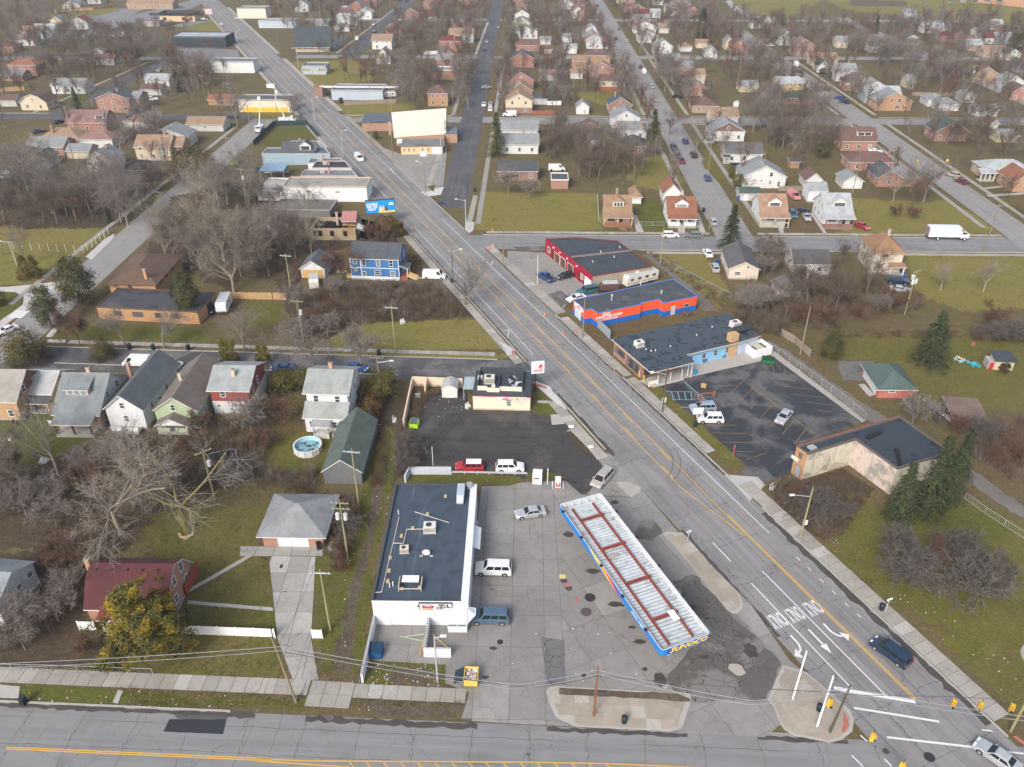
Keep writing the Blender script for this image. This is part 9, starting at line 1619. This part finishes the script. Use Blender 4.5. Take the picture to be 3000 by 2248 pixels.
for t,x,y,lb in (('d2',840,1325,'black barrel bin on the tan kerb island'),('d3',975,480,'black barrel bin beside the avenue sidewalk'),('d3',508,1235,'dark bin on the corner island by the white pole'),('c2',1370,640,'dark stump bin under the white roadside sign')):
 p=g(t,x,y);r=thing('litter_bin',lb,'bin',(p.x,p.y,.12),0,'barrel bins');MB().tube((0,0,0),(0,0,.9),.32,.36,12).build('barrel',plain((.012,.03,.035),.5),r);MB().tube((0,0,.9),(0,0,1.1),.38,.2,12).build('lid',plain((.012,.02,.025),.5),r)
def post_sign(label,P,h,w,hh,c,rz=0.0,pc=(.45,.46,.46),cat='sign'):
 r=thing('post_sign',label,cat,(P.x,P.y,.03),rz);MB().tube((0,0,0),(0,0,h),.05,.05,6).build('post',plain(pc,.6),r);MB().bx(-w/2,-.07,h - hh,w/2,-.03,h).build('plate',plain(c,.5),r);return r
post_sign('white roadside sign beside the parked crossovers',g('c2',1378,640),4.0,1.9,1.3,(.75,.74,.72),R(10),(.5,.2,.15));post_sign('small white sign fixed low on the dark lamp pole',g('c2',1130,525),3.0,.7,1.1,(.75,.76,.75),R(15));post_sign('white bus stop sign beside the avenue sidewalk',g('d3',1005,495),2.6,.9,.35,(.75,.76,.77),R(20));post_sign('white sign at the foot of the right lamp pole',g('c3',385,1440),2.6,.7,.9,(.75,.76,.75));post_sign('red leaning sign post on the verge of the shop lot',g('c2',1655,865),2.4,.25,.9,(.5,.08,.08),R(10),(.5,.12,.1));post_sign('small grey sign on the long tan island',g('c2',1315,1500),2.2,.8,.5,(.5,.55,.58),R(20));post_sign('low white box sign at the top of the planter bed',g('c2',442,660),.9,.9,.6,(.7,.72,.73));post_sign('low white box sign at the foot of the planter bed',g('c2',590,812),.9,.9,.6,(.7,.72,.73));post_sign('green street name sign at the church street corner',g('b1',1580,495),3.2,1.0,.25,(.03,.35,.22));post_sign('green street name sign by the burger stand',g('c1',2030,330),3.2,.9,.25,(.05,.55,.35));post_sign('white notice board beside the avenue by the yellow shop',g('a1',115,690),3.5,3.6,1.8,(.72,.72,.7));post_sign('pink and white pole sign of the tan restaurant',g('a0',1580,180),9,4.5,3.2,(.75,.45,.48));post_sign('white pole sign on the church forecourt',g('a1',1260,1260),5.5,2.0,1.6,(.72,.76,.8));post_sign('yellow road sign on the side street',g('a3',405,690),3.4,.8,.8,(.8,.5,.02),R(0));post_sign('yellow road sign right of the side street',g('a3',570,690),3.4,.8,.8,(.8,.5,.02));post_sign('yellow road sign below the bare twin trees',g('a3',1232,1280),3.6,.8,.8,(.8,.5,.02));post_sign('yellow road sign right of the bare twin trees',g('a3',1452,1275),3.6,.8,.8,(.8,.5,.02));post_sign('thin white post in the burger lot',g('c1',1328,935),4.0,.08,.3,(.75,.76,.77),0,(.75,.76,.77),'post')
rf_=thing('sign_frame','empty rusty sign frame on a pole above the parked crossovers','sign',tuple(g('c2',1395,600).xy),R(8));MB().tube((0,0,0),(0,0,5.6),.12,.12,8).build('pole',M_RUSTP,rf_);MB().bx(-1.4,-.1,4.7,-1.25,.1,6.0).bx(-1.25,-.1,4.7,.6,.1,4.85).bx(-1.25,-.1,5.85,2.0,.1,6.0).bx(2.0,-.2,5.2,2.3,.2,6.3).build('frame',M_RUSTP,rf_)
pu=thing('air_machine','tall white ice box at the forecourt edge','ice box',tuple(g('c2',190,1060).xy),R(-6));MB().bx(-.75,-.6,.1,.75,.6,2.3).build('cabinet',plain((.74,.75,.75),.5),pu);MB().bx(-.55,-.63,1.2,.35,-.6,1.45).build('print',plain((.15,.07,.05),.5),pu);MB().bx(-.7,-.55,0,.7,.55,.1).build('plinth',M_BLK,pu)
pp=thing('air_pump','white and red pump between pale guard hoops at the forecourt edge','petrol pump',tuple(g('c2',343,1092).xy),0);MB().bx(-.45,-.35,.1,.45,.35,1.9).build('cabinet',plain((.68,.70,.73),.5),pp);MB().bx(-.38,-.37,.3,.38,-.35,1.1).build('red_panel',plain((.75,.10,.06),.5),pp);MB().tube((0,-.38,.85),(0,-.36,.85),.18,.18,12).build('emblem',plain((.78,.70,.6),.5),pp)
for s in (-1,1):MB().tube((s*.85,-.6,0),(s*.85,-.6,.8),.06).tube((s*.85,.4,0),(s*.85,.4,.8),.06).tube((s*.85,-.6,.8),(s*.85,.4,.8),.06).build('guard_hoop',plain((.62,.66,.7),.4),pp)
tag(MB().tube((0,0,0),(0,0,3.2),.09,.09,8).build('vent_post',plain((.6,.63,.65),.4),None,tuple(g('c2',266,1072,.04))),'pale steel vent post between ice box and pump','post')
def cone(label,P):r=thing('traffic_cone',label,'traffic cone',(P.x,P.y,.04),0,'traffic cones');MB().tube((0,0,.04),(0,0,.75),.2,.04,10).build('cone',plain((.8,.18,.04),.5),r);MB().bx(-.24,-.24,0,.24,.24,.04).build('base',plain((.6,.12,.03),.6),r);MB().tube((0,0,.38),(0,0,.55),.115,.09,10).build('band',M_SIGNW,r)
for t,x,y,w in (('b2',245,1140,'left of two on the avenue edge by the car wash'),('b2',383,1278,'right of two on the avenue edge by the car wash'),('a0',1900,1005,'by the bucket truck on the side street'),('a0',2008,930,'behind the bucket truck')):cone('orange traffic cone '+w,g(t,x,y))
hy=lambda lb,t,x,y:tag(MB().tube((0,0,0),(0,0,.7),.14,.12,8).tube((0,0,.7),(0,0,.85),.16,.04,8).tube((-.25,0,.5),(.25,0,.5),.09,.09,8).build('fire_hydrant',plain((.72,.35,.05),.5),None,tuple(g(t,x,y,.05))),lb,'fire hydrant');hy('orange hydrant by the avenue near the burnt out house','b1',1172,495);hy('orange hydrant on the kerb of the empty grass lot','b1',1775,510);hy('orange hydrant at the red workshop corner','b1',1778,625)
# garden things
pl_=thing('round_pool','round above ground pool with leaf strewn blue liner','pool',tuple(g('c1',392,815).xy));m=MB();n=24;rr2=2.35
for i in range(n):a,b=2*math.pi*i/n,2*math.pi*(i+1)/n;m.poly([(rr2*math.cos(a),rr2*math.sin(a),0),(rr2*math.cos(b),rr2*math.sin(b),0),(rr2*math.cos(b),rr2*math.sin(b),1.2),(rr2*math.cos(a),rr2*math.sin(a),1.2)],0);c1,c2=.95,.93;m.poly([(rr2*math.cos(b)*c2,rr2*math.sin(b)*c2,.3),(rr2*math.cos(a)*c2,rr2*math.sin(a)*c2,.3),(rr2*math.cos(a)*c2,rr2*math.sin(a)*c2,1.2),(rr2*math.cos(b)*c2,rr2*math.sin(b)*c2,1.2)],1);m.poly([(rr2*1.03*math.cos(a),rr2*1.03*math.sin(a),1.21),(rr2*1.03*math.cos(b),rr2*1.03*math.sin(b),1.21),(rr2*c2*math.cos(b),rr2*c2*math.sin(b),1.21),(rr2*c2*math.cos(a),rr2*c2*math.sin(a),1.21)],0)
m.build('wall',[plain((.66,.66,.64),.6),plain((.38,.62,.70),.5)],pl_)
for i in range(12):a=2*math.pi*i/12;MB().bx(-.06,-.06,0,.06,.06,1.22).build('upright',plain((.6,.58,.55),.6),pl_,(2.4*math.cos(a),2.4*math.sin(a),0),a)
wm2,wt2,wb3=nt('pool_water');wo_=nd(wt2,'ShaderNodeTexCoord').outputs['Object'];setc(wt2,wb3,mix(wt2,ramp(wt2,noise(wt2,mapv(wt2,wo_,(.8,1.6,1)),1.3,5,.7),.52,.57),(.20,.36,.42),(.03,.035,.03)));wb3.inputs['Roughness'].default_value=.15;MB().prism([(rr2*.94*math.cos(2*math.pi*i/n),rr2*.94*math.sin(2*math.pi*i/n)) for i in range(n)],.25,.45).build('water',wm2,pl_)
tp=thing('trampoline','old black trampoline sagging among the bushes','trampoline',tuple(g('c0',1675,905).xy),R(20));MB().prism(rrect(4.2,3.6,.5),.8,.84).build('mat',plain((.01,.012,.018),.5),tp);m=MB();Q=rrect(4.5,3.9,.6)
for i in range(len(Q)):m.tube((*Q[i],.85),(*Q[(i+1) % len(Q)],.85),.12,.12,5)
m.build('frame_pad',plain((.22,.23,.27),.6),tp)
for x,y in ((-1.8,-1.5),(1.8,-1.5),(1.8,1.5),(-1.8,1.5)):MB().tube((x,y,0),(x,y,.85),.04).build('leg',M_GALV,tp)
dk=thing('red_deck','red board deck with high rail behind the red roofed brick house','deck',tuple(g('d0',1390,270).xy),R(-2));MB().bx(-1.2,-2.6,0,1.2,2.2,.9).build('platform',plain((.10,.06,.06),.8),dk);
for i in range(12):MB().bx(1.15,-2.6+i*.4,0,1.25,-2.25+i*.4,2.0).build('board',plain((.33,.07,.04),.8),dk)
for i,(t,x,y,c,lb) in enumerate((('c0',260,515,(.72,.72,.72),'white lawn chairs heaped by the cream house'),('c0',160,570,(.7,.7,.7),'white junk heap on the green lawn'),('c0',120,625,(.12,.04,.03),'dark red roll lying on the green lawn'),('c0',85,735,(.65,.62,.5),'pale plank standing on the green lawn'),('c0',395,625,(.7,.7,.7),'white chair beside the tan brick porch'),('c0',90,870,(.45,.5,.48),'grey green box on the dirt'),('c0',350,900,(.6,.6,.6),'grey tarpaulin heap below the lawn'),('c1',570,1560,(.3,.3,.32),'scrap heap right of the brick garage'),('c1',1040,600,(.72,.73,.74),'white sheets lying in the weedy alley'),('c3',745,1265,(.05,.06,.07),'black rubbish bags in the weeds'),('c3',1560,150,(.35,.62,.60),'turquoise picnic bench on the lawn'),('c3',1665,180,(.05,.42,.50),'turquoise plastic toys beside the garden shed'),('b3',1668,1365,(.28,.12,.07),'small brick barbecue on the far lawn'),('c1',1215,430,(.30,.32,.34),'bent barrow inside the burger yard wall'),('b1',640,820,(.5,.42,.3),'building rubble beside the boarded garage'),('b1',1100,1198,(.6,.6,.6),'grey sheet lying on the edge of the empty lawn'),('c1',1590,500,(.62,.62,.58),'white fridge left of the burger stand'),('c3',160,1110,(.7,.72,.74),'bent white post by the drive apron'),('b2',1310,1135,(.16,.10,.07),'brown twig heap behind the car wash'),('c2',1435,345,(.42,.28,.12),'broken timber lying in the shop lot'))):
 p=g(t,x,y);r=thing('heap' if 'heap' in lb or 'chairs' in lb else 'yard_item',lb,'yard item',(p.x,p.y,.03),rnd.uniform(0,3));k=5 if ('heap' in lb or 'chairs' in lb or 'rubble' in lb or 'bags' in lb or 'toys' in lb) else 1
 if k==1 and 'bench' not in lb:MB().bx(-.5,-.3,0,.5,.3,.5).bx(-.5,.22,.5,.5,.3,1.0).build('body',plain(c,.7),r)
 elif 'bench' in lb:MB().bx(-.9,-.35,.68,.9,.35,.75).build('top',plain((.55,.4,.22),.7),r);[MB().bx(-.9,y0 - .13,.4,.9,y0+.13,.46).build('seat',plain(c,.6),r) for y0 in (-.7,.7)];[MB().bx(x0 - .05,-.7,0,x0+.05,.7,.68).build('leg',plain(c,.6),r) for x0 in (-.6,.6)]
 else:
  for i2 in range(k*2):MB().rbx((rnd.uniform(-1,1),rnd.uniform(-.7,.7),rnd.uniform(.15,.45)),(rnd.uniform(.3,.9),rnd.uniform(.2,.6),rnd.uniform(.15,.6)),rnd.uniform(0,3)).build('piece',plain(scl(c,rnd.choice((.7,1,1.1))),.7),r)
lg=thing('log_ring','split logs lying round the foot of the mossy tree','logs',tuple(g('c0',1405,1440).xy))
for i in range(9):a=R(200+i*18);MB().tube((-.25,0,.16),(.25,0,.16),.17,.17,8).build('log',plain((.45,.33,.2),.9),lg,(1.0*math.cos(a),1.1*math.sin(a),0),rnd.uniform(0,3))
dsh=thing('satellite_dish','big white satellite dish on a post in a far garden','dish',tuple(g('a2',1675,800).xy));dish(dsh,0,0,0,.85);dsh.scale=(1.6,1.6,1.6)
# litter on verges, alley and lots
LT=MB();rl=random.Random(4);LC=[]
def lit(n,*q):
 poly=gl(*q);xs=[p[0] for p in poly];ys=[p[1] for p in poly];k=0
 while k < n*.55:
  p=(rl.uniform(min(xs),max(xs)),rl.uniform(min(ys),max(ys)));k+=1
  if inside(p,poly):LT.rbx((p[0],p[1],.09),(rl.uniform(.06,.2),rl.uniform(.05,.15),.04),rl.uniform(0,3),rl.choice((0,0,0,1,2,3)))
lit(240,'d1',560,960,900,1000,860,1240,760,1230,700,1000,620,0,760,0);lit(120,'d1',800,860,1400,900,1420,1080,800,1040);lit(220,'d3',560,0,640,40,1500,820,2000,1140,1900,1160,1300,640,700,120);lit(120,'d0',200,1060,2000,1130,2000,1240,200,1170);lit(200,'c3',120,1120,300,1100,700,1420,640,1560,400,1400);lit(120,'c1',860,600,1080,600,1000,1300,800,1640,700,1600,860,1000);lit(140,'b1',560,850,1400,880,1500,960,700,960);lit(60,'d2',0,600,1200,600,1200,1100,0,1050);lit(120,'b2',1640,1100,2047,1060,2047,1250,1700,1180);lit(60,'c1',1150,400,1580,400,1600,500,1230,640);lit(80,'c2',1030,370,1110,360,1720,920,1640,920);lit(120,'d3',950,300,1300,400,2000,900,2000,1100,1500,800)
LT.build('litter',[plain((.72,.73,.74),.7),plain((.4,.3,.2),.8),plain((.35,.42,.5),.6),plain((.45,.08,.07),.6)])['kind']='stuff'

# ------------------------------------------------------------------ the air
hz,ht,hb=nt('haze_air');ht.nodes.remove(hb);pv=ht.nodes.new('ShaderNodeVolumePrincipled');pv.inputs['Color'].default_value=(.82,.89,.98,1);pv.inputs['Density'].default_value=.00021;pv.inputs['Anisotropy'].default_value=.2;ht.links.new(pv.outputs[0],ht.nodes['Material Output'].inputs['Volume'])
hx=MB().bx(-1600,-60,-1.2,1600,3600,96).build('haze',hz);hx['kind']='stuff';hx['label']='thin pale winter haze over the whole district'

finish_labels()
